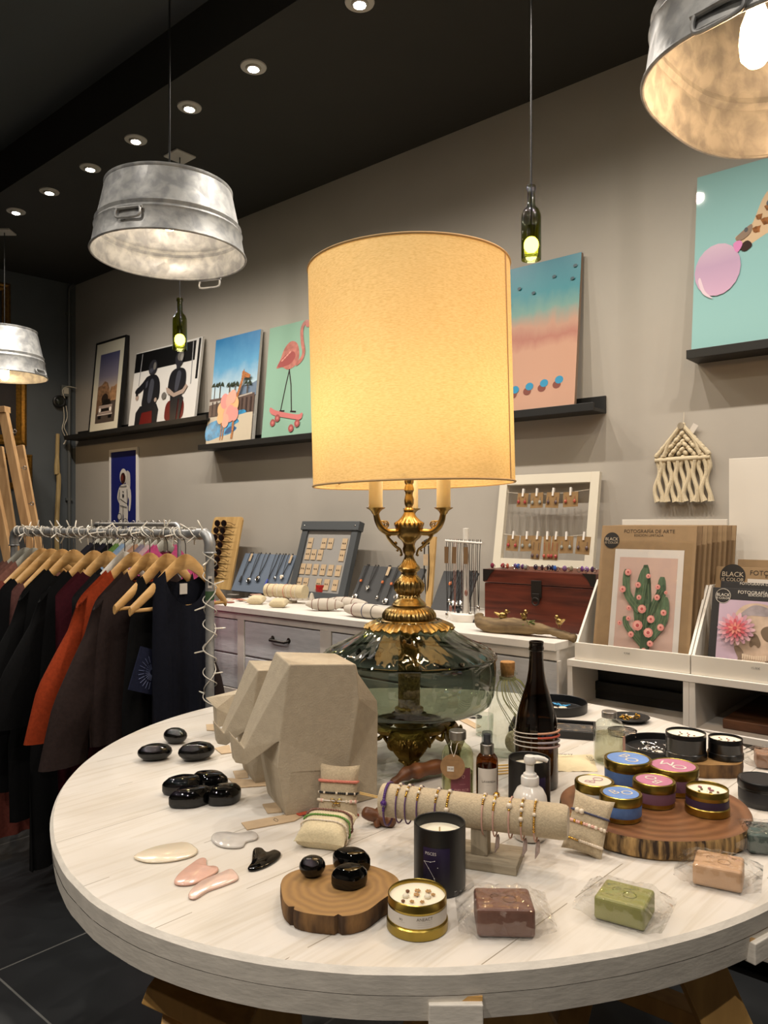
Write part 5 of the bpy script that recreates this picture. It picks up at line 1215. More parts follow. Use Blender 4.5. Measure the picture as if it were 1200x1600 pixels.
# amber spray bottle
x, y = at_d(761, 1.51)
t = thing('spray_bottle', 'amber glass spray bottle with silver collar and cream label', 'bottle', (x, y, TZ+.0003))
b = MB(m_amber); b.lathe([(.001, .002), (.018, 0), (.0205, .002), (.0215, .006), (.0215, .088), (.0205, .096), (.016, .103), (.0115, .106), (.0105, .11)], 40); b.build('body', t)
b = MB(mat('amber_fill', '#4a2308', .15)); b.lathe([(.001, .003), (.0195, .003), (.0205, .08), (.001, .08)], 32); b.build('liquid', t)
b = MB(m_alu); b.lathe([(.0125, .104), (.0132, .105), (.0132, .1225), (.0122, .1235), (.009, .1235)], 36); b.build('collar', t)
b = MB(glass('clear_cap', (.62, .64, .66), .05, 1.45)); b.lathe([(.0105, .123), (.0108, .125), (.0102, .146), (.0095, .147), (.001, .147)], 32); b.build('overcap', t)
b = MB(mat('atomiser', '#5b5d62', .4)); b.lathe([(.0072, .124), (.0072, .142), (.001, .142)], 20); b.build('atomiser', t)
lab = lbl(t, m_labelw, .0218, rad(-150), rad(-38), .012, .080)
b = MB(m_ink); b.text('LAVANDA', .0062, cyl(.0221, rad(-88), .055)); b.text('- - - - -', .004, cyl(.0221, rad(-88), .049))
for q in range(3): b.text('- - - - - -', .0035, cyl(.0221, rad(-88), .034-.004*q))
b.build('label_print', lab)
# white pump bottle
x, y = at_d(828, 1.36)
m_pump = mat('white_plastic', '#dcd9d3', .3, sss=.15)
t = thing('pump_bottle', 'round white pump bottle in front of the black jar candle', 'bottle', (x, y, TZ+.0003))
b = MB(mat('white_ceramic', '#d9d4cc', .22, coat=.2)); b.lathe([(.001, 0), (.022, 0), (.027, .002), (.031, .012), (.0325, .03), (.032, .055), (.029, .075), (.023, .087), (.0165, .092), (.0145, .096), (.0145, .1)], 48); b.build('body', t)
b = MB(m_pump); b.lathe([(.0155, .095), (.0158, .096), (.0158, .107), (.015, .109), (.0125, .11), (.0115, .114), (.0085, .116), (.0075, .118), (.0075, .134)], 36, rf=lambda th, i: 1+(.015*cos(30*th) if 1 <= i <= 2 else 0)); b.build('collar', t)
b = MB(m_pump); b.lathe([(.0095, .132), (.0105, .134), (.0108, .14), (.009, .145), (.001, .146)], 28); b.tube([(0, 0, .1405), (.014, -.003, .142), (.024, -.005, .1405), (.030, -.006, .1375)], [.0058, .005, .0042, .0035], 10); b.build('pump_head', t)
# corked bottle with dried stems, on glass foot
x, y = at_d(793, 1.86)
t = thing('corked_bottle', 'tall clear corked glass bottle with dried green stems inside and out', 'bottle', (x, y, TZ+.0003))
b = MB(m_clear); b.lathe([(.001, .004), (.04, .003), (.046, 0), (.0475, .004), (.0475, .10), (.046, .12), (.040, .14), (.028, .158), (.0195, .168), (.0175, .175), (.0175, .188), (.023, .190), (.024, .194), (.023, .198), (.0175, .199)], 56); b.build('body', t)
b = MB(m_cork); b.lathe([(.0155, .186), (.0165, .2), (.0175, .203), (.0178, .2195), (.0165, .221), (.001, .221)], 32); b.build('cork', t)
m_stem = [mat('dried_stem%d' % k, c, .8) for k, c in enumerate(('#6f7342', '#8a8756', '#565b34'))]
rnd = random.Random(4)
for k in range(26):
    a = rnd.uniform(-2.6, .2); q = rnd.uniform(.6, 1)
    b = MB(m_stem[k % 3]); R1 = .052
    P_ = spline([(.022*cos(a)*.9, .022*sin(a)*.9, .180), (.034*cos(a), .034*sin(a), .172), (R1*cos(a+.25), R1*sin(a+.25)-.002, .14), ((R1+.008)*cos(a+.6)+.012, (R1+.008)*sin(a+.6)-.004, .14-.06*q), ((R1+.006)*cos(a+.85)+.02, (R1+.006)*sin(a+.85)-.006, .14-.11*q)], 4)
    b.tube(P_, .0009, 4); b.build('dried_stem', t)
b = MB(m_stem[1])
for k in range(3): b.ring((0, 0, .178+.003*k), .0188, .0011, 24, 5)
b.build('raffia_tie', t)
b = MB(mat('dried_flower_head', '#9c9272', .9, bump=.6, bscale=200)); b.ball((.012, -.01, .03), (.02, .018, .026), 12, 9); b.build('dried_flower_head', t)
# small glass
x, y = at_d(757, 2.02)
t = thing('small_glass', 'small clear drinking glass left of the corked bottle', 'glass', (x, y, TZ+.0003))
b = MB(m_clear); b.lathe([(.001, .003), (.02, .002), (.0225, 0), (.0235, .004), (.0235, .052), (.0225, .0545), (.0215, .052), (.0215, .008), (.001, .007)], 40); b.build('body', t)
# black cord ring by the lamp tag
p = T(742, 1121); b = MB(mc_black); b.ring((0, 0, .003), .018, .0026, 28, 7, sy=.8); tag(b.build('cord_bracelet', loc=(p.x, p.y, TZ)), 'small black cord loop lying behind the lamp', 'bracelet')
# clear glass bottle at the right
x, y = at_d(952, 1.79)
t = thing('clear_bottle', 'clear empty glass bottle with grey cap behind the blue topped tin', 'bottle', (x, y, TZ+.0003))
b = MB(m_clear); b.lathe([(.001, .005), (.025, .003), (.031, 0), (.0345, .003), (.0355, .009), (.0355, .072), (.034, .085), (.027, .095), (.018, .1), (.0155, .103), (.0155, .108)], 48); b.build('body', t)
b = MB(m_alu); b.lathe([(.0168, .104), (.0172, .105), (.0172, .1165), (.016, .118), (.001, .118)], 36, rf=lambda th, i: 1+.012*cos(36*th)); b.build('cap', t)
b = MB(glass('bottle_oil', (.80, .79, .70), .02, 1.12)); b.lathe([(.001, .006), (.032, .006), (.033, .01), (.033, .066), (.001, .066)], 36); b.build('oil', t)
lab = lbl(t, mat('pink_label', '#b0897a', .6), .0358, rad(-50), rad(10), .02, .066)
# cotton pouch with lettering
P = [T(x_, y_) for x_, y_ in ((868, 1206), (868, 1180), (926, 1180), (934, 1206))]; c = sum(P, Vector())/4
t = thing('cotton_pouch', 'flat cream cotton pouch with black lettering behind the tins', 'pouch', (c.x, c.y, TZ))
b = MB(mat('cream_cotton', '#cdbf9c', .9, bump=.3, bscale=120)); n = 12; V = []
for i in range(n+1):
    for j in range(n+1):
        u, v = i/n, j/n; q = (P[0]*(1-u)+P[3]*u)*(1-v)+(P[1]*(1-u)+P[2]*u)*v-c
        V.append((q.x, q.y, 0.001+.007*(16*u*(1-u)*v*(1-v))**.5+.002*noise.noise(Vector((u*5, v*5, 0)))))
b.add(V, [(i*(n+1)+j, (i+1)*(n+1)+j, (i+1)*(n+1)+j+1, i*(n+1)+j+1) for i in range(n) for j in range(n)], True); pc = b.build('bag', t)
b = MB(m_ink); b.text('BLAST', .016, lambda x_, y_: (.036-y_, x_*.9+.0, .0115)); b.text('Gipsy', .016, lambda x_, y_: (-.016+x_, y_+.032, .0115)); b.build('lettering', t)
# trays
def round_tray(label, loc, r, h, m=m_matblk, name='round_tray'):
    t = thing(name, label, 'tray', loc, 0)
    b = MB(m); b.lathe([(.001, 0), (r-.004, 0), (r-.001, .002), (r, .006), (r, h-.001), (r-.001, h), (r-.0025, h-.001), (r-.0035, .005), (r-.006, .0035), (.001, .0035)], 64); b.build('body', t)
    return t
p = onz(1036, 1162, TZ+.02); round_tray('black round tray heaped with silver jewelry', (p.x, p.y, TZ+.0003), .094, .022)
m_silver = mat('silver', '#cfcdc9', .2, metal=1.0); rnd = random.Random(11)
for k in range(14):
    a, q = rnd.uniform(1.9, 4.6), rnd.uniform(.1, .72); X, Y = p.x+.094*q*cos(a), p.y+.094*q*sin(a)
    b = MB(m_silver); kind = k % 3
    if kind == 0: b.ring((0, 0, .004), .009, .0012, 18, 6); b.ball((.009, 0, .005), .004, 8, 6); lb = 'ring'
    elif kind == 1: b.at(rx=.2); b.tube(spline([(-.014, 0, .003), (-.004, .006, .005), (.006, -.004, .005), (.015, .003, .003)], 5), .0013, 5); b.ball((.015, .003, .004), .0036, 8, 6); lb = 'pendant'
    else: b.ball((0, 0, .003), (.008, .005, .0025), 10, 7); b.ball((.009, .003, .003), (.005, .004, .002), 8, 6); lb = 'brooch'
    o = b.build({'ring': 'silver_ring', 'pendant': 'silver_pendant', 'brooch': 'silver_brooch'}[lb], loc=(X, Y, TZ+.0042), rot=(0, 0, rnd.uniform(0, 6)))
    tag(o, 'silver %s among the jewelry in the black round tray' % lb, 'jewelry', 'silver jewelry in the round tray')
for k, (dx, dy) in enumerate(((.0, -.03), (.035, .02))):
    b = MB(m_labelw); b.cbox((0, 0, .003), (.016, .011, .0006)); tag(b.build('price_tag', loc=(p.x+dx-.02, p.y+dy, TZ+.007), rot=(.2, .1, .5+k)), ['white price tag at the front of the silver jewelry tray', 'white price tag at the back of the silver jewelry tray'][k], 'tag')
p = onz(984, 1121, TZ+.01)
t = thing('jewelry_plate', 'small dark oval plate holding gold jewelry behind the clear bottle', 'plate', (p.x, p.y, TZ+.0003))
b = MB(m_matblk); b.lathe([(.001, 0), (.035, 0), (.042, .004), (.052, .011), (.0545, .0125), (.053, .0135), (.04, .007), (.001, .004)], 48); b.build('body', t)
for k in range(9):
    a, q = k*2.4, .008+.0032*k; b = MB(m_goldj if k % 3 else m_pearl)
    if k % 2: b.ring((0, 0, .003), .0085, .0016, 16, 6)
    else: b.ball((0, 0, .003), (.007, .005, .003), 8, 6); b.ball((.008, .003, .004), .0035, 8, 6)
    o = b.build('gold_earring' if k % 3 else 'pearl_earring', loc=(p.x+q*cos(a)-.004, p.y+q*sin(a)*.8, TZ+.0075+.0015*(k % 3)), rot=(.3*(k % 2), 0, k)); tag(o, ('gold earring' if k % 3 else 'pearl earring')+' lying on the small dark oval plate', 'earring', ('gold' if k % 3 else 'pearl')+' earrings on the oval plate')
p = onz(972, 1140, TZ+.012); t = thing('small_dish', 'small black dish just behind the clear glass bottle', 'dish', (p.x, p.y, TZ+.0003))
b = MB(m_matblk); b.lathe([(.001, 0), (.03, 0), (.036, .004), (.038, .011), (.0365, .012), (.034, .006), (.001, .004)], 36); b.build('body', t)
p = onz(868, 1098, TZ+.022); round_tray('black round tray with blue jewelry beyond the wine bottle', (p.x, p.y, TZ+.0003), .092, .028)
m_bj = mat('bright_blue_enamel', '#3f8fc0', .3)
for k, (dx, dy, m_, nm) in enumerate(((.03, .028, m_bj, 'blue'), (.052, -.024, m_bj, 'blue'), (.016, .05, m_bj, 'blue'), (.02, -.005, m_pearl, 'white'), (-.006, -.01, m_pearl, 'white'), (-.02, .03, m_bj, 'blue'))):
    b = MB(m_)
    if nm == 'blue':
        for q in range(5): a = 2*PI*q/5; b.ball((.009*cos(a), .007*sin(a), .002), (.006, .003, .0016), 7, 5)
        b.tube([(0, 0, .002), (.022, .006, .003)], .0016, 5)
    else: b.ball((0, 0, .004), (.013, .011, .004), 10, 7)
    tag(b.build(('blue_hair_pin' if nm == 'blue' else 'white_shell'), loc=(p.x+dx, p.y+dy, TZ+.0045), rot=(0, 0, k)), ['blue flower hair pin at the back of the black round tray', 'blue flower hair pin at the front right of the black round tray', 'blue flower hair pin farthest back in the black round tray', 'larger white shell in the round tray beyond the wine bottle', 'white shell partly hidden by the wine bottle', 'blue flower hair pin hidden behind the neck of the wine bottle'][k], 'jewelry')
# slotted black tray
P0, P1, P2 = T(872, 1158), T(930, 1158), T(944, 1128)
e = (P1-T(800, 1148)).normalized(); nrm = Vector((-e.y, e.x, 0)); ang = math.atan2(e.y, e.x)
t = thing('slotted_tray', 'black slotted display tray of fine chains behind the wine bottle', 'tray', (P1.x, P1.y, TZ+.0003), ang)
b = MB(m_matblk); b.box(-.22, 0, 0, 0, .12, .004); b.box(-.22, 0, .004, 0, .006, .02); b.box(-.22, .114, .004, 0, .12, .02); b.box(-.22, .006, .004, -.214, .114, .02); b.box(-.006, .006, .004, 0, .114, .02); b.build('body', t, .001)
b = MB(mat('black_velvet', '#141414', .95, sheen=.3))
for k in range(9): b.at(loc=(-.11, .013+.0115*k, .008)); b.tube([(-.1, 0, 0), (.1, 0, 0)], .0055, 8)
b.build('ring_rolls', t)
for k in range(8):
    b = MB(m_silver); b.tube(spline([(-.1+.02*i, .0188+.0115*k+.0012*sin(i*3+k), .0125+.0006*sin(i*2)) for i in range(11)], 2), .0007, 4); b.build('fine_chain', t)
# gnarled driftwood and incense sticks
m_root = wood('brown_root_wood', '#3a1f10', '#7a4a28', .45, 14, (1, 1, 1), .4)
p = T(596, 1290)
t = thing('root_carving', 'gnarled brown root wood incense holder behind the linen bar', 'root wood', (p.x, p.y, TZ))
b = MB(m_root)
b.tube(spline([(-.034, -.004, .028), (-.022, -.002, .022), (-.004, .0, .016), (.014, -.006, .012), (.02, -.014, .010)], 5), [.006, .009, .0105, .011, .0115, .012, .012, .012, .0115, .011, .0115, .012, .013, .0135, .013, .012, .0115, .011, .010, .009, .008], 12)
b.tube(spline([(-.008, .006, .010), (-.002, .014, .024), (.012, .022, .04), (.03, .03, .045), (.06, .05, .047)], 5), [.009+.003*sin(i*.7) for i in range(21)], 12)
b.tube(spline([(-.006, -.004, .014), (-.008, -.008, .007), (-.006, -.012, .002)], 4), [.008, .008, .0075, .007, .007, .0065, .006, .005, .004], 10); b.build('root', t, sharp=180)
b = MB(m_root); A_ = T(612, 1236)-p; B_ = T(700, 1214)-p
b.tube(spline([(A_.x, A_.y, .014), (A_.x+.03, A_.y+.03, .026), ((A_.x+B_.x)/2, (A_.y+B_.y)/2+.01, .026), (B_.x-.005, B_.y, .024), (B_.x+.04, B_.y-.03, .018)], 6), [.006+.010*sin(PI*i/24)+.002*sin(i*1.3) for i in range(25)], 12); b.build('curved_root', t, sharp=180)
m_inc = mat('incense_stick', '#c9a869', .8)
for k in range(2):
    a = pt(562, 1238+k*2.4, 1.39+.01*k); c = pt(640, 1256+k*2.4, 1.42); b = MB(m_inc); b.tube([Vector((0, 0, 0)), c-a], .0011, 5); tag(b.build('incense_stick', loc=a), ['upper pale incense stick poking out left of the linen bar', 'lower pale incense stick poking out left of the linen bar'][k], 'incense stick')
for k in range(4):
    a = T(768, 1199+5*k); c = T(803, 1195+4*k); b = MB(m_inc); b.tube([Vector((-.03, 0, .002)), c-a+Vector((.02, .0, .002))], .0017, 6); tag(b.build('reed_stick', loc=a), 'pale diffuser reed lying between the spray bottle and the black jar candle', 'reed', 'diffuser reeds on the table')
# ================================================================== SIDEBOARD AGAINST THE LONG WALL
m_cw = mat('white_furniture_paint', '#d3cec6', .5, var=.05, vscale=14, bump=.08, bscale=60)
m_dw = mat('blue_grey_drawer_paint', '#cdd0d4', .55, var=.08, vscale=10, stretch=(1, 6, 6), bump=.15, bscale=40)
m_iron = mat('dark_iron', '#2e2925', .45, metal=.6)
DEP = .735
CS0, CS1 = wpix(312, 945, DEP)[0], cpix(872, 1004)[0]
t = thing('sideboard', 'long white sideboard with blue grey drawers against the wall', 'sideboard', WP(0, 0, 0), WANG)
b = MB(m_cw); b.box(CS0, -DEP-.012, CTZ-.028, CS1, -.004, CTZ); b.build('worktop', t, .002)
b = MB(m_cw); b.box(CS0+.01, -DEP+.02, .46, CS1-.01, -.02, CTZ-.03)
b.build('carcass', t)
b = MB(m_cw)
f0 = -DEP-.0; edges = [CS0+.01]
dr = []
px_dr = [(322, 371), (381, 500), (517, 640), (655, 750), (770, 873)]
b.box(CS0, f0, CTZ-.062, CS1, f0+.02, CTZ-.028)
b.box(CS0, f0, .46, CS1, f0+.02, .50)
sp = []
for x0, x1 in px_dr: sp.append((wpix(x0, 975, DEP)[0], wpix(x1, 975, DEP)[0]))
last = CS0
for a, c in sp: b.box(last, f0, .5, a, f0+.02, CTZ-.062); last = c
b.box(last, f0, .5, CS1, f0+.02, CTZ-.062); b.build('face_frame', t, .001)
for i, (a, c) in enumerate(sp):
    b = MB(m_dw); b.box(a+.004, f0+.004, .675, c-.004, f0+.02, CTZ-.068); d = b.build('drawer', t, .0015)
    b = MB(m_dw); b.box(a+.004, f0+.004, .505, c-.004, f0+.02, .665); b.build('drawer', t, .0015)
    b = MB(m_iron); mid = (a+c)/2
    if i in (1, 2, 3):
        b.tube([(mid-.055, f0+.005, .775), (mid-.055, f0-.012, .772), (mid-.05, f0-.02, .770), (mid+.05, f0-.02, .768), (mid+.055, f0-.012, .77), (mid+.055, f0+.005, .773)], .007, 8)
        for q in (-1, 1): b.ball((mid+q*.055, f0+.003, .775), (.013, .004, .013), 10, 7)
        b.build('drawer_handle', d)
for s_ in (CS0+.05, (CS0+CS1)/2, CS1-.05):
    for o_ in (.05, DEP-.06):
        b = MB(m_cw); b.box(s_-.03, -o_-.03, 0, s_+.03, -o_+.03, .46); b.build('leg', t, .002)
b = MB(m_cw); b.box(CS0+.02, -DEP+.05, .12, CS1-.02, -.03, .145); b.build('lower_shelf', t)

def C(px, py, z=CTZ):                              # on the worktop from pixel
    s_, o_ = cpix(px, py, z); return s_, o_
def CP(px, py, z=CTZ):
    s_, o_ = C(px, py, CTZ); return WP(s_, o_, z)
def leanbox(name, label, cat, bl, br, tl, ob, ot, thick, m, zb=CTZ, group=None):
    geo = lean_geo(bl, br, tl, ob, ot, zb=zb); s0, s1, zb, L, a = geo
    t = thing(name, label, cat, WP((s0+s1)/2, ob, zb+.0005), WANG, group, rx=-a); w = s1-s0
    return t, w, L
# ---- sunglasses board
t, w, L = leanbox('sunglasses_board', 'tall pale plywood board holding sunglasses at the left end of the sideboard', 'display board', (314, 925), (359, 932), (318, 808), .20, .10, .012, None)
m_ply = wood('birch_ply', '#a98650', '#c29f66', .6, 4, (12, 12, 1)); b = MB(m_ply); q = .02
b.M = Matrix.Rotation(PI/2, 4, 'X'); b.prism([(-w/2, 0), (w/2, 0), (w/2, L-q), (w/2-q*.3, L-q*.3), (w/2-q, L), (-w/2+q, L), (-w/2+q*.3, L-q*.3), (-w/2, L-q)], -.012, 0); b.build('board', t, .001)
tb = t
m_lens = mat('dark_lens', '#170c0a', .08, coat=.5); m_tort = mat('brown_frame', '#3a1c10', .25)
Mw = Matrix.Translation(t.location) @ t.rotation_euler.to_matrix().to_4x4()
for k in range(8):
    z = L-.045-k*.0455
    loc = Mw @ Vector((-.035, -.016, z))
    g = thing('sunglasses', 'dark sunglasses hanging on the plywood board, %s' % ['topmost pair', 'second pair from the top', 'third pair from the top', 'fourth pair from the top', 'fourth pair from the bottom', 'third pair from the bottom', 'second pair from the bottom', 'lowest pair'][k], 'sunglasses', loc, WANG, 'sunglasses on the plywood board')
    for sx in (-1, 1):
        b = MB(m_lens); b.ball((sx*.033, -.006, 0), (.026, .003, .0195), 16, 9); b.build('lens', g)
        b = MB(m_tort); b.ring((sx*.033, -.006, 0), .026, .002, 24, 6, sy=.75, axis='Y'); b.build('rim', g)
        b = MB(m_tort); b.tube([(sx*.060, -.005, .006), (sx*.07, -.001, .006), (.085+sx*.012, .0, .002), (.115+sx*.012, .002, -.012), (.125+sx*.01, .002, -.004)] if sx > 0 else [(-.06, -.005, .006), (-.064, 0, .004), (.02, .004, -.006), (.1, .003, -.016)], .0016, 5); b.build('temple', g)
    b = MB(m_tort); b.tube([(-.008, -.006, .006), (0, -.008, .008), (.008, -.006, .006)], .0018, 6); b.build('bridge', g)
# ---- necklace boards
m_slate = mat('slate_blue_board', '#5f6b7b', .75, bump=.15, bscale=200); m_char = mat('charcoal_board', '#3b3c3d', .75, bump=.1, bscale=120)
def necklaces(Mw, L, specs, where):
    for k, (x, ln, pend, wd, lab) in enumerate(specs):
        t = thing('necklace', lab, 'necklace', Mw @ Vector((x, -.004, L)), WANG, where); t.rotation_euler = Mw.to_euler()
        b = MB(mc_black)
        b.tube(spline([(-wd*.5, .012, -.004), (-wd*.5, -.001, .003), (-wd*.45, -.003, -ln*.4), (-wd*.1, -.004, -ln*.85), (0, -.004, -ln)], 5), .0016, 5)
        b.tube(spline([(wd*.5, .012, -.004), (wd*.5, -.001, .003), (wd*.45, -.003, -ln*.4), (wd*.1, -.004, -ln*.85), (0, -.004, -ln)], 5), .0024, 5); b.build('cord', t)
        pm = {'s': m_silver, 'o': mat('orange_stone', '#c0693a', .25), 'r': mat('red_stone', '#8e3a34', .25), 'k': mc_black, 'b': mat('blue_tassel', '#3a47a0', .6), 'w': m_pearl}[pend[0]]
        b = MB(pm)
        if pend[0] in 'kb': b.lathe([(.004, -ln), (.006, -ln-.008), (.008, -ln-.04), (.001, -ln-.042)], 10, c=(0, -.008, 0))
        elif 'h' in pend: b.ball((-.006, -.009, -ln-.004), (.009, .005, .009), 10, 7); b.ball((.006, -.009, -ln-.004), (.009, .005, .009), 10, 7); b.ball((0, -.009, -ln-.014), (.008, .004, .009), 10, 7)
        elif 'd' in pend: b.ball((0, -.007, -ln-.014), (.013, .003, .016), 14, 8); b.ring((0, -.008, -ln-.014), .015, .0024, 20, 6, axis='Y')
        else: b.ball((0, -.007, -ln-.008), (.009, .005, .011), 10, 7)
        b.build('pendant', t)
        if 't' in pend: b = MB(m_kraft); b.cbox((wd*.5+.004, -.006, -.03), (.018, .001, .05)); b.build('price_tag', t)
        if 'm' in pend: b = MB(mat('orange_stone', '#c0693a', .25)); b.cbox((0, -.007, -ln*.55), (.012, .009, .014)); b.build('bead', t, .002)
t, w, L = leanbox('necklace_board', 'slate blue leaning board hung with black cord necklaces', 'display board', (361, 925), (441, 933), (375, 864), .20, .09, .012, None)
b = MB(m_slate); b.box(-w/2, 0, 0, w/2, .012, L); b.build('board', t, .001)
Mw = Matrix.Translation(t.location) @ t.rotation_euler.to_matrix().to_4x4(); cs = '%s on the slate blue board'
necklaces(Mw, L, [(-w*.36, L*.62, 'kt', .02, cs % 'black tassel necklace leftmost'), (-w*.2, L*.66, 'sd', .02, cs % 'silver disc necklace second from left'), (-w*.04, L*.60, 'sd', .035, cs % 'large silver medallion necklace in the middle'), (w*.16, L*.66, 'b', .03, cs % 'blue tassel necklace'), (w*.28, L*.58, 's', .02, cs % 'thin cord necklace with a small silver drop'), (w*.40, L*.55, 'wht', .03, cs % 'butterfly necklace rightmost')], 'necklaces on the slate blue board')
t, w, L = leanbox('necklace_board', 'charcoal leaning board hung with pendants, left of the lamp column', 'display board', (546, 941), (643, 951), (553, 883), .22, .11, .012, None)
b = MB(m_char); b.box(-w/2, 0, 0, w/2, .012, L); b.build('board', t, .001)
Mw = Matrix.Translation(t.location) @ t.rotation_euler.to_matrix().to_4x4(); cs = '%s on the charcoal board left of the column'
necklaces(Mw, L, [(-w*.42, L*.8, 'smd', .01, cs % 'leftmost silver drum necklace'), (-w*.27, L*.58, 'sh', .02, cs % 'silver heart necklace'), (-w*.06, L*.80, 'smt', .01, cs % 'kraft tagged necklace'), (w*.09, L*.85, 'smd', .01, cs % 'orange bead necklace'), (w*.24, L*.72, 'sdt', .01, cs % 'necklace with an oval silver medallion')], 'necklaces on the charcoal board left of the lamp')
t, w, L = leanbox('necklace_board', 'charcoal leaning board hung with necklaces, right of the lamp column', 'display board', (672, 953), (726, 961), (675, 891), .22, .11, .012, None)
b = MB(m_char); b.box(-w/2, 0, 0, w/2, .012, L); b.build('board', t, .001)
Mw = Matrix.Translation(t.location) @ t.rotation_euler.to_matrix().to_4x4(); cs = '%s on the charcoal board right of the lamp column'
necklaces(Mw, L, [(-w*.14, L*.3, 'o', .02, cs % 'necklace with an orange stone'), (-w*.02, L*.72, 's', .02, cs % 'necklace with a silver drop'), (w*.12, L*.76, 'sd', .015, cs % 'necklace with a silver disc'), (w*.22, L*.80, 's', .012, cs % 'long black necklace'), (w*.31, L*.74, 'sd', .012, cs % 'silver medallion necklace'), (w*.42, L*.84, 's', .012, cs % 'black necklace nearest the edge')], 'necklaces on the charcoal board right of the lamp')
# upright wooden strip between the boards with a hanging necklace
p = CP(666, 957); t = thing('wooden_strip', 'narrow upright wooden strip between the charcoal boards', 'display strip', WP(*C(668, 950)[:1], .17, CTZ), WANG)
b = MB(m_ply); b.beam((0, 0, 0), (-.015, .06, .34), .034, .012, up=(0, 1, 0)); b.build('strip', t)
s_ = C(655, 950)[0]
t = thing('necklace', 'dark bead necklace hanging beside the wooden strip', 'necklace', WP(s_+.01, .16, CTZ+.3), WANG)
b = MB(mc_black); b.tube(spline([(-.012, 0, 0), (-.014, 0, -.12), (0, 0, -.24), (.014, 0, -.12), (.012, 0, 0)], 6), .003, 6); b.build('cord', t)
b = MB(m_kraft); b.cbox((.0, -.006, -.07), (.03, .001, .055)); b.build('price_tag', t); b = MB(mc_black)
for k in range(6): b.ball((.012*cos(k), -.004, .012+.012*sin(k*1.3)), .009, 8, 6)
b.build('bead', t)['kind'] = 'stuff'
# ---- grey frame with earring cards
t, w, L = leanbox('earring_display', 'dark grey wooden frame with a canvas panel of earring cards', 'display frame', (451, 930), (538, 938), (456, 816), .22, .09, .02, None)
m_gw = mat('grey_frame_paint', '#3f4346', .6, bump=.1, bscale=60); m_canvas = mat('grey_canvas', '#8f8d89', .9, bump=.4, bscale=300)
fw = .045
b = MB(m_gw); b.box(-w/2, -.012, 0, -w/2+fw, .02, L-.05); b.build('stile', t, .002)
b = MB(m_gw); b.box(w/2-fw, -.012, 0, w/2, .02, L-.05); b.build('stile', t, .002)
b = MB(m_gw); b.box(-w/2-.008, -.02, L-.05, w/2+.008, .022, L); tr_ = b.build('top_rail', t, .002)
b = MB(m_gw); b.box(-w/2+fw, -.010, 0, w/2-fw, .02, .035); b.build('bottom_rail', t, .002)
b = MB(m_canvas); b.box(-w/2+fw, .0, .035, w/2-fw, .012, L-.05); b.build('canvas', t)
for q in (-1, 1): b = MB(m_silver); b.ball((q*(w/2-.02), -.021, L-.025), (.004, .002, .004), 8, 6); b.build('screw', tr_)
Mw = Matrix.Translation(t.location) @ t.rotation_euler.to_matrix().to_4x4(); iw = w-2*fw
rows = [(.79, (0.1, .42, .57, .88)), (.60, (.1, .24, .39, .88)), (.36, (.06, .2, .36, .53, .7, .87)), (.13, (.05, .2, .5, .68, .87))]
cm_ = MB(m_kraft); 
for r_, (v, us) in enumerate(rows):
    for j, u in enumerate(us):
        t = thing('earring_card', 'kraft earring card in the grey frame, %s row, %s' % (['top', 'second', 'third', 'bottom'][r_], ['first from the left', 'second from the left', 'third from the left', 'fourth from the left', 'fifth from the left', 'sixth from the left'][j]), 'earring card', Mw @ Vector((-iw/2+u*iw, -.002, .035+v*(L-.085))), 0, 'earring cards in the grey frame'); t.rotation_euler = Mw.to_euler()
        b = MB(m_kraft); b.box(-.019, -.002, -.03, .019, 0, .03); b.build('card', t)
        for q in (-1, 1): b = MB(m_black); b.ball((q*.007, -.004, .002), .0032, 8, 6); b.build('stud', t)
# ---- bracelet rolls and pillows on the worktop
def roll(label, px0, py0, px1, py1, r, z, cords, name='bracelet_roll', stand=False, taper=0.0, m=m_linenl):
    a = WP(*cpix(px0, py0, z), z); c = WP(*cpix(px1, py1, z), z); d = c-a; Ln = d.length; an = math.atan2(d.y, d.x)
    t = thing(name, label, 'jewelry display', (a.x, a.y, CTZ+.0005), an); zc = z-CTZ
    b = MB(m); b.M = Matrix.Translation((0, 0, zc)) @ Matrix.Rotation(PI/2, 4, 'Y'); n = 10
    b.lathe([(.001, 0)]+[(max(.002, r*(1-taper*abs(2*i/n-1)**2.2)), Ln*i/n) for i in range(n+1)]+[(.001, Ln)], 28); b.build('roll', t)
    if stand: b = MB(m_oak); b.box(Ln*.5-.012, -.012, .01, Ln*.5+.012, .012, zc-r*.9); b.box(Ln*.5-.05, -.03, 0, Ln*.5+.05, .03, .01); b.build('stand', t, .001)
    for k, (u, m_, lb) in enumerate(cords):
        rr = r*(1-taper*abs(2*u-1)**2.2); P = [Vector((a.x, a.y, CTZ)) + Matrix.Rotation(an, 3, 'Z') @ Vector((Ln*u, (rr+.0012)*cos(q), zc+(rr+.0012)*sin(q))) for q in [2*PI*i/24 for i in range(24)]]
        t2, Q = bracelet(lb, P, m_, [], label+' bracelets', .0014)
mcs = [mc_brown, mc_pink, mc_white, mc_coral, mc_white, mc_pink, mc_white]
nth = ['first', 'second', 'third', 'fourth', 'fifth', 'sixth', 'seventh']
roll('linen bracelet bar on a stand in front of the grey earring frame', 417, 922, 477, 925, .034, .965, [(u, mcs[k], '%s bracelet from the left on the far linen bar' % nth[k]) for k, u in enumerate((.1, .25, .36, .52, .6, .72, .82))], stand=True)
roll('pale spindle shaped bracelet roll in front of the red mug', 478, 944, 537, 945, .029, .935, [(u, mc_brown, '%s thin dark bracelet from the left on the roll before the red mug' % nth[k]) for k, u in enumerate((.18, .36, .6, .8))], taper=.75, m=mat('pale_felt', '#b9b1a4', .9))
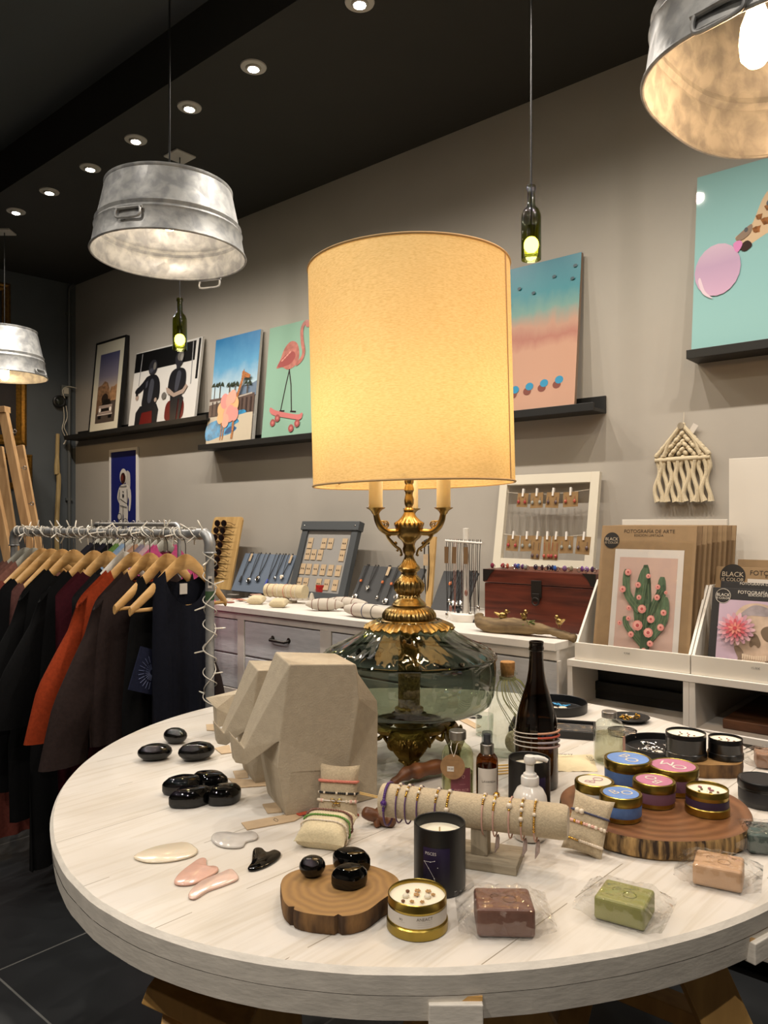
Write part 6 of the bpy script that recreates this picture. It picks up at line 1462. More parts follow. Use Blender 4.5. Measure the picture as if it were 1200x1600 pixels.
roll('pale bracelet roll left of the lamp column with red and blue cords', 541, 951, 603, 958, .031, .937, [(.25, mat('red_cord', '#6d1f25', .6), 'dark red cord bracelet on the roll left of the lamp'), (.52, mat('navy_cord', '#232a5c', .6), 'navy cord bracelet in the middle of the roll left of the lamp'), (.74, mc_black, 'black cord bracelet on the roll left of the lamp')], taper=.5, m=mat('pale_felt', '#b9b1a4', .9))
roll('pale bracelet roll behind the one with red and blue cords', 515, 939, 572, 945, .027, .932, [(u, mc_brown, '%s dark bracelet from the left on the rearmost pale roll' % nth[k]) for k, u in enumerate((.2, .45, .7))], taper=.5, m=mat('pale_felt', '#b9b1a4', .9))
for k, (px, py, lb) in enumerate(((401, 944, 'small cream pillow left on the sideboard before the slate blue board'), (436, 949, 'small cream pillow near the drawer handle on the sideboard'))):
    p = CP(px, py); pillow(lb, (p.x, p.y, CTZ+.022), (rad(-80), rad(20)*0, WANG+.5), .085, .07, .042, m_linenl)['group'] = 'cream pillows on the sideboard'
p = CP(504, 935); t = thing('mug', 'small red patterned mug in front of the grey earring frame', 'mug', (p.x, p.y, CTZ+.0005), WANG)
m_redm = mat('red_mug', '#b0201c', .3, col2='#7a1512', vscale=60)
b = MB(m_redm); b.lathe([(.001, 0), (.034, 0), (.036, .003), (.037, .072), (.0365, .074), (.034, .072), (.033, .01), (.001, .008)], 32); b.build('body', t)
# ring cones
for k in range(5):
    p = CP(451+9*k, 938); b = MB(mat('pale_felt', '#b9b1a4', .9)); b.lathe([(.001, 0), (.017, 0), (.014, .012), (.008, .035), (.001, .04)], 16); o = b.build('ring_cone', loc=(p.x, p.y, CTZ+.0005)); tag(o, '%s small felt ring cone from the left behind the cream pillows' % nth[k], 'ring cone', 'felt ring cones')
# flat jewelry cards and tags at the left end
rnd = random.Random(3); cc = ['#b98f7f', '#c9bda8', '#8f8a84', '#a8604f', '#c4b08c', '#b7b4ae']
for k in range(14):
    px, py = 345+rnd.random()*62, 931+rnd.random()*11; p = CP(px, py); b = MB(mat('jewelry_card%d' % (k % 6), cc[k % 6], .6)); b.at(rz=rnd.random()*3); 
    if k % 2: b.lathe([(.001, 0), (.022, 0), (.022, .002+.0015*(k % 3)), (.001, .003+.0015*(k % 3))], 20)
    else: b.cbox((0, 0, .0015), (.06, .035, .003))
    o = b.build('jewelry_disc' if k % 2 else 'jewelry_card', loc=(p.x, p.y, CTZ+.0005+.0032*k*.25)); tag(o, ('flat round jewelry disc' if k % 2 else 'flat jewelry card')+' in the clutter at the left end of the sideboard', 'jewelry', ('round discs' if k % 2 else 'flat cards')+' at the left end of the sideboard')
# ---- white T stand with necklaces
p = CP(728, 970); t = thing('necklace_stand', 'white T shaped necklace stand beside the wooden chest', 'jewelry stand', (p.x, p.y, CTZ+.0005), WANG)
zt = CZ-(826-CY)*p.y/F-CTZ; zbz = CZ-(847-CY)*p.y/F-CTZ; wb = (763-697)*p.y/F/2*1.05
b = MB(m_white); b.lathe([(.001, 0), (.062, 0), (.064, .004), (.064, .03), (.06, .033), (.001, .033)], 32); b.build('base', t)
b = MB(m_white); b.lathe([(.014, .033), (.013, .15), (.0125, zt), (.001, zt+.002)], 20); b.build('post', t)
b = MB(m_white); b.tube([(-wb, -.016, zbz+.004), (wb, -.016, zbz-.004)], .006, 10); b.build('crossbar', t)
Mw = Matrix.Translation(p) @ Matrix.Rotation(WANG, 4, 'Z'); Lz = zbz
for k in range(9):
    u = -.85+1.7*k/8; ln = (.30, .27, .31, .28, .33, .20, .29, .32, .26)[k]
    t = thing('necklace', '%s necklace from the left on the white T stand' % ['first', 'second', 'third', 'fourth', 'fifth', 'sixth', 'seventh', 'eighth', 'ninth'][k], 'necklace', Mw @ Vector((wb*u, -.024, Lz)), WANG, 'necklaces on the white T stand')
    b = MB([mc_black, mc_black, mc_brown, mc_black, m_silver, mat('grey_chain', '#77716c', .4), mc_black, m_silver, mc_black][k])
    b.tube(spline([(-.006, .006, .012), (-.006, 0, -.05), (-.003, 0, -ln*.7), (0, 0, -ln), (.003, 0, -ln*.7), (.006, 0, -.05), (.006, .006, .012)], 4), .0014, 5); b.build('cord', t)
    b = MB([m_silver, mc_brown, m_silver, mc_black][k % 4]); b.ball((0, -.003, -ln-.01), (.008, .005, .014), 10, 7); b.build('pendant', t)
    if k in (0, 2, 5): b = MB(mat('brown_tag', '#6d5233', .7)); b.cbox((0, -.006, -.055), (.02, .001, .07)); b.build('price_tag', t)
# ---- wooden chest
m_chest = wood('red_brown_chest', '#3f1a10', '#6a3020', .4, 3, (1.2, 14, 14), .12); m_ch2 = wood('chest_edge', '#3a1d12', '#54301f', .5, 3, (1.2, 14, 14))
s0, o0 = cpix(757, 976); s1 = wpix(930, 1000, o0)[0]; ztop = wpix(757, 889, o0)[1]
hch = ztop-CTZ; t = thing('wooden_chest', 'old red brown wooden chest with iron latch on the sideboard', 'chest', WP((s0+s1)/2, o0, CTZ+.0005), WANG); w = (s1-s0); DC = .27
b = MB(m_chest); b.box(-w/2, 0, 0, w/2, DC, hch-.055); b.build('body', t, .003)
b = MB(m_chest); b.box(-w/2-.003, -.003, hch-.053, w/2+.003, DC+.003, hch); b.build('lid', t, .003)
b = MB(m_iron); b.box(-.022, -.007, hch-.10, .022, -.0005, hch-.035); b.box(-.016, -.012, hch-.115, .016, -.004, hch-.085); b.ring((0, -.012, hch-.115), .014, .003, 18, 6, axis='Y'); b.build('latch', t, .001)
for q in (-1, 1):
    b = MB(m_iron); b.M = Matrix.Rotation(PI/2, 4, 'X'); x0 = q*(w/2-.0); b.prism([(x0+q*.004, hch), (x0-q*.05, hch), (x0-q*.03, hch-.02), (x0-q*.014, hch-.045), (x0+q*.004, hch-.05)], .003, .005); b.build('corner_plate', t)
Mc = Matrix.Translation(t.location) @ Matrix.Rotation(WANG, 4, 'Z')
gems = [(772, '#7b2f45'), (783, '#8e2f3a'), (791, '#b0604a'), (802, '#5b4a7a'), (812, '#2f4a8f'), (818, '#5a3a6a'), (824, '#8a8c86'), (835, '#2c1f38'), (845, '#3f2a35'), (853, '#2a2730'), (859, '#30202c'), (865, '#1f2a4a'), (871, '#2f55a0'), (881, '#7a5b8a'), (891, '#8c8570'), (905, '#6b3f86'), (917, '#7d5a8f'), (927, '#4c3557')]
for k, (px, c) in enumerate(gems):
    sg = wpix(px, 885, o0-.035)[0]; x = sg-(s0+s1)/2
    t = thing('gemstone_ring', '%s ring from the left along the top of the wooden chest' % ['first', 'second', 'third', 'fourth', 'fifth', 'sixth', 'seventh', 'eighth', 'ninth', 'tenth', 'eleventh', 'twelfth', 'thirteenth', 'fourteenth', 'fifteenth', 'sixteenth', 'seventeenth', 'eighteenth'][k], 'ring', Mc @ Vector((x, .03+.012*(k % 2), hch+.0003)), WANG+k, 'gemstone rings on the chest')
    b = MB(mat('gem%d' % k, c, .1, coat=.6)); b.ball((0, -.008, .013), (.009, .006, .011), 10, 7); b.build('stone', t)
    b = MB(m_silver); b.ring((0, .004, .0095), .008, .0014, 16, 6, axis='X'); b.build('band', t)
# ---- driftwood with brass figures
m_drift = wood('grey_driftwood', '#4a3a26', '#85704e', .8, 5, (1.5, 9, 9), .5)
pd0, pd1 = CP(748, 986), CP(896, 1000); d = pd1-pd0
t = thing('driftwood', 'long grey brown driftwood branch in front of the chest', 'driftwood', (pd0.x, pd0.y, CTZ), math.atan2(d.y, d.x)); Ld = d.length
b = MB(m_drift); P_ = spline([(-.005, .01, .062), (.012, .0, .035), (Ld*.18, 0, .022), (Ld*.35, .005, .028), (Ld*.55, 0, .03), (Ld*.75, .0, .026), (Ld*.9, 0, .014), (Ld*1.02, 0, .005)], 6)
b.tube(P_, [.015+.018*sin(PI*min(1, i/30))+.004*noise.noise(Vector((i*.6, 0, 0))) for i in range(len(P_))], 12); b.build('branch', t, sharp=180)
b = MB(mat('moss', '#5a6a34', .95))
for k in range(16): a = k*2.4; b.tube([(Ld*.55, -.01, .05), (Ld*.55+.03*cos(a), -.014+.012*sin(a), .045+.014*sin(a*1.7))], .0018, 4)
b.build('moss_sprig', t)
Mdr = Matrix.Translation((pd0.x, pd0.y, CTZ)) @ Matrix.Rotation(math.atan2(d.y, d.x), 4, 'Z')
for k, (u, lb, zq) in enumerate(((.27, 'brass bird figure at the left of the driftwood', .046), (.50, 'brass bird figure in the middle of the driftwood', .05), (.86, 'brass bird figure at the right end of the driftwood', .04))):
    b = MB(m_brass); b.at(rz=k, sc=(1.35, 1.35, 1.5)); b.ball((0, 0, .014), (.012, .008, .009), 10, 7); b.ball((.010, 0, .024), .006, 8, 6); b.tube([(.015, 0, .024), (.021, 0, .023)], [.002, .0005], 5); b.tube([(-.01, 0, .016), (-.024, 0, .022)], [.005, .002], 6); b.tube([(0, .003, .008), (0, .003, 0)], .0012, 4); b.tube([(0, -.003, .008), (0, -.003, 0)], .0012, 4)
    tag(b.build('brass_bird', loc=Mdr @ Vector((Ld*u, 0, zq-.001))), lb, 'figurine', 'brass birds on the driftwood')
# ---- white earring frame with strings and cards
of = .03; s0, zf0 = wpix(784, 890, of+.09); s1, _ = wpix(938, 905, of+.09); st, zt_ = wpix(790, 744, of); se, _ = wpix(946, 740, of)
w = se-st; zb0 = ztop
geo_a = math.atan2(.12, zt_-CTZ-.2); Lf = zt_-ztop+.0
t = thing('earring_display', 'white wooden frame strung with earring cards, leaning on the wall behind the chest', 'display frame', WP((st+se)/2-.02, .12, ztop-.13), WANG, rx=-math.atan2(.09, Lf+.13)); Lf = math.hypot(.09, Lf+.13)
m_wf = mat('cream_frame_paint', '#cfc8b6', .55); fw = .04
b = MB(m_wf); b.box(-w/2, -.012, 0, -w/2+fw, .012, Lf); b.build('stile', t, .001); b = MB(m_wf); b.box(w/2-fw, -.012, 0, w/2, .012, Lf); b.build('stile', t, .001)
b = MB(m_wf); b.box(-w/2+fw, -.0115, Lf-.045, w/2-fw, .0115, Lf); b.build('top_rail', t, .001); b = MB(m_wf); b.box(-w/2+fw, -.0115, 0.10, w/2-fw, .0115, .155); b.build('bottom_rail', t, .001)
Mf = Matrix.Translation(t.location) @ t.rotation_euler.to_matrix().to_4x4()
zrow = [Lf-.09, Lf-.285]
for z in zrow: b = MB(m_string); b.tube([(-w/2+fw, -.006, z+.012), (-w/2+fw+.1, -.006, z+.002), (0, -.006, z-.002), (w/2-fw-.1, -.006, z+.003), (w/2-fw, -.006, z+.014)], .0012, 5); b.build('string', t)
cw = [[(-.33, .055, .06), (-.13, .062, .065), (.1, .062, .065), (.34, .07, .062)], [(-.42, .062, .066), (-.22, .062, .066), (-.07, .042, .10), (.07, .036, .10), (.19, .036, .10), (.33, .064, .07), (.56, .064, .072)]]
ec = ['#9a3a38', '#8a8c86', '#5b4a4a', '#a34f3e']
for r_, row in enumerate(cw):
    for k, (u, cw_, ch_) in enumerate(row):
        u = u*.9; t = thing('earring_card', 'kraft earring card pegged to the %s string of the white frame, %s' % (['upper', 'lower'][r_], ['first from the left', 'second from the left', 'third from the left', 'fourth from the left', 'fifth from the left', 'sixth from the left', 'seventh from the left'][k]), 'earring card', Mf @ Vector((u*(w-2*fw)*.95, -.012, zrow[r_])), 0, 'earring cards on the %s string of the white frame' % ['upper', 'lower'][r_]); t.rotation_euler = (Mf.to_euler().x, .04*(-1)**k, WANG)
        b = MB(mat('brown_card', '#84673f', .75, var=.1, vscale=30)); b.box(-cw_/2, -.001, -ch_, cw_/2, .001, .004); b.build('card', t)
        b = MB(m_white); b.box(-.004, -.006, -.012, .004, .004, .024); b.build('peg', t)
        for q in (-1, 1):
            b = MB(mat('earring%d' % (k % 4), ec[(k+r_) % 4], .2, coat=.4)); b.ball((q*cw_*.3, -.006, -ch_*(.62 if r_ == 0 or k not in (2, 3, 4) else .85)), (.007, .005, .009), 8, 6); b.tube([(q*cw_*.3, -.004, -ch_*.6), (q*cw_*.3, -.004, -ch_*.25)], .001, 4); b.build('earring', t)
# ---- macrame hanging
sm, zm_ = wpix(1066, 661, .02); t = thing('macrame_hanging', 'cream macrame wall hanging with wavy fringe', 'wall hanging', WP(sm, .004, zm_), WANG)
sc_ = (1103-1029)*WP(sm, 0, 0).y/F/.72/2
k_m = WP(sm, 0, 0).y/F; hw = 41*k_m/.97; z1m, z2m, z3m = -(677-661)*k_m, -(712-661)*k_m, -(783-661)*k_m
m_rope = mat('cream_cotton_rope', '#cbbd9f', .9, bump=.6, bscale=260)
b = MB(m_rope); dz_ = z2m+.012; Ls = math.hypot(hw, dz_)
for k in range(6):
    z0_ = -.010-k*.032; m_ = int((z0_-z2m)/abs(dz_)*Ls/.017)
    for i in range(m_+1):
        f_ = i*.017/Ls
        for q in (-1, 1):
            if q < 0 or i: b.at((q*hw*.97*f_, -.014-.004*((i+k) % 2), z0_+dz_*f_), ry=q*.75); b.ball((0, 0, 0), (.0145, .011, .0095), 8, 6)
b.at()
for q in (-1, 1):
    for k in range(2): b.tube(spline([(q*.004, -.02, -.01), (q*(hw*.45), -.022, z2m*.5-.004*k), (q*hw*(.95-.3*k), -.02, z2m)], 6), .008, 8)
b.build('knotted_triangle', t)
b = MB(m_rope); b.tube([(-hw, -.016, z2m-.014), (hw, -.016, z2m-.010)], .0105, 12); b.build('wrapped_bar', t)
fr_ = None
for i in range(13):
    x = -hw*.94+2*hw*.94*i/12; ph = i*1.7
    b = MB(m_rope); P_ = spline([(x+.009*sin(ph+j*1.1)*(j > 0), -.014-.004*(i % 2)+.003*sin(j), z2m-.018+(z3m-z2m+.018)*j/6) for j in range(7)], 4); b.tube(P_, [.0085 if j < len(P_)-5 else .0085+.0012*(j-len(P_)+5) for j in range(len(P_))], 8); b.build('fringe_strand', t)
b = MB(m_string); b.tube([(0, -.01, -.006), (.003, -.006, .045)], .001, 4); b.tube([(.004, -.01, -.006), (.003, -.006, .045)], .001, 4); b.build('hanging_cord', t)
b = MB(m_oak); b.at(loc=(-.002, -.027, -.012), rx=PI/2); b.lathe([(.001, -.003), (.013, -.003), (.013, .003), (.001, .003)], 18, smooth=False); b.build('wood_button', t)
b = MB(m_labelw); b.at(loc=(.04, -.012, -.028), ry=.55); b.cbox((0, 0, 0), (.022, .001, .045)); b.build('paper_tag', t)
# ================================================================== PRINT RACK UNIT AT THE RIGHT
UZ = .855; UD = .74; us0 = wpix(886, 1030, UD)[0]; us1 = us0+1.35
m_lam = mat('white_laminate', '#d9d4cc', .4)
t = thing('cubby_shelf', 'white open cubby unit carrying the print trays', 'shelf unit', WP(us0, 0, 0), WANG)
W_ = us1-us0
def ubox(nm, *a): b = MB(m_lam); b.box(*a); return b.build(nm, t, .001)
ubox('top_board', 0, -UD, UZ-.022, W_, -.01, UZ); udiv = wpix(1076, 1060, UD)[0]-us0
for nm, x in (('side_panel', 0), ('divider', udiv-.018), ('divider', udiv+.0005), ('side_panel', W_-.018)): ubox(nm, x, -UD+.002, .02, x+.018, -.012, UZ-.022)
zsh = CZ-(1128-CY)*(WP(us0+.3, UD, 0).y)/F
for x0, x1 in ((.018, udiv-.018), (udiv+.019, W_-.018)): ubox('middle_shelf', x0, -UD+.004, zsh-.02, x1, -.014, zsh); ubox('bottom_board', x0, -UD+.004, .06, x1, -.014, .08); ubox('back_panel', x0, -.026, .08, x1, -.014, UZ-.022)
# black boxes inside the left cubby
m_box = mat('black_card_box', '#0d0c0c', .55)
sb = wpix(932, 1080, .45)[0]
t = thing('storage_box', 'upper black card box inside the left cubby', 'box', WP(sb+.21, .42, zsh+.062), WANG); b = MB(m_box); b.box(-.2, -.12, 0, .2, .14, .055); b.build('body', t, .002); b = MB(m_box); b.box(-.203, -.123, .03, .203, .143, .058); b.build('lid', t, .001)
t = thing('storage_box', 'lower black card box inside the left cubby', 'box', WP(sb+.2, .42, zsh+.0005), WANG); b = MB(m_box); b.box(-.2, -.14, 0, .22, .14, .058); b.build('body', t, .002); b = MB(m_box); b.box(-.203, -.143, .03, .223, .143, .061); b.build('lid', t, .001)
pw = wpix(1160, 1140, .6)[0]
t = thing('wooden_board', 'dark wooden board lying in the right cubby', 'board', WP(us0+udiv+.34, .46, zsh+.0005), WANG); b = MB(wood('walnut_board', '#43281a', '#6a452c', .5, 4, (2, 14, 14))); b.box(-.26, -.22, 0, .26, .2, .03); b.build('plank', t, .003); b = MB(mat('hand_hole', '#1d110b', .6)); b.at(loc=(-.05, .13, .0305)); b.lathe([(.001, 0), (.03, 0)], 20); b.build('hand_hole', t)
# print trays
m_trayw = mat('white_tray', '#dad5ca', .45)
def tray(s0, s1, label, txt):
    t = thing('print_tray', label, 'display tray', WP(s0, UD-.012, UZ+.0005), WANG); w = s1-s0
    b = MB(m_trayw); b.box(0, 0, 0, w, .010, .058); f_ = b.build('front_panel', t, .001)
    b = MB(mat('grey_print', '#6d6a66', .6)); b.text(txt, .009, lambda x, y: (w*.48+x, -.0006, .040+y)); b.build('price_print', f_)
    for x in (0, w-.008):
        b = MB(m_trayw); V = [(x+dx, y, z) for dx in (0, .008) for y, z in ((.01, 0), (.01, .058), (.17, .26), (.36, .26), (.36, 0))]
        b.add(V, [(0, 1, 2, 3, 4), (9, 8, 7, 6, 5)]+[(i, 5+i, 5+(i+1) % 5, (i+1) % 5) for i in range(5)]); b.build('side_panel', t)
    b = MB(m_trayw); b.box(.008, .01, 0, w-.008, .36, .008); b.build('floor_panel', t)
    return t
ts0 = wpix(898, 1010, UD-.012)[0]; ts1 = wpix(1078, 1030, UD-.012)[0]
tray(ts0, ts1, 'white print tray with the cactus print folders', '9,90€'); tray(ts1+.003, ts1+.003+(ts1-ts0), 'white print tray with the skull print folders, at the right edge', '15,00€')
b = MB(m_trayw); 
sbk, zbk = wpix(972, 812, .30); s2, _ = wpix(1136, 812, .30)
t = thing('backboard', 'white backboard behind the cactus print folders', 'board', WP((sbk+s2)/2, .30, UZ+.0005), WANG); b.box(-(s2-sbk)/2, 0, .0, (s2-sbk)/2, .012, zbk-UZ); b.build('panel', t, .001)
sbk, zbk2 = wpix(1139, 717, .27); t = thing('backboard', 'tall white backboard at the right edge of the photo', 'board', WP(sbk+.30, .27, UZ+.0005), WANG); b = MB(m_trayw); b.box(-.3, 0, 0, .3, .012, zbk2-UZ); b.build('panel', t, .001)
# folders
m_kraft2 = mat('kraft_board', '#8f7655', .75, var=.05, vscale=30); m_kraft_in = mat('kraft_board_edge', '#7a6244', .8); m_blk_board = mat('black_board', '#1a191a', .6)
m_cel = glass('print_sleeve', (.97, .97, .97), .05, 1.4, .8, bump=.5, bscale=14)
def folder(label, s0, w, h, ob, lean, m, front=None, group=None, z0=UZ+.012, th=.006):
    t = thing('print_folder', label, 'art print', WP(s0+w/2, ob, z0), WANG, group, rx=-lean)
    b = MB(m); b.box(-w/2, 0, 0, w/2, th, h); b.build('mount', t, .0008)
    if front: front(t, w, h)
    return t
def badge(t, x, z, r, dark=True):
    b = MB(mat('badge_black', '#16120f', .6)); b.disc(x, z, r, y=-.0012, n=36); bd = b.build('round_badge', t)
    b = MB(mat('badge_white', '#cfc8bb', .6) if not dark else mat('badge_cream', '#b5a690', .6)); b.text('BLACK', r*.56, lambda a, c: (x+a, -.0016, z+c+r*.14)); b.text('IS COLOR', r*.40, lambda a, c: (x+a, -.0016, z+c-r*.30)); b.build('badge_lettering', bd)
    if not dark: b = MB(mat('badge_white', '#cfc8bb', .6)); b.M = Matrix.Translation((x, -.0014, z)); b.ring((0, 0, 0), r*.95, r*.028, 40, 4, axis='Y'); b.build('badge_ring', bd)
sf0, zf = wpix(925, 996, UD-.05); sfr = wpix(1076, 1013, UD-.05)[0]; fwid = sfr-sf0
ztop_f = wpix(940, 821, UD-.13)[1]; z0 = UZ+.012; hf = math.hypot(ztop_f-z0, .08); la = math.atan2(.08, ztop_f-z0)
def cactus(t, w, h):
    P = Pic(w*.72, h*.76, -.0008); P.x0 = -w*.33
    u0 = ink('mount_white', '#d5d1cc'); pk = mat('print_ink_blush', '#c6aa9f', .5); P.rect(u0, 0, 0, 1, 1); P.rect(pk, .08, 0, .92, .92)
    gr = mat('print_ink_cactus', '#4c6249', .5, var=.3, vscale=40, stretch=(4, 1, .5)); gd = mat('print_ink_cactus_dark', '#3d523d', .5, var=.3, vscale=40, stretch=(4, 1, .5)); gl = ink('cactus_rib', '#70805f')
    def arm(m, pts, wd):
        L_ = spline(pts, 6); l, r = [], []
        for i, p in enumerate(L_):
            a = L_[max(0, i-1)]; c = L_[min(len(L_)-1, i+1)]; dx, dy = (c[0]-a[0])*P.w, (c[1]-a[1])*P.h; q = math.hypot(dx, dy) or 1; e = wd*(1 if i < len(L_)-3 else (.9, .75, .45)[i-len(L_)+3])
            l.append((p[0]-dy/q*e/2, p[1]+dx/q*e/2*P.w/P.h)); r.append((p[0]+dy/q*e/2, p[1]-dx/q*e/2*P.w/P.h))
        P.poly(m, l+r[::-1])
        for f_ in (-.2, .2): P.line(gl, [((a[0]*(1-(f_+.5))+c[0]*(f_+.5)), (a[1]*(1-(f_+.5))+c[1]*(f_+.5))) for a, c in zip(l[:-2], r[:-2])][::3], .006)
    arm(gd, [(.53, .02), (.54, .2), (.53, .45), (.47, .85)], .13); arm(gr, [(.55, .15), (.68, .3), (.71, .45), (.72, .74)], .13); arm(gr, [(.5, .1), (.44, .3), (.41, .5), (.47, .82)], .15)
    arm(gd, [(.55, .3), (.62, .45), (.68, .56), (.76, .66)], .09); arm(gr, [(.5, .08), (.38, .16), (.26, .25), (.22, .34)], .08); arm(gr, [(.44, .4), (.3, .5), (.22, .6), (.2, .8)], .11); arm(gr, [(.58, .12), (.72, .25), (.79, .35), (.79, .55)], .11); arm(gd, [(.52, .2), (.53, .4), (.54, .52)], .08)
    P.rect(gd, .48, .02, .60, .2)
    for k, (u, v, r) in enumerate(((.23, .77, .04), (.53, .74, .028), (.39, .65, .035), (.17, .6, .04), (.42, .53, .03), (.68, .64, .03), (.68, .54, .035), (.8, .59, .02), (.48, .42, .05), (.29, .42, .03), (.79, .4, .035), (.62, .33, .045), (.3, .32, .03), (.44, .26, .06), (.6, .2, .055), (.18, .27, .03), (.77, .26, .04), (.36, .17, .035), (.64, .1, .035), (.56, .03, .03), (.42, .01, .02))):
        r *= 1.25; P.oval(ink('rose_a', '#c9837c'), u, v, r, None, 0, 9); P.oval(ink('rose_b', '#d9a096'), u-r*.1, v+r*.1, r*.7, None, 0, 9); P.oval(ink('rose_c', '#a84e50'), u, v, r*.35, None, 0, 8)
    P.b.build('cactus_print', t, loc=(0, 0, h*.06))
    b = MB(m_cel); n = 10; V = [(-w*.47+w*.94*i/n, -.0016-.002*abs(noise.noise(Vector((i*.8, j*.8, 2)))), .02+(h*.84)*j/n) for j in range(n+1) for i in range(n+1)]; b.add(V, [(j*(n+1)+i, j*(n+1)+i+1, (j+1)*(n+1)+i+1, (j+1)*(n+1)+i) for i in range(n) for j in range(n)], True); b.build('cellophane_sleeve', t)
    badge(t, -w*.38, h*.885, w*.085)
    b = MB(m_ink); b.text('FOTOGRAFÍA DE ARTE', w*.052, lambda a, c: (a+.005, -.0005, h*.955+c)); b.text('EDICIÓN LIMITADA', w*.035, lambda a, c: (a+.005, -.0005, h*.925+c)); b.build('heading_print', t)
lm = ['kraft print folder in the tray, %s behind the cactus print' % q for q in ('directly', 'second', 'third', 'fourth', 'fifth', 'sixth', 'seventh', 'eighth')]
folder('kraft print folder with a green cactus and pink roses', sf0, fwid, hf, UD-.05, la, m_kraft2, cactus)
for k in range(8): folder(lm[k], sf0+.006*(k+1), fwid, hf*(1+.002*(k % 3)), UD-.05-.030*(k+1), la, m_kraft2 if k % 3 else m_kraft_in, None, 'kraft folders behind the cactus print')
# second tray
def skull(t, w, h):
    P = Pic(w*.86, h*.86, -.0008); lil = mat('print_ink_lilac', '#b59fb0', .5, var=.06, vscale=8); bone = mat('print_ink_bone', '#b7a18d', .5, var=.22, vscale=18); bd = ink('bone_shadow', '#7b6a5b'); dk = ink('socket', '#6a5a4a')
    P.rect(lil, 0, 0, 1, 1)
    P.poly(bone, [(.22, .62), (.24, .8), (.36, .93), (.55, .97), (.75, .93), (.9, .8), (.92, .6), (.88, .45), (.80, .36), (.78, .22), (.66, .1), (.45, .08), (.34, .16), (.3, .3), (.24, .42)], 5)
    P.poly(mat('print_ink_bone_grey', '#90878a', .5, var=.3, vscale=20), [(.3, .78), (.45, .92), (.6, .94), (.8, .86), (.7, .8), (.5, .8)], 5)
    P.poly(dk, [(.62, .58), (.66, .65), (.76, .67), (.86, .63), (.87, .53), (.78, .46), (.68, .48)], 5); P.poly(dk, [(.52, .55), (.47, .42), (.5, .37), (.545, .41), (.6, .37), (.63, .42), (.6, .5), (.56, .55)], 3)
    P.poly(bd, [(.26, .36), (.34, .36), (.4, .28), (.36, .2), (.3, .26)], 4); P.poly(bd, [(.33, .17), (.5, .1), (.72, .13), (.78, .24), (.7, .19), (.5, .15), (.36, .22)], 4)
    for k in range(11): P.poly(ink('tooth', '#cfbda6'), [(.38+.032*k, .255+.004*abs(k-5)), (.405+.032*k, .255+.004*abs(k-5)), (.402+.032*k, .205), (.384+.032*k, .205)]); P.poly(ink('tooth', '#cfbda6'), [(.385+.03*k, .198), (.41+.03*k, .198), (.405+.03*k, .145), (.388+.03*k, .145)])
    for ring_, (rr, n, c, l) in enumerate(((.2, 18, '#b98f9f', .075), (.15, 15, '#c07a88', .065), (.105, 12, '#c9626e', .055), (.06, 9, '#d08a7e', .04))):
        for k in range(n):
            a = 2*PI*k/n+ring_*.3; P.oval(ink('dahlia%d' % (ring_*2+(k % 2)), c if k % 2 else ['#cfa8b3', '#d0929c', '#b9545f', '#c97168'][ring_]), .28+rr*cos(a), .60+rr*.8*sin(a), l, l*.42*P.w/P.h, a, 10)
    P.oval(ink('dahlia_core', '#b3424c'), .28, .60, .03)
    P.b.build('skull_print', t, loc=(w*.03, 0, h*.0))
    badge(t, -w*.36, h*.9, w*.1, False)
    b = MB(mat('badge_white', '#cfc8bb', .6)); b.text('FOTOGRAFÍA DE ARTE', w*.06, lambda a, c: (a+.03, -.0014, h*.955+c)); b.text('EDICIÓN LIMITADA', w*.04, lambda a, c: (a+.03, -.0014, h*.925+c)); b.build('heading_print', t)
s_sk, _ = wpix(1104, 1020, UD-.05); w2 = fwid*.72; zt_s = wpix(1108, 917, UD-.11)[1]; h2 = math.hypot(zt_s-z0, .06)
folder('black print folder with a skull and a pink dahlia', s_sk, w2, h2, UD-.05, math.atan2(.06, zt_s-z0), m_blk_board, skull)
def hd_blk(t, w, h): b = MB(mat('badge_white', '#cfc8bb', .6)); b.text('FOTOGRAFÍA DE ARTE', w*.05, lambda a, c: (a, -.0006, h*.985+c)); b.build('heading_print', t)
folder('black print folder directly behind the skull print', s_sk+.012, w2, h2+.017, UD-.085, math.atan2(.06, zt_s-z0), m_blk_board, hd_blk)
def hd_kraft(t, w, h):
    badge(t, -w*.34, h*.905, w*.12); b = MB(m_ink); b.text('FOTOGRAFÍA DE ARTE', w*.066, lambda a, c: (a+.05, -.0006, h*.945+c)); b.text('EDICIÓN LIMITADA', w*.045, lambda a, c: (a+.05, -.0006, h*.915+c)); b.build('heading_print', t)
    b = MB(m_labelw); b.rect(-w*.2, h*.5, w*.5, h*.885, -.0008); b.build('print_margin', t)
s_k2 = wpix(1118, 900, UD-.2)[0]; zk2 = wpix(1118, 885, UD-.2)[1]
folder('kraft print folder with a black round badge behind the black folders', s_k2, fwid, math.hypot(zk2-z0, .06), UD-.15, math.atan2(.06, zk2-z0), m_kraft2, hd_kraft)
folder('kraft folder standing farthest back in the right tray', s_k2+.03, fwid, math.hypot(zk2-z0+.02, .06), UD-.27, math.atan2(.06, zk2-z0), m_kraft2)
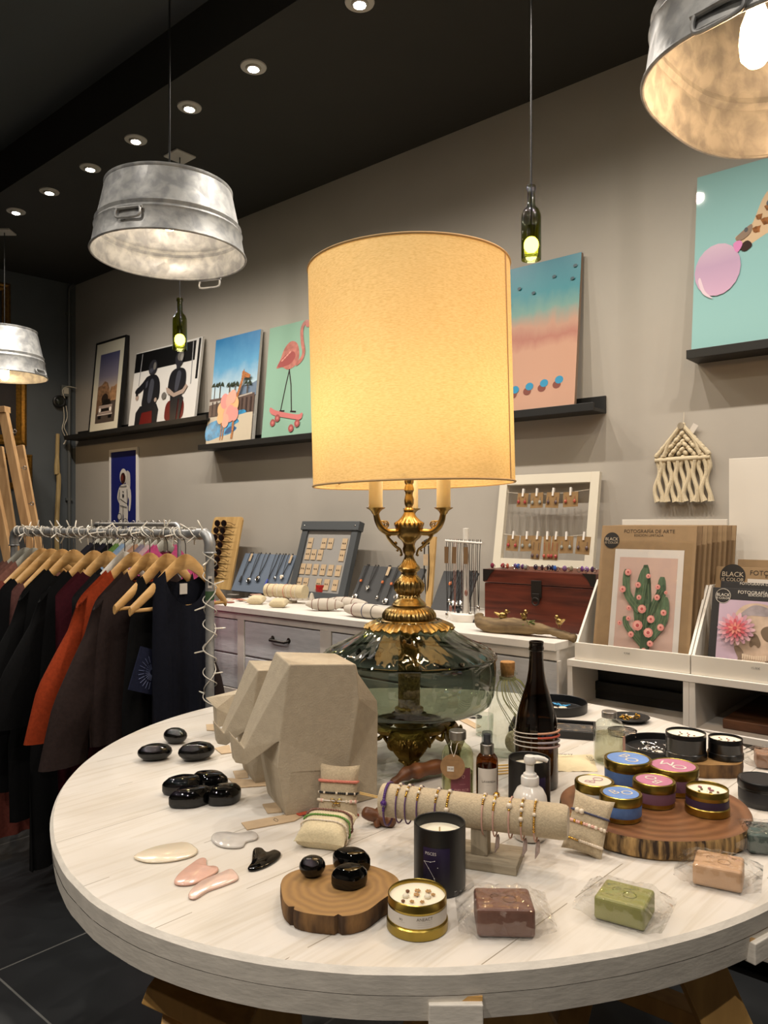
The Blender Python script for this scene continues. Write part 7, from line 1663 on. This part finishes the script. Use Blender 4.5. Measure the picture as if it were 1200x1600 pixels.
# ================================================================== CLOTHES RACKS
m_pipe = mat('galvanised_pipe', '#9a9b9b', .42, metal=.6, var=.12, vscale=30)
PZ = 1.279
PN = Vector((-.567, 2.5, PZ)); PF = Vector((-1.59, 3.3, PZ)); pdv = (PF-PN).normalized(); PA = math.atan2(pdv.y, pdv.x)
HD = Vector((.617, .787, 0)).normalized(); HA = math.atan2(HD.y, HD.x)
def rack(name, label, a, c, r, tagged=True):
    t = thing(name, label, 'clothes rack', (a.x, a.y, 0), 0); L_ = c-a; z = a.z; d = L_.normalized()
    b = MB(m_pipe); b.tube([d*.05+Vector((0, 0, z)), L_-d*.05+Vector((0, 0, z))], r, 16); b.build('rail', t)
    for q, s_ in ((Vector((0, 0, 0)), 1), (L_, -1)):
        b = MB(m_pipe); b.tube([q+Vector((0, 0, .03)), q+Vector((0, 0, z-.05))], r, 16); po = b.build('post', t)
        b = MB(m_pipe); b.tube([q+Vector((0, 0, z-.062)), q+Vector((0, 0, z-.045)), q+Vector((0, 0, z-.03)), q+d*s_*.008+Vector((0, 0, z-.010)), q+d*s_*.024+Vector((0, 0, z)), q+d*s_*.045+Vector((0, 0, z)), q+d*s_*.06+Vector((0, 0, z))], r*1.3, 16)
        b.ring(q+Vector((0, 0, z-.06)), r*1.32, r*.22, 24, 6); b.build('elbow', po)
        b = MB(m_pipe); b.lathe([(.001, 0), (.055, 0), (.055, .008), (r*1.4, .012), (r*1.3, .04), (r, .041)], 28, c=q); b.build('floor_flange', t)
    return t
rk = rack('clothes_rack', 'grey steel pipe clothes rack wrapped in a white light string, behind the table', PN, PF, .0143)
b = MB(m_labelw); b.cbox((.004, -.0150, PZ-.155), (.013, .0016, .038)); st = b.build('barcode_sticker', rk)
b = MB(m_black)
for k in range(9): b.cbox((.0+.0011*k, -.0160, PZ-.155), (.0005+.0003*(k % 3), .0004, .022))
b.build('barcode_bars', st)
b = MB(mat('green_tape', '#2f4a2c', .6)); b.lathe([(.0147, PZ-.215), (.0147, PZ-.185)], 20); b.build('green_tape', rk)
# white light string
m_wire = mat('white_cable', '#c9c4b8', .5); m_ledw = mat('white_led_tip', '#e6dfd0', .25, sss=.2)
t = thing('light_string', 'white cable light string wound round the front clothes rack', 'string lights', (PN.x, PN.y, PZ), PA)
rnd = random.Random(5); Lr = (PF-PN).length; R_ = .019
pts, tips = [], []
z = -.62
while z < -.05: pts.append((R_*cos(z*48), R_*sin(z*48)*1.0, z)); z += .012
n = 300
for i in range(n):
    u = .03+(Lr-.04)*i/n; a = i*.62+3.2*noise.noise(Vector((i*.09, 0, 0))); q = R_*(1.02+.22*noise.noise(Vector((i*.31, 3, 0)))); pts.append((u+.05*noise.noise(Vector((i*.2, 8, 0))), q*cos(a), q*sin(a)))
b = MB(m_wire); b.tube(pts, .0019, 5); b.tube([(p[0]+.008, p[1]*1.15*cos(1)-p[2]*1.1*sin(1), p[1]*1.15*sin(1)+p[2]*1.1*cos(1)) for p in pts[60:]], .0018, 5)
b.tube([(R_*1.15*cos(z*-.36+2), R_*1.15*sin(z*-.36+2), -.62+.0045*z) for z in range(126)], .0018, 5); b.build('cable', t)
bl0 = None
for k in range(58):
    i = int(3+k*(len(pts)-8)/58); p = Vector(pts[i]); d = Vector((0, p.y, p.z)) if p.x > .02 else Vector((p.x, p.y, 0)); d = d.normalized()+Vector((rnd.uniform(-.7, .7), rnd.uniform(-.5, .5), rnd.uniform(-.4, .4))); d.normalize()
    if bl0 is None:
        b = MB(m_wire); b.tube([(0, 0, -.004), (0, 0, .014)], .0028, 7); b.use(m_ledw); b.tube([(0, 0, .014), (0, 0, .030), (0, 0, .033)], [.0026, .0022, .0005], 7); bl0 = b.build('led_bulb', t); o = bl0
    else: o = copy_tree(bl0, t)
    o.location = p; o.rotation_euler = d.to_track_quat('Z', 'Y').to_euler()
# hangers and garments
m_hang = wood('varnished_hanger_wood', '#b98d54', '#d6ad72', .3, 4, (2, 2, 9), .05); m_hgrey = mat('grey_hanger', '#8d8b80', .45); m_hwhite = mat('white_hanger', '#bdb9b0', .4); m_hook = mat('hanger_hook', '#8d8a86', .3, metal=.9)
def hz(x, half=.19): tq = abs(x)/half; return -.066-.165*((tq*tq+.03)**.5-.173)/(1.015-.173)
def hanger(label, loc, rz, m, half=.19, group=None, bar=False, yaw=0.0):
    t = thing('clothes_hanger', label, 'hanger', loc, rz+yaw, group)
    b = MB(m_hook); b.tube(spline([(0, -.017, .004), (0, -.012, .017), (0, .003, .021), (0, .017, .012), (0, .016, -.008), (0, .004, -.026), (0, 0, -.04), (0, 0, -.075)], 5), .0017, 6); b.build('hook', t)
    n = 28; top = [(-half+2*half*i/n, hz(-half+2*half*i/n, half)) for i in range(n+1)]
    V = []; 
    for i, (x, z_) in enumerate(top):
        u = abs(x)/half; th = .055-.024*u; bow = .03*u*u; hy = .007+.002*u
        sl = 1.0
        for k in range(10):
            a = 2*PI*k/10; V.append((x, bow+hy*cos(a), z_-th/2+th/2*sin(a)))
    b = MB(m); b.add(V, [(i*10+k, i*10+(k+1) % 10, (i+1)*10+(k+1) % 10, (i+1)*10+k) for i in range(n) for k in range(10)]+[tuple(range(9, -1, -1)), tuple(n*10+k for k in range(10))], True); b.build('shoulder_arm', t)
    if bar: b = MB(m_hang); b.tube([(-half*.93, .025, -.245), (half*.93, .025, -.245)], .0065, 10); b.build('trouser_bar', t)
    return t
def cloth(n, c, c2=None): return mat('cloth_'+n, c, .9, var=.12, vscale=90, bump=.25, bscale=500, spec=.15)
def garment(name, label, cat, loc, rz, m, ln, sleeve=0.0, neck=.075, sw=.185, hem=.24, drop=.10, th=.026, group=None, seed=0, yaw=0.0, flare=0.0, off=0.0):
    t = thing(name, label, cat, loc, rz+yaw, group)
    b = MB(m); nu, nv = 36, 26; V = []
    for side in (1, -1):
        for i in range(nu+1):
            u = 2*i/nu-1
            for j in range(nv+1):
                v = j/nv; wd = sw+(hem-sw)*min(1, v*1.6)**.8+flare*v*v; x = u*wd
                tx = u*sw
                if abs(tx) < neck: zt = hz(neck)-.002-(drop if side < 0 else .035)*max(0, 1-(abs(tx)/neck)**2)**.6
                else: zt = hz(tx)+.007
                zz_ = zt+(-ln-zt)*v; e = max(0, 1-abs(u)**6)**.5
                f_ = noise.noise(Vector((u*5+seed, v*.7, side*2+seed)))*.022*v+noise.noise(Vector((u*11+seed*2, v*1.3, side)))*.008*v**.5
                bow = .03*(abs(tx)/.19)**2*(1-v)
                V.append((x, side*(th*(.6+.4*min(1, v*4))*e)+f_+bow, zz_+.012*noise.noise(Vector((u*3, seed, 9)))*v))
    m_ = (nu+1)*(nv+1); Fc = []
    for s_ in range(2):
        for i in range(nu):
            for j in range(nv): q = [s_*m_+i*(nv+1)+j, s_*m_+(i+1)*(nv+1)+j, s_*m_+(i+1)*(nv+1)+j+1, s_*m_+i*(nv+1)+j+1]; Fc.append(q if s_ else q[::-1])
    for i in (0, nu):
        for j in range(nv): q = [i*(nv+1)+j, i*(nv+1)+j+1, m_+i*(nv+1)+j+1, m_+i*(nv+1)+j]; Fc.append(q if i else q[::-1])
    b.add(V, Fc, True); o = b.build('body', t, sharp=180)
    if sleeve:
        for q in (-1, 1):
            V = []; rows = 10; k_ = 18
            for r_ in range(rows+1):
                v = r_/rows; cx_ = q*(sw-.012+(.055+sleeve*.16)*v**.8); cz = hz(sw)+.006-.04*(v > 0)-sleeve*v-.02*v
                rx_ = .022+.06*min(1, v*1.8); ry_ = .02+.016*min(1, v*1.6)
                for k in range(k_):
                    a = 2*PI*k/k_; V.append((cx_+rx_*cos(a), ry_*sin(a)*(1+.25*noise.noise(Vector((cos(a)*2, sin(a)*2+seed, v*2))))+.03, cz-.012*q*cos(a)*0+.03*cos(a)*-q*(1-v)))
            b = MB(m); b.add(V, [(r_*k_+k, r_*k_+(k+1) % k_, (r_+1)*k_+(k+1) % k_, (r_+1)*k_+k) for r_ in range(rows) for k in range(k_)]+[tuple(range(k_))], True); b.build('sleeve', t, sharp=180)
    return t
def on_rail(px, A=PN, d=pdv):
    u = (px-CX)/F; k = (u*A.y-A.x)/(d.x-u*d.y); return A+d*k
FR = [ # hook px, hanger material, name, what, colour, length, sleeve, neck, hem, drop, yaw
 (40, m_hgrey, 'blouse', 'dusty mauve blouse at the far end of the front rack', ('mauve', '#6a4a42'), .70, .22, .08, .23, .06),
 (53, m_hgrey, 'blouse', 'dusty rose blouse, second from the far end of the front rack', ('rose', '#7b554b'), .95, .0, .08, .24, .08),
 (66, m_hang, 'dress', 'long rust pink dress on the far half of the front rack', ('rustpink', '#7a4036'), 1.2, .0, .15, .24, .1),
 (80, m_hang, 'skirt_dress', 'black sleeveless dress hidden between the rust pink dress and the black shirts', ('ink', '#0d0d0f'), 1.0, .0, .14, .22, .1),
 (97, m_hang, 'blouse', 'mauve brown blouse with a black strap loop on the front rack', ('plum', '#5d3d39'), .75, .0, .155, .22, .12),
 (115, m_hang, 'shirt_dress', 'long black shirt dress nearest the left edge of the photo', ('black', '#0b0b0c'), 1.06, .45, .1, .25, .05),
 (147, m_hang, 'shirt_dress', 'long black shirt dress beside the maroon dress', ('black', '#0b0b0c'), 1.20, .4, .1, .24, .06),
 (168, m_hang, 'dress', 'long maroon dress on the front rack', ('maroon', '#3a0f18'), 1.0, .0, .1, .2, .03),
 (195, m_hwhite, 'top', 'dark top on the white hanger, hidden behind the rust orange top', ('charc', '#19181a'), .7, .0, .1, .2, .06),
 (209, m_hang, 'tunic', 'rust orange tunic with wide sleeves on the front rack', ('rust', '#8a3316'), .72, .40, .095, .22, .05),
 (234, m_hang, 'tunic', 'dark brown tunic with wide sleeves on the front rack', ('brown', '#2b211f'), .70, .46, .095, .23, .05),
 (262, m_hang, 'top', 'black sleeveless top with a navy embroidered pocket square on the front rack', ('black', '#0b0b0c'), .82, .0, .1, .21, .09),
 (290, m_hang, 'dress', 'navy sleeveless dress at the near end of the front rack', ('navy', '#11131d'), 1.0, .0, .085, .2, .11)]
hl = ['grey hanger at the far end of the front rack', 'grey hanger, second from the far end of the front rack', 'wooden hanger beside the two grey ones', 'wooden hanger, fourth from the far end of the front rack', 'wooden hanger carrying the mauve brown blouse', 'wooden hanger carrying the black shirt dress nearest the photo edge', 'wooden hanger carrying the black shirt dress beside the maroon one', 'wooden hanger carrying the maroon dress', 'white hanger in the middle of the front rack', 'wooden hanger carrying the rust orange tunic', 'wooden hanger carrying the dark brown tunic', 'wooden hanger carrying the black sleeveless top', 'wooden hanger nearest the end of the front rack, carrying the navy dress']
for k, (px, hm, nm, lb, (cn, cc), ln, sl, nk, hem, dp) in enumerate(FR):
    p = on_rail(px); yaw = .05*sin(k*1.9)
    hanger(hl[k], p, HA, hm, half=.19 if k > 10 else .176, group='hangers on the front rack', bar=k in (11, 12), yaw=yaw)
    small = k in (11, 12)
    g = garment(nm, lb, nm.replace('_', ' '), p, HA, cloth(cn, cc), ln, sl, nk, .118 if small else .19, hem if not small else (.125 if k == 12 else .18), dp, group='clothes on the front rack', seed=k*3.1, yaw=yaw)
    if k == 12:
        b = MB(m_labelw); b.cbox((.0, .012, -.185), (.03, .001, .036)); b.build('neck_label', g)
    if k == 11:
        b = MB(cloth('patch', '#1b1f33')); b.M = Matrix.Translation((-.115, -.06, -.45)) @ Matrix.Rotation(rad(20), 4, 'Y'); b.box(-.07, -.006, -.07, .07, .0, .07); pp = b.build('embroidered_patch', g)
        b = MB(mat('embroidery_thread', '#4a5272', .7)); b.M = Matrix.Translation((-.115, -.067, -.45))
        for q in range(24):
            a = 2*PI*q/24; 
            for r0, r1 in ((.010, .028), (.033, .055)): b.tube([(r0*cos(a), 0, r0*sin(a)), (r1*cos(a), 0, r1*sin(a))], .0014, 4)
        b.build('sunburst_embroidery', pp)
# second rack, parallel to the wall
QN = Vector((-.96, 3.6, 1.306)); QF = Vector((-1.55, 4.11, 1.306)); qd = (QF-QN).normalized()
rack('clothes_rack', 'thinner steel clothes rack behind the front one, in front of the wall', QN, QF, .0095)
QH = Vector((.652, .758, 0)); QA = math.atan2(QH.y, QH.x)
cols = [('pink', '#b54a78', 'pink'), ('blush', '#b9a2a4', 'blush'), ('lilac', '#7f7785', 'lilac grey'), ('peach', '#a8846b', 'peach'), ('offwhite', '#a8a29a', 'off white'), ('sky', '#7d95b0', 'pale blue'), ('green', '#5c7a3f', 'green'), ('ink', '#0d0d0f', 'black'), ('night', '#1c1b25', 'midnight blue'), ('charc', '#19181a', 'charcoal'), ('slate', '#23222a', 'dark slate')]
for k, (cn, cc, w_) in enumerate(cols):
    p = on_rail(258-k*10, QN, qd); p.z = 1.303
    hanger('hanger carrying the %s t-shirt on the rear rack' % w_, p, QA, m_hgrey, half=.165, group='hangers on the rear rack')
    garment('t_shirt', '%s t-shirt on the rear rack' % w_, 't-shirt', p, QA, cloth(cn, cc), .68, .16, .05, .19, .22, .05, th=.018, group='t-shirts on the rear rack', seed=k*2.3)
# ================================================================== WOODEN EASEL AT THE LEFT EDGE
m_raw = wood('raw_pine_board', '#a07a50', '#bf9a6c', .6, 3.5, (9, 9, 1), .1)
de = 3.75; o = pt(20, 815, de); o.z = 0
t = thing('wooden_easel', 'raw pine A-frame display at the left edge with screw hooks', 'easel', o)
def bd(x0, y0, x1, y1, w0, d0, d1, th, nm):
    a, c = pt(x0, y0, d0)-o, pt(x1, y1, d1)-o; dv = (c-a); k = (0.0-a.z)/dv.z; c2 = a+dv*k
    b = MB(m_raw); b.beam(a, c2, w0*d0/F, th, up=(0, 1, .2)); b.build(nm, t, .002); return a, dv
bd(4, 637, 42, 822, 13, 3.72, 3.70, .03, 'front_leg'); bd(29, 697, 52, 822, 17, 3.86, 3.84, .02, 'side_board'); bd(-8, 700, 12, 828, 26, 3.9, 3.88, .02, 'back_board'); bd(-14, 740, 8, 845, 14, 3.66, 3.64, .03, 'front_leg')
b = MB(m_raw); b.beam(pt(-40, 645, 3.74)-o, pt(12, 640, 3.72)-o, .05, .03); b.build('cross_bar', t, .002)
for x, y in ((23, 674), (39, 731), (50, 787)): b = MB(m_hook); p = pt(x, y, 3.73)-o; b.ring(p, .008, .0022, 16, 6, axis='Y'); b.tube([p+Vector((-.03, 0, 0)), p+Vector((-.008, 0, 0))], .002, 6); b.build('screw_eye', t)
# ================================================================== PENDANT LAMPS
def zinc(name, inside=False):
    if name in _mats: return _mats[name]
    m, nt, out = nt_new(name); N = nt.nodes; L = nt.links
    b = N.new('ShaderNodeBsdfPrincipled'); L.new(b.outputs[0], out.inputs[0]); b.inputs['Metallic'].default_value = .4
    tc = N.new('ShaderNodeTexCoord'); v = N.new('ShaderNodeTexVoronoi'); v.inputs['Scale'].default_value = 22; n = N.new('ShaderNodeTexNoise'); n.inputs['Scale'].default_value = 24; n.inputs['Detail'].default_value = 8; n.inputs['Distortion'].default_value = .35
    L.new(tc.outputs['Object'], v.inputs['Vector']); L.new(tc.outputs['Object'], n.inputs['Vector'])
    r = N.new('ShaderNodeValToRGB'); r.color_ramp.elements[0].color = H('#929495'); r.color_ramp.elements[1].color = H('#b4b5b3'); r.color_ramp.elements[0].position = .38; r.color_ramp.elements[1].position = .62
    L.new(n.outputs[0], r.inputs[0]); L.new(r.outputs[0], b.inputs['Base Color'])
    r2 = N.new('ShaderNodeValToRGB'); r2.color_ramp.elements[0].color = (.42, .42, .42, 1); r2.color_ramp.elements[1].color = (.66, .66, .66, 1); L.new(v.outputs['Color'], r2.inputs[0]); L.new(r2.outputs[0], b.inputs['Roughness'])
    bp = N.new('ShaderNodeBump'); bp.inputs['Strength'].default_value = .25; bp.inputs['Distance'].default_value = .006; L.new(n.outputs[0], bp.inputs['Height']); L.new(bp.outputs[0], b.inputs['Normal'])
    _mats[name] = m; return m
m_zinc = zinc('galvanised_zinc')
def tub(label, loc, r0, r1, h, ztop, cable_px=None, sq=2.0, ry=1.0, rot=0.0, hang=(), bulb=(0, 0), bz=.16, power=9, lc=(1, .74, .42), bulbm=None):
    t = thing('zinc_tub_lamp', label, 'pendant lamp', loc, rot, 'zinc tub pendant lamps')
    def se(th, i): c, s_ = abs(cos(th)), abs(sin(th)); k = (c**sq+s_**sq)**(-1/sq); return k
    pr = [(r0, 0), (r0-.002, .004), (r0-(r0-r1)*.28, h*.30), (r0-(r0-r1)*.30+.004, h*.34), (r0-(r0-r1)*.36, h*.38), (r0-(r0-r1)*.40+.005, h*.43), (r0-(r0-r1)*.47, h*.47), (r1+.001, h-.012), (r1+.003, h-.008), (r1+.003, h), (r1-.004, h+.001), (r1-.008, h-.02), (r1*.5, h-.021), (.001, h-.021)]
    b = MB(m_zinc); b.M = Matrix.Diagonal((1, ry, 1, 1)); b.lathe(pr, 96, rf=se); b.build('tub', t)
    b = MB(m_zinc); b.tube([(r0*se(2*PI*i/96, 0)*cos(2*PI*i/96), ry*r0*se(2*PI*i/96, 0)*sin(2*PI*i/96), 0) for i in range(96)], .0045, 8, closed=True); b.build('rolled_rim', t)
    for a, zq, tilt in hang:
        k = se(a, 0); rr = r0-(r0-r1)*zq/h; b = MB(m_zinc); b.M = Matrix.Translation((rr*k*cos(a), ry*rr*k*sin(a), zq)) @ Matrix.Rotation(a, 4, 'Z') @ Matrix.Rotation(tilt, 4, 'Y')
        b.tube(spline([(.008, -.042, .0), (.012, -.046, -.018), (.014, -.038, -.032), (.014, 0, -.034), (.014, .038, -.032), (.012, .046, -.018), (.008, .042, 0)], 4), .0042, 8); b.tube([(.006, -.05, 0), (.006, .05, 0)], .006, 8); b.build('handle', t)
    bx_, by_ = bulb
    b = MB(m_black); b.lathe([(.001, h-.022), (.019, h-.024), (.019, bz+.075), (.016, bz+.07), (.001, bz+.07)], 20, c=(bx_, by_, 0)); b.build('socket', t)
    b = MB(emis('filament_bulb_glow', '#ffdca0', 14)); b.lathe([(.012, bz+.07), (.016, bz+.05), (.027, bz+.02), (.030, bz-.01), (.027, bz-.04), (.015, bz-.055), (.001, bz-.058)], 24, c=(bx_, by_, 0)); b.build('bulb', t)
    point('tub_bulb_light', (bx_, by_, bz-.075), power, lc, .03, parent=t)
    b = MB(m_black); b.tube([(0, 0, h-.02), (0, 0, ztop-loc[2])], .0035, 8); b.build('cable', t)
    b = MB(m_trim); b.box(-.055, -.055, ztop-loc[2]-.012, .055, .055, ztop-loc[2]-.0005); b.build('ceiling_plate', t, .003)
    return t
dn = 2.8; zb_ = CZ+(815-400)*dn/F; zt_ = CZ+(815-297)*dn/F
tub('galvanised zinc tub pendant lamp left of the big lamp shade', (-.782, dn, zb_), .273, .224, zt_-zb_, HI, hang=((rad(-104), .072, .0), (rad(72), .0, .35)), power=2.6, lc=(1, .84, .70), bz=.15)
df = 5.1; zb_ = CZ+(815-588)*df/F; zt_ = CZ+(815-516)*df/F
tub('distant zinc tub pendant lamp at the left edge of the photo', ((7-600)*df/F, df, zb_), .265, .20, zt_-zb_, CEIL if True else HI, hang=((rad(-12), .03, -.3),), power=4, bz=.03, lc=(1, .66, .36))
tub('large near zinc tub lamp cut off by the top right corner', (.79, 1.47, 2.158), .25, .205, .30, HI, sq=2.7, ry=1.18, rot=rad(-45), hang=((rad(263), .03, .15),), bulb=(-.042, -.092), bz=.07, power=7, lc=(1, .58, .29))
def bottle_lamp(label, px, d, yt, yb, r, ztop=CEIL):
    x = (px-CX)*d/F; z0, z1 = CZ+(CY-yb)*d/F, CZ+(CY-yt)*d/F; h = z1-z0
    t = thing('bottle_pendant', label, 'pendant lamp', (x, d, z0), WANG, 'wine bottle pendant lamps')
    b = MB(glass('green_wine_bottle_glass', (.34, .36, .05), .03, 1.6)); b.lathe([(r*.97, 0), (r, .004), (r, h*.55), (r*.97, h*.60), (r*.8, h*.665), (r*.5, h*.71), (r*.40, h*.75), (r*.38, h*.93), (r*.46, h*.94), (r*.46, h*.985), (r*.40, h)], 36); b.build('bottle', t)
    b = MB(glass('clear_bottle_base', (.86, .88, .80), .05, 1.5)); b.lathe([(r*.99, .0), (r*1.0, .012), (r*.9, .014), (.001, .016)], 32); b.build('bottle_base', t)
    b = MB(emis('bottle_bulb_glow', '#fff3a8', 30)); b.ball((0, 0, h*.20), (r*.74, r*.74, r*.82), 16, 12); b.build('bulb', t)
    b = MB(mat('bulb_fitting', '#2a2412', .5)); b.tube([(0, 0, h*.30), (0, 0, h*.46)], r*.42, 14); b.build('lamp_holder', t)
    point('bottle_bulb_light', (0, 0, -.03), 1.2, (1, .8, .45), .02, parent=t)
    b = MB(m_black); b.tube([(0, 0, h*.46), (0, 0, ztop-z0)], .0032, 8); b.build('cable', t)
    b = MB(m_trim); b.box(-.06, -.06, ztop-z0-.010, .06, .06, ztop-z0-.0005); b.build('ceiling_plate', t, .003)
bottle_lamp('green wine bottle pendant lamp right of the big lamp shade', 830, 2.687, 290, 406, .0347)
bottle_lamp('green wine bottle pendant lamp below the near zinc tub', 281, 4.05, 466, 547, .0375)
# further recessed fittings in the high ceiling over the rest of the shop
for k, (s_, o_) in enumerate(((-1.6, 2.7), (-.2, 2.7), (1.2, 2.7), (2.6, 2.7), (-.2, 4.4), (1.2, 4.4), (2.6, 4.4))):
    g = downlight(WP(s_, o_, HI), 'recessed downlight in the high ceiling over the shop floor, %s' % ['far left of the near row', 'left of the near row', 'right of the near row', 'far right of the near row', 'left of the rear row', 'middle of the rear row', 'right of the rear row'][k])
    g['group'] = 'high ceiling downlights'
    [c for c in g.children if c.type == 'LIGHT'][0].data.energy = SPOTP*(3.0 if o_ > 4 else 1.0)
# ================================================================== CAMERA, WORLD, VIEW
cd = bpy.data.cameras.new('camera'); co = bpy.data.objects.new('camera', cd); COL.objects.link(co)
co.location = (0, 0, CZ); co.rotation_euler = (PI/2, 0, 0)
cd.sensor_fit = 'AUTO'; cd.sensor_width = 36; cd.lens = 36*F/1600; cd.shift_y = (CY-800)/1600; cd.clip_start = 0.02
SC.camera = co
w = bpy.data.worlds.new('world'); SC.world = w; w.use_nodes = True
w.node_tree.nodes['Background'].inputs[0].default_value = (0.9, 0.95, 1, 1); w.node_tree.nodes['Background'].inputs[1].default_value = 0.02
SC.view_settings.view_transform = 'Standard'; SC.view_settings.look = 'None'; SC.view_settings.gamma = 1.0; SC.view_settings.use_curve_mapping = False
SC.view_settings.exposure = 0.36
cy = SC.cycles
cy.max_bounces = 14; cy.transparent_max_bounces = 24; cy.diffuse_bounces = 4; cy.glossy_bounces = 4; cy.transmission_bounces = 8
cy.sample_clamp_indirect = 6.0; cy.use_denoising = True; cy.caustics_reflective = False; cy.caustics_refractive = False
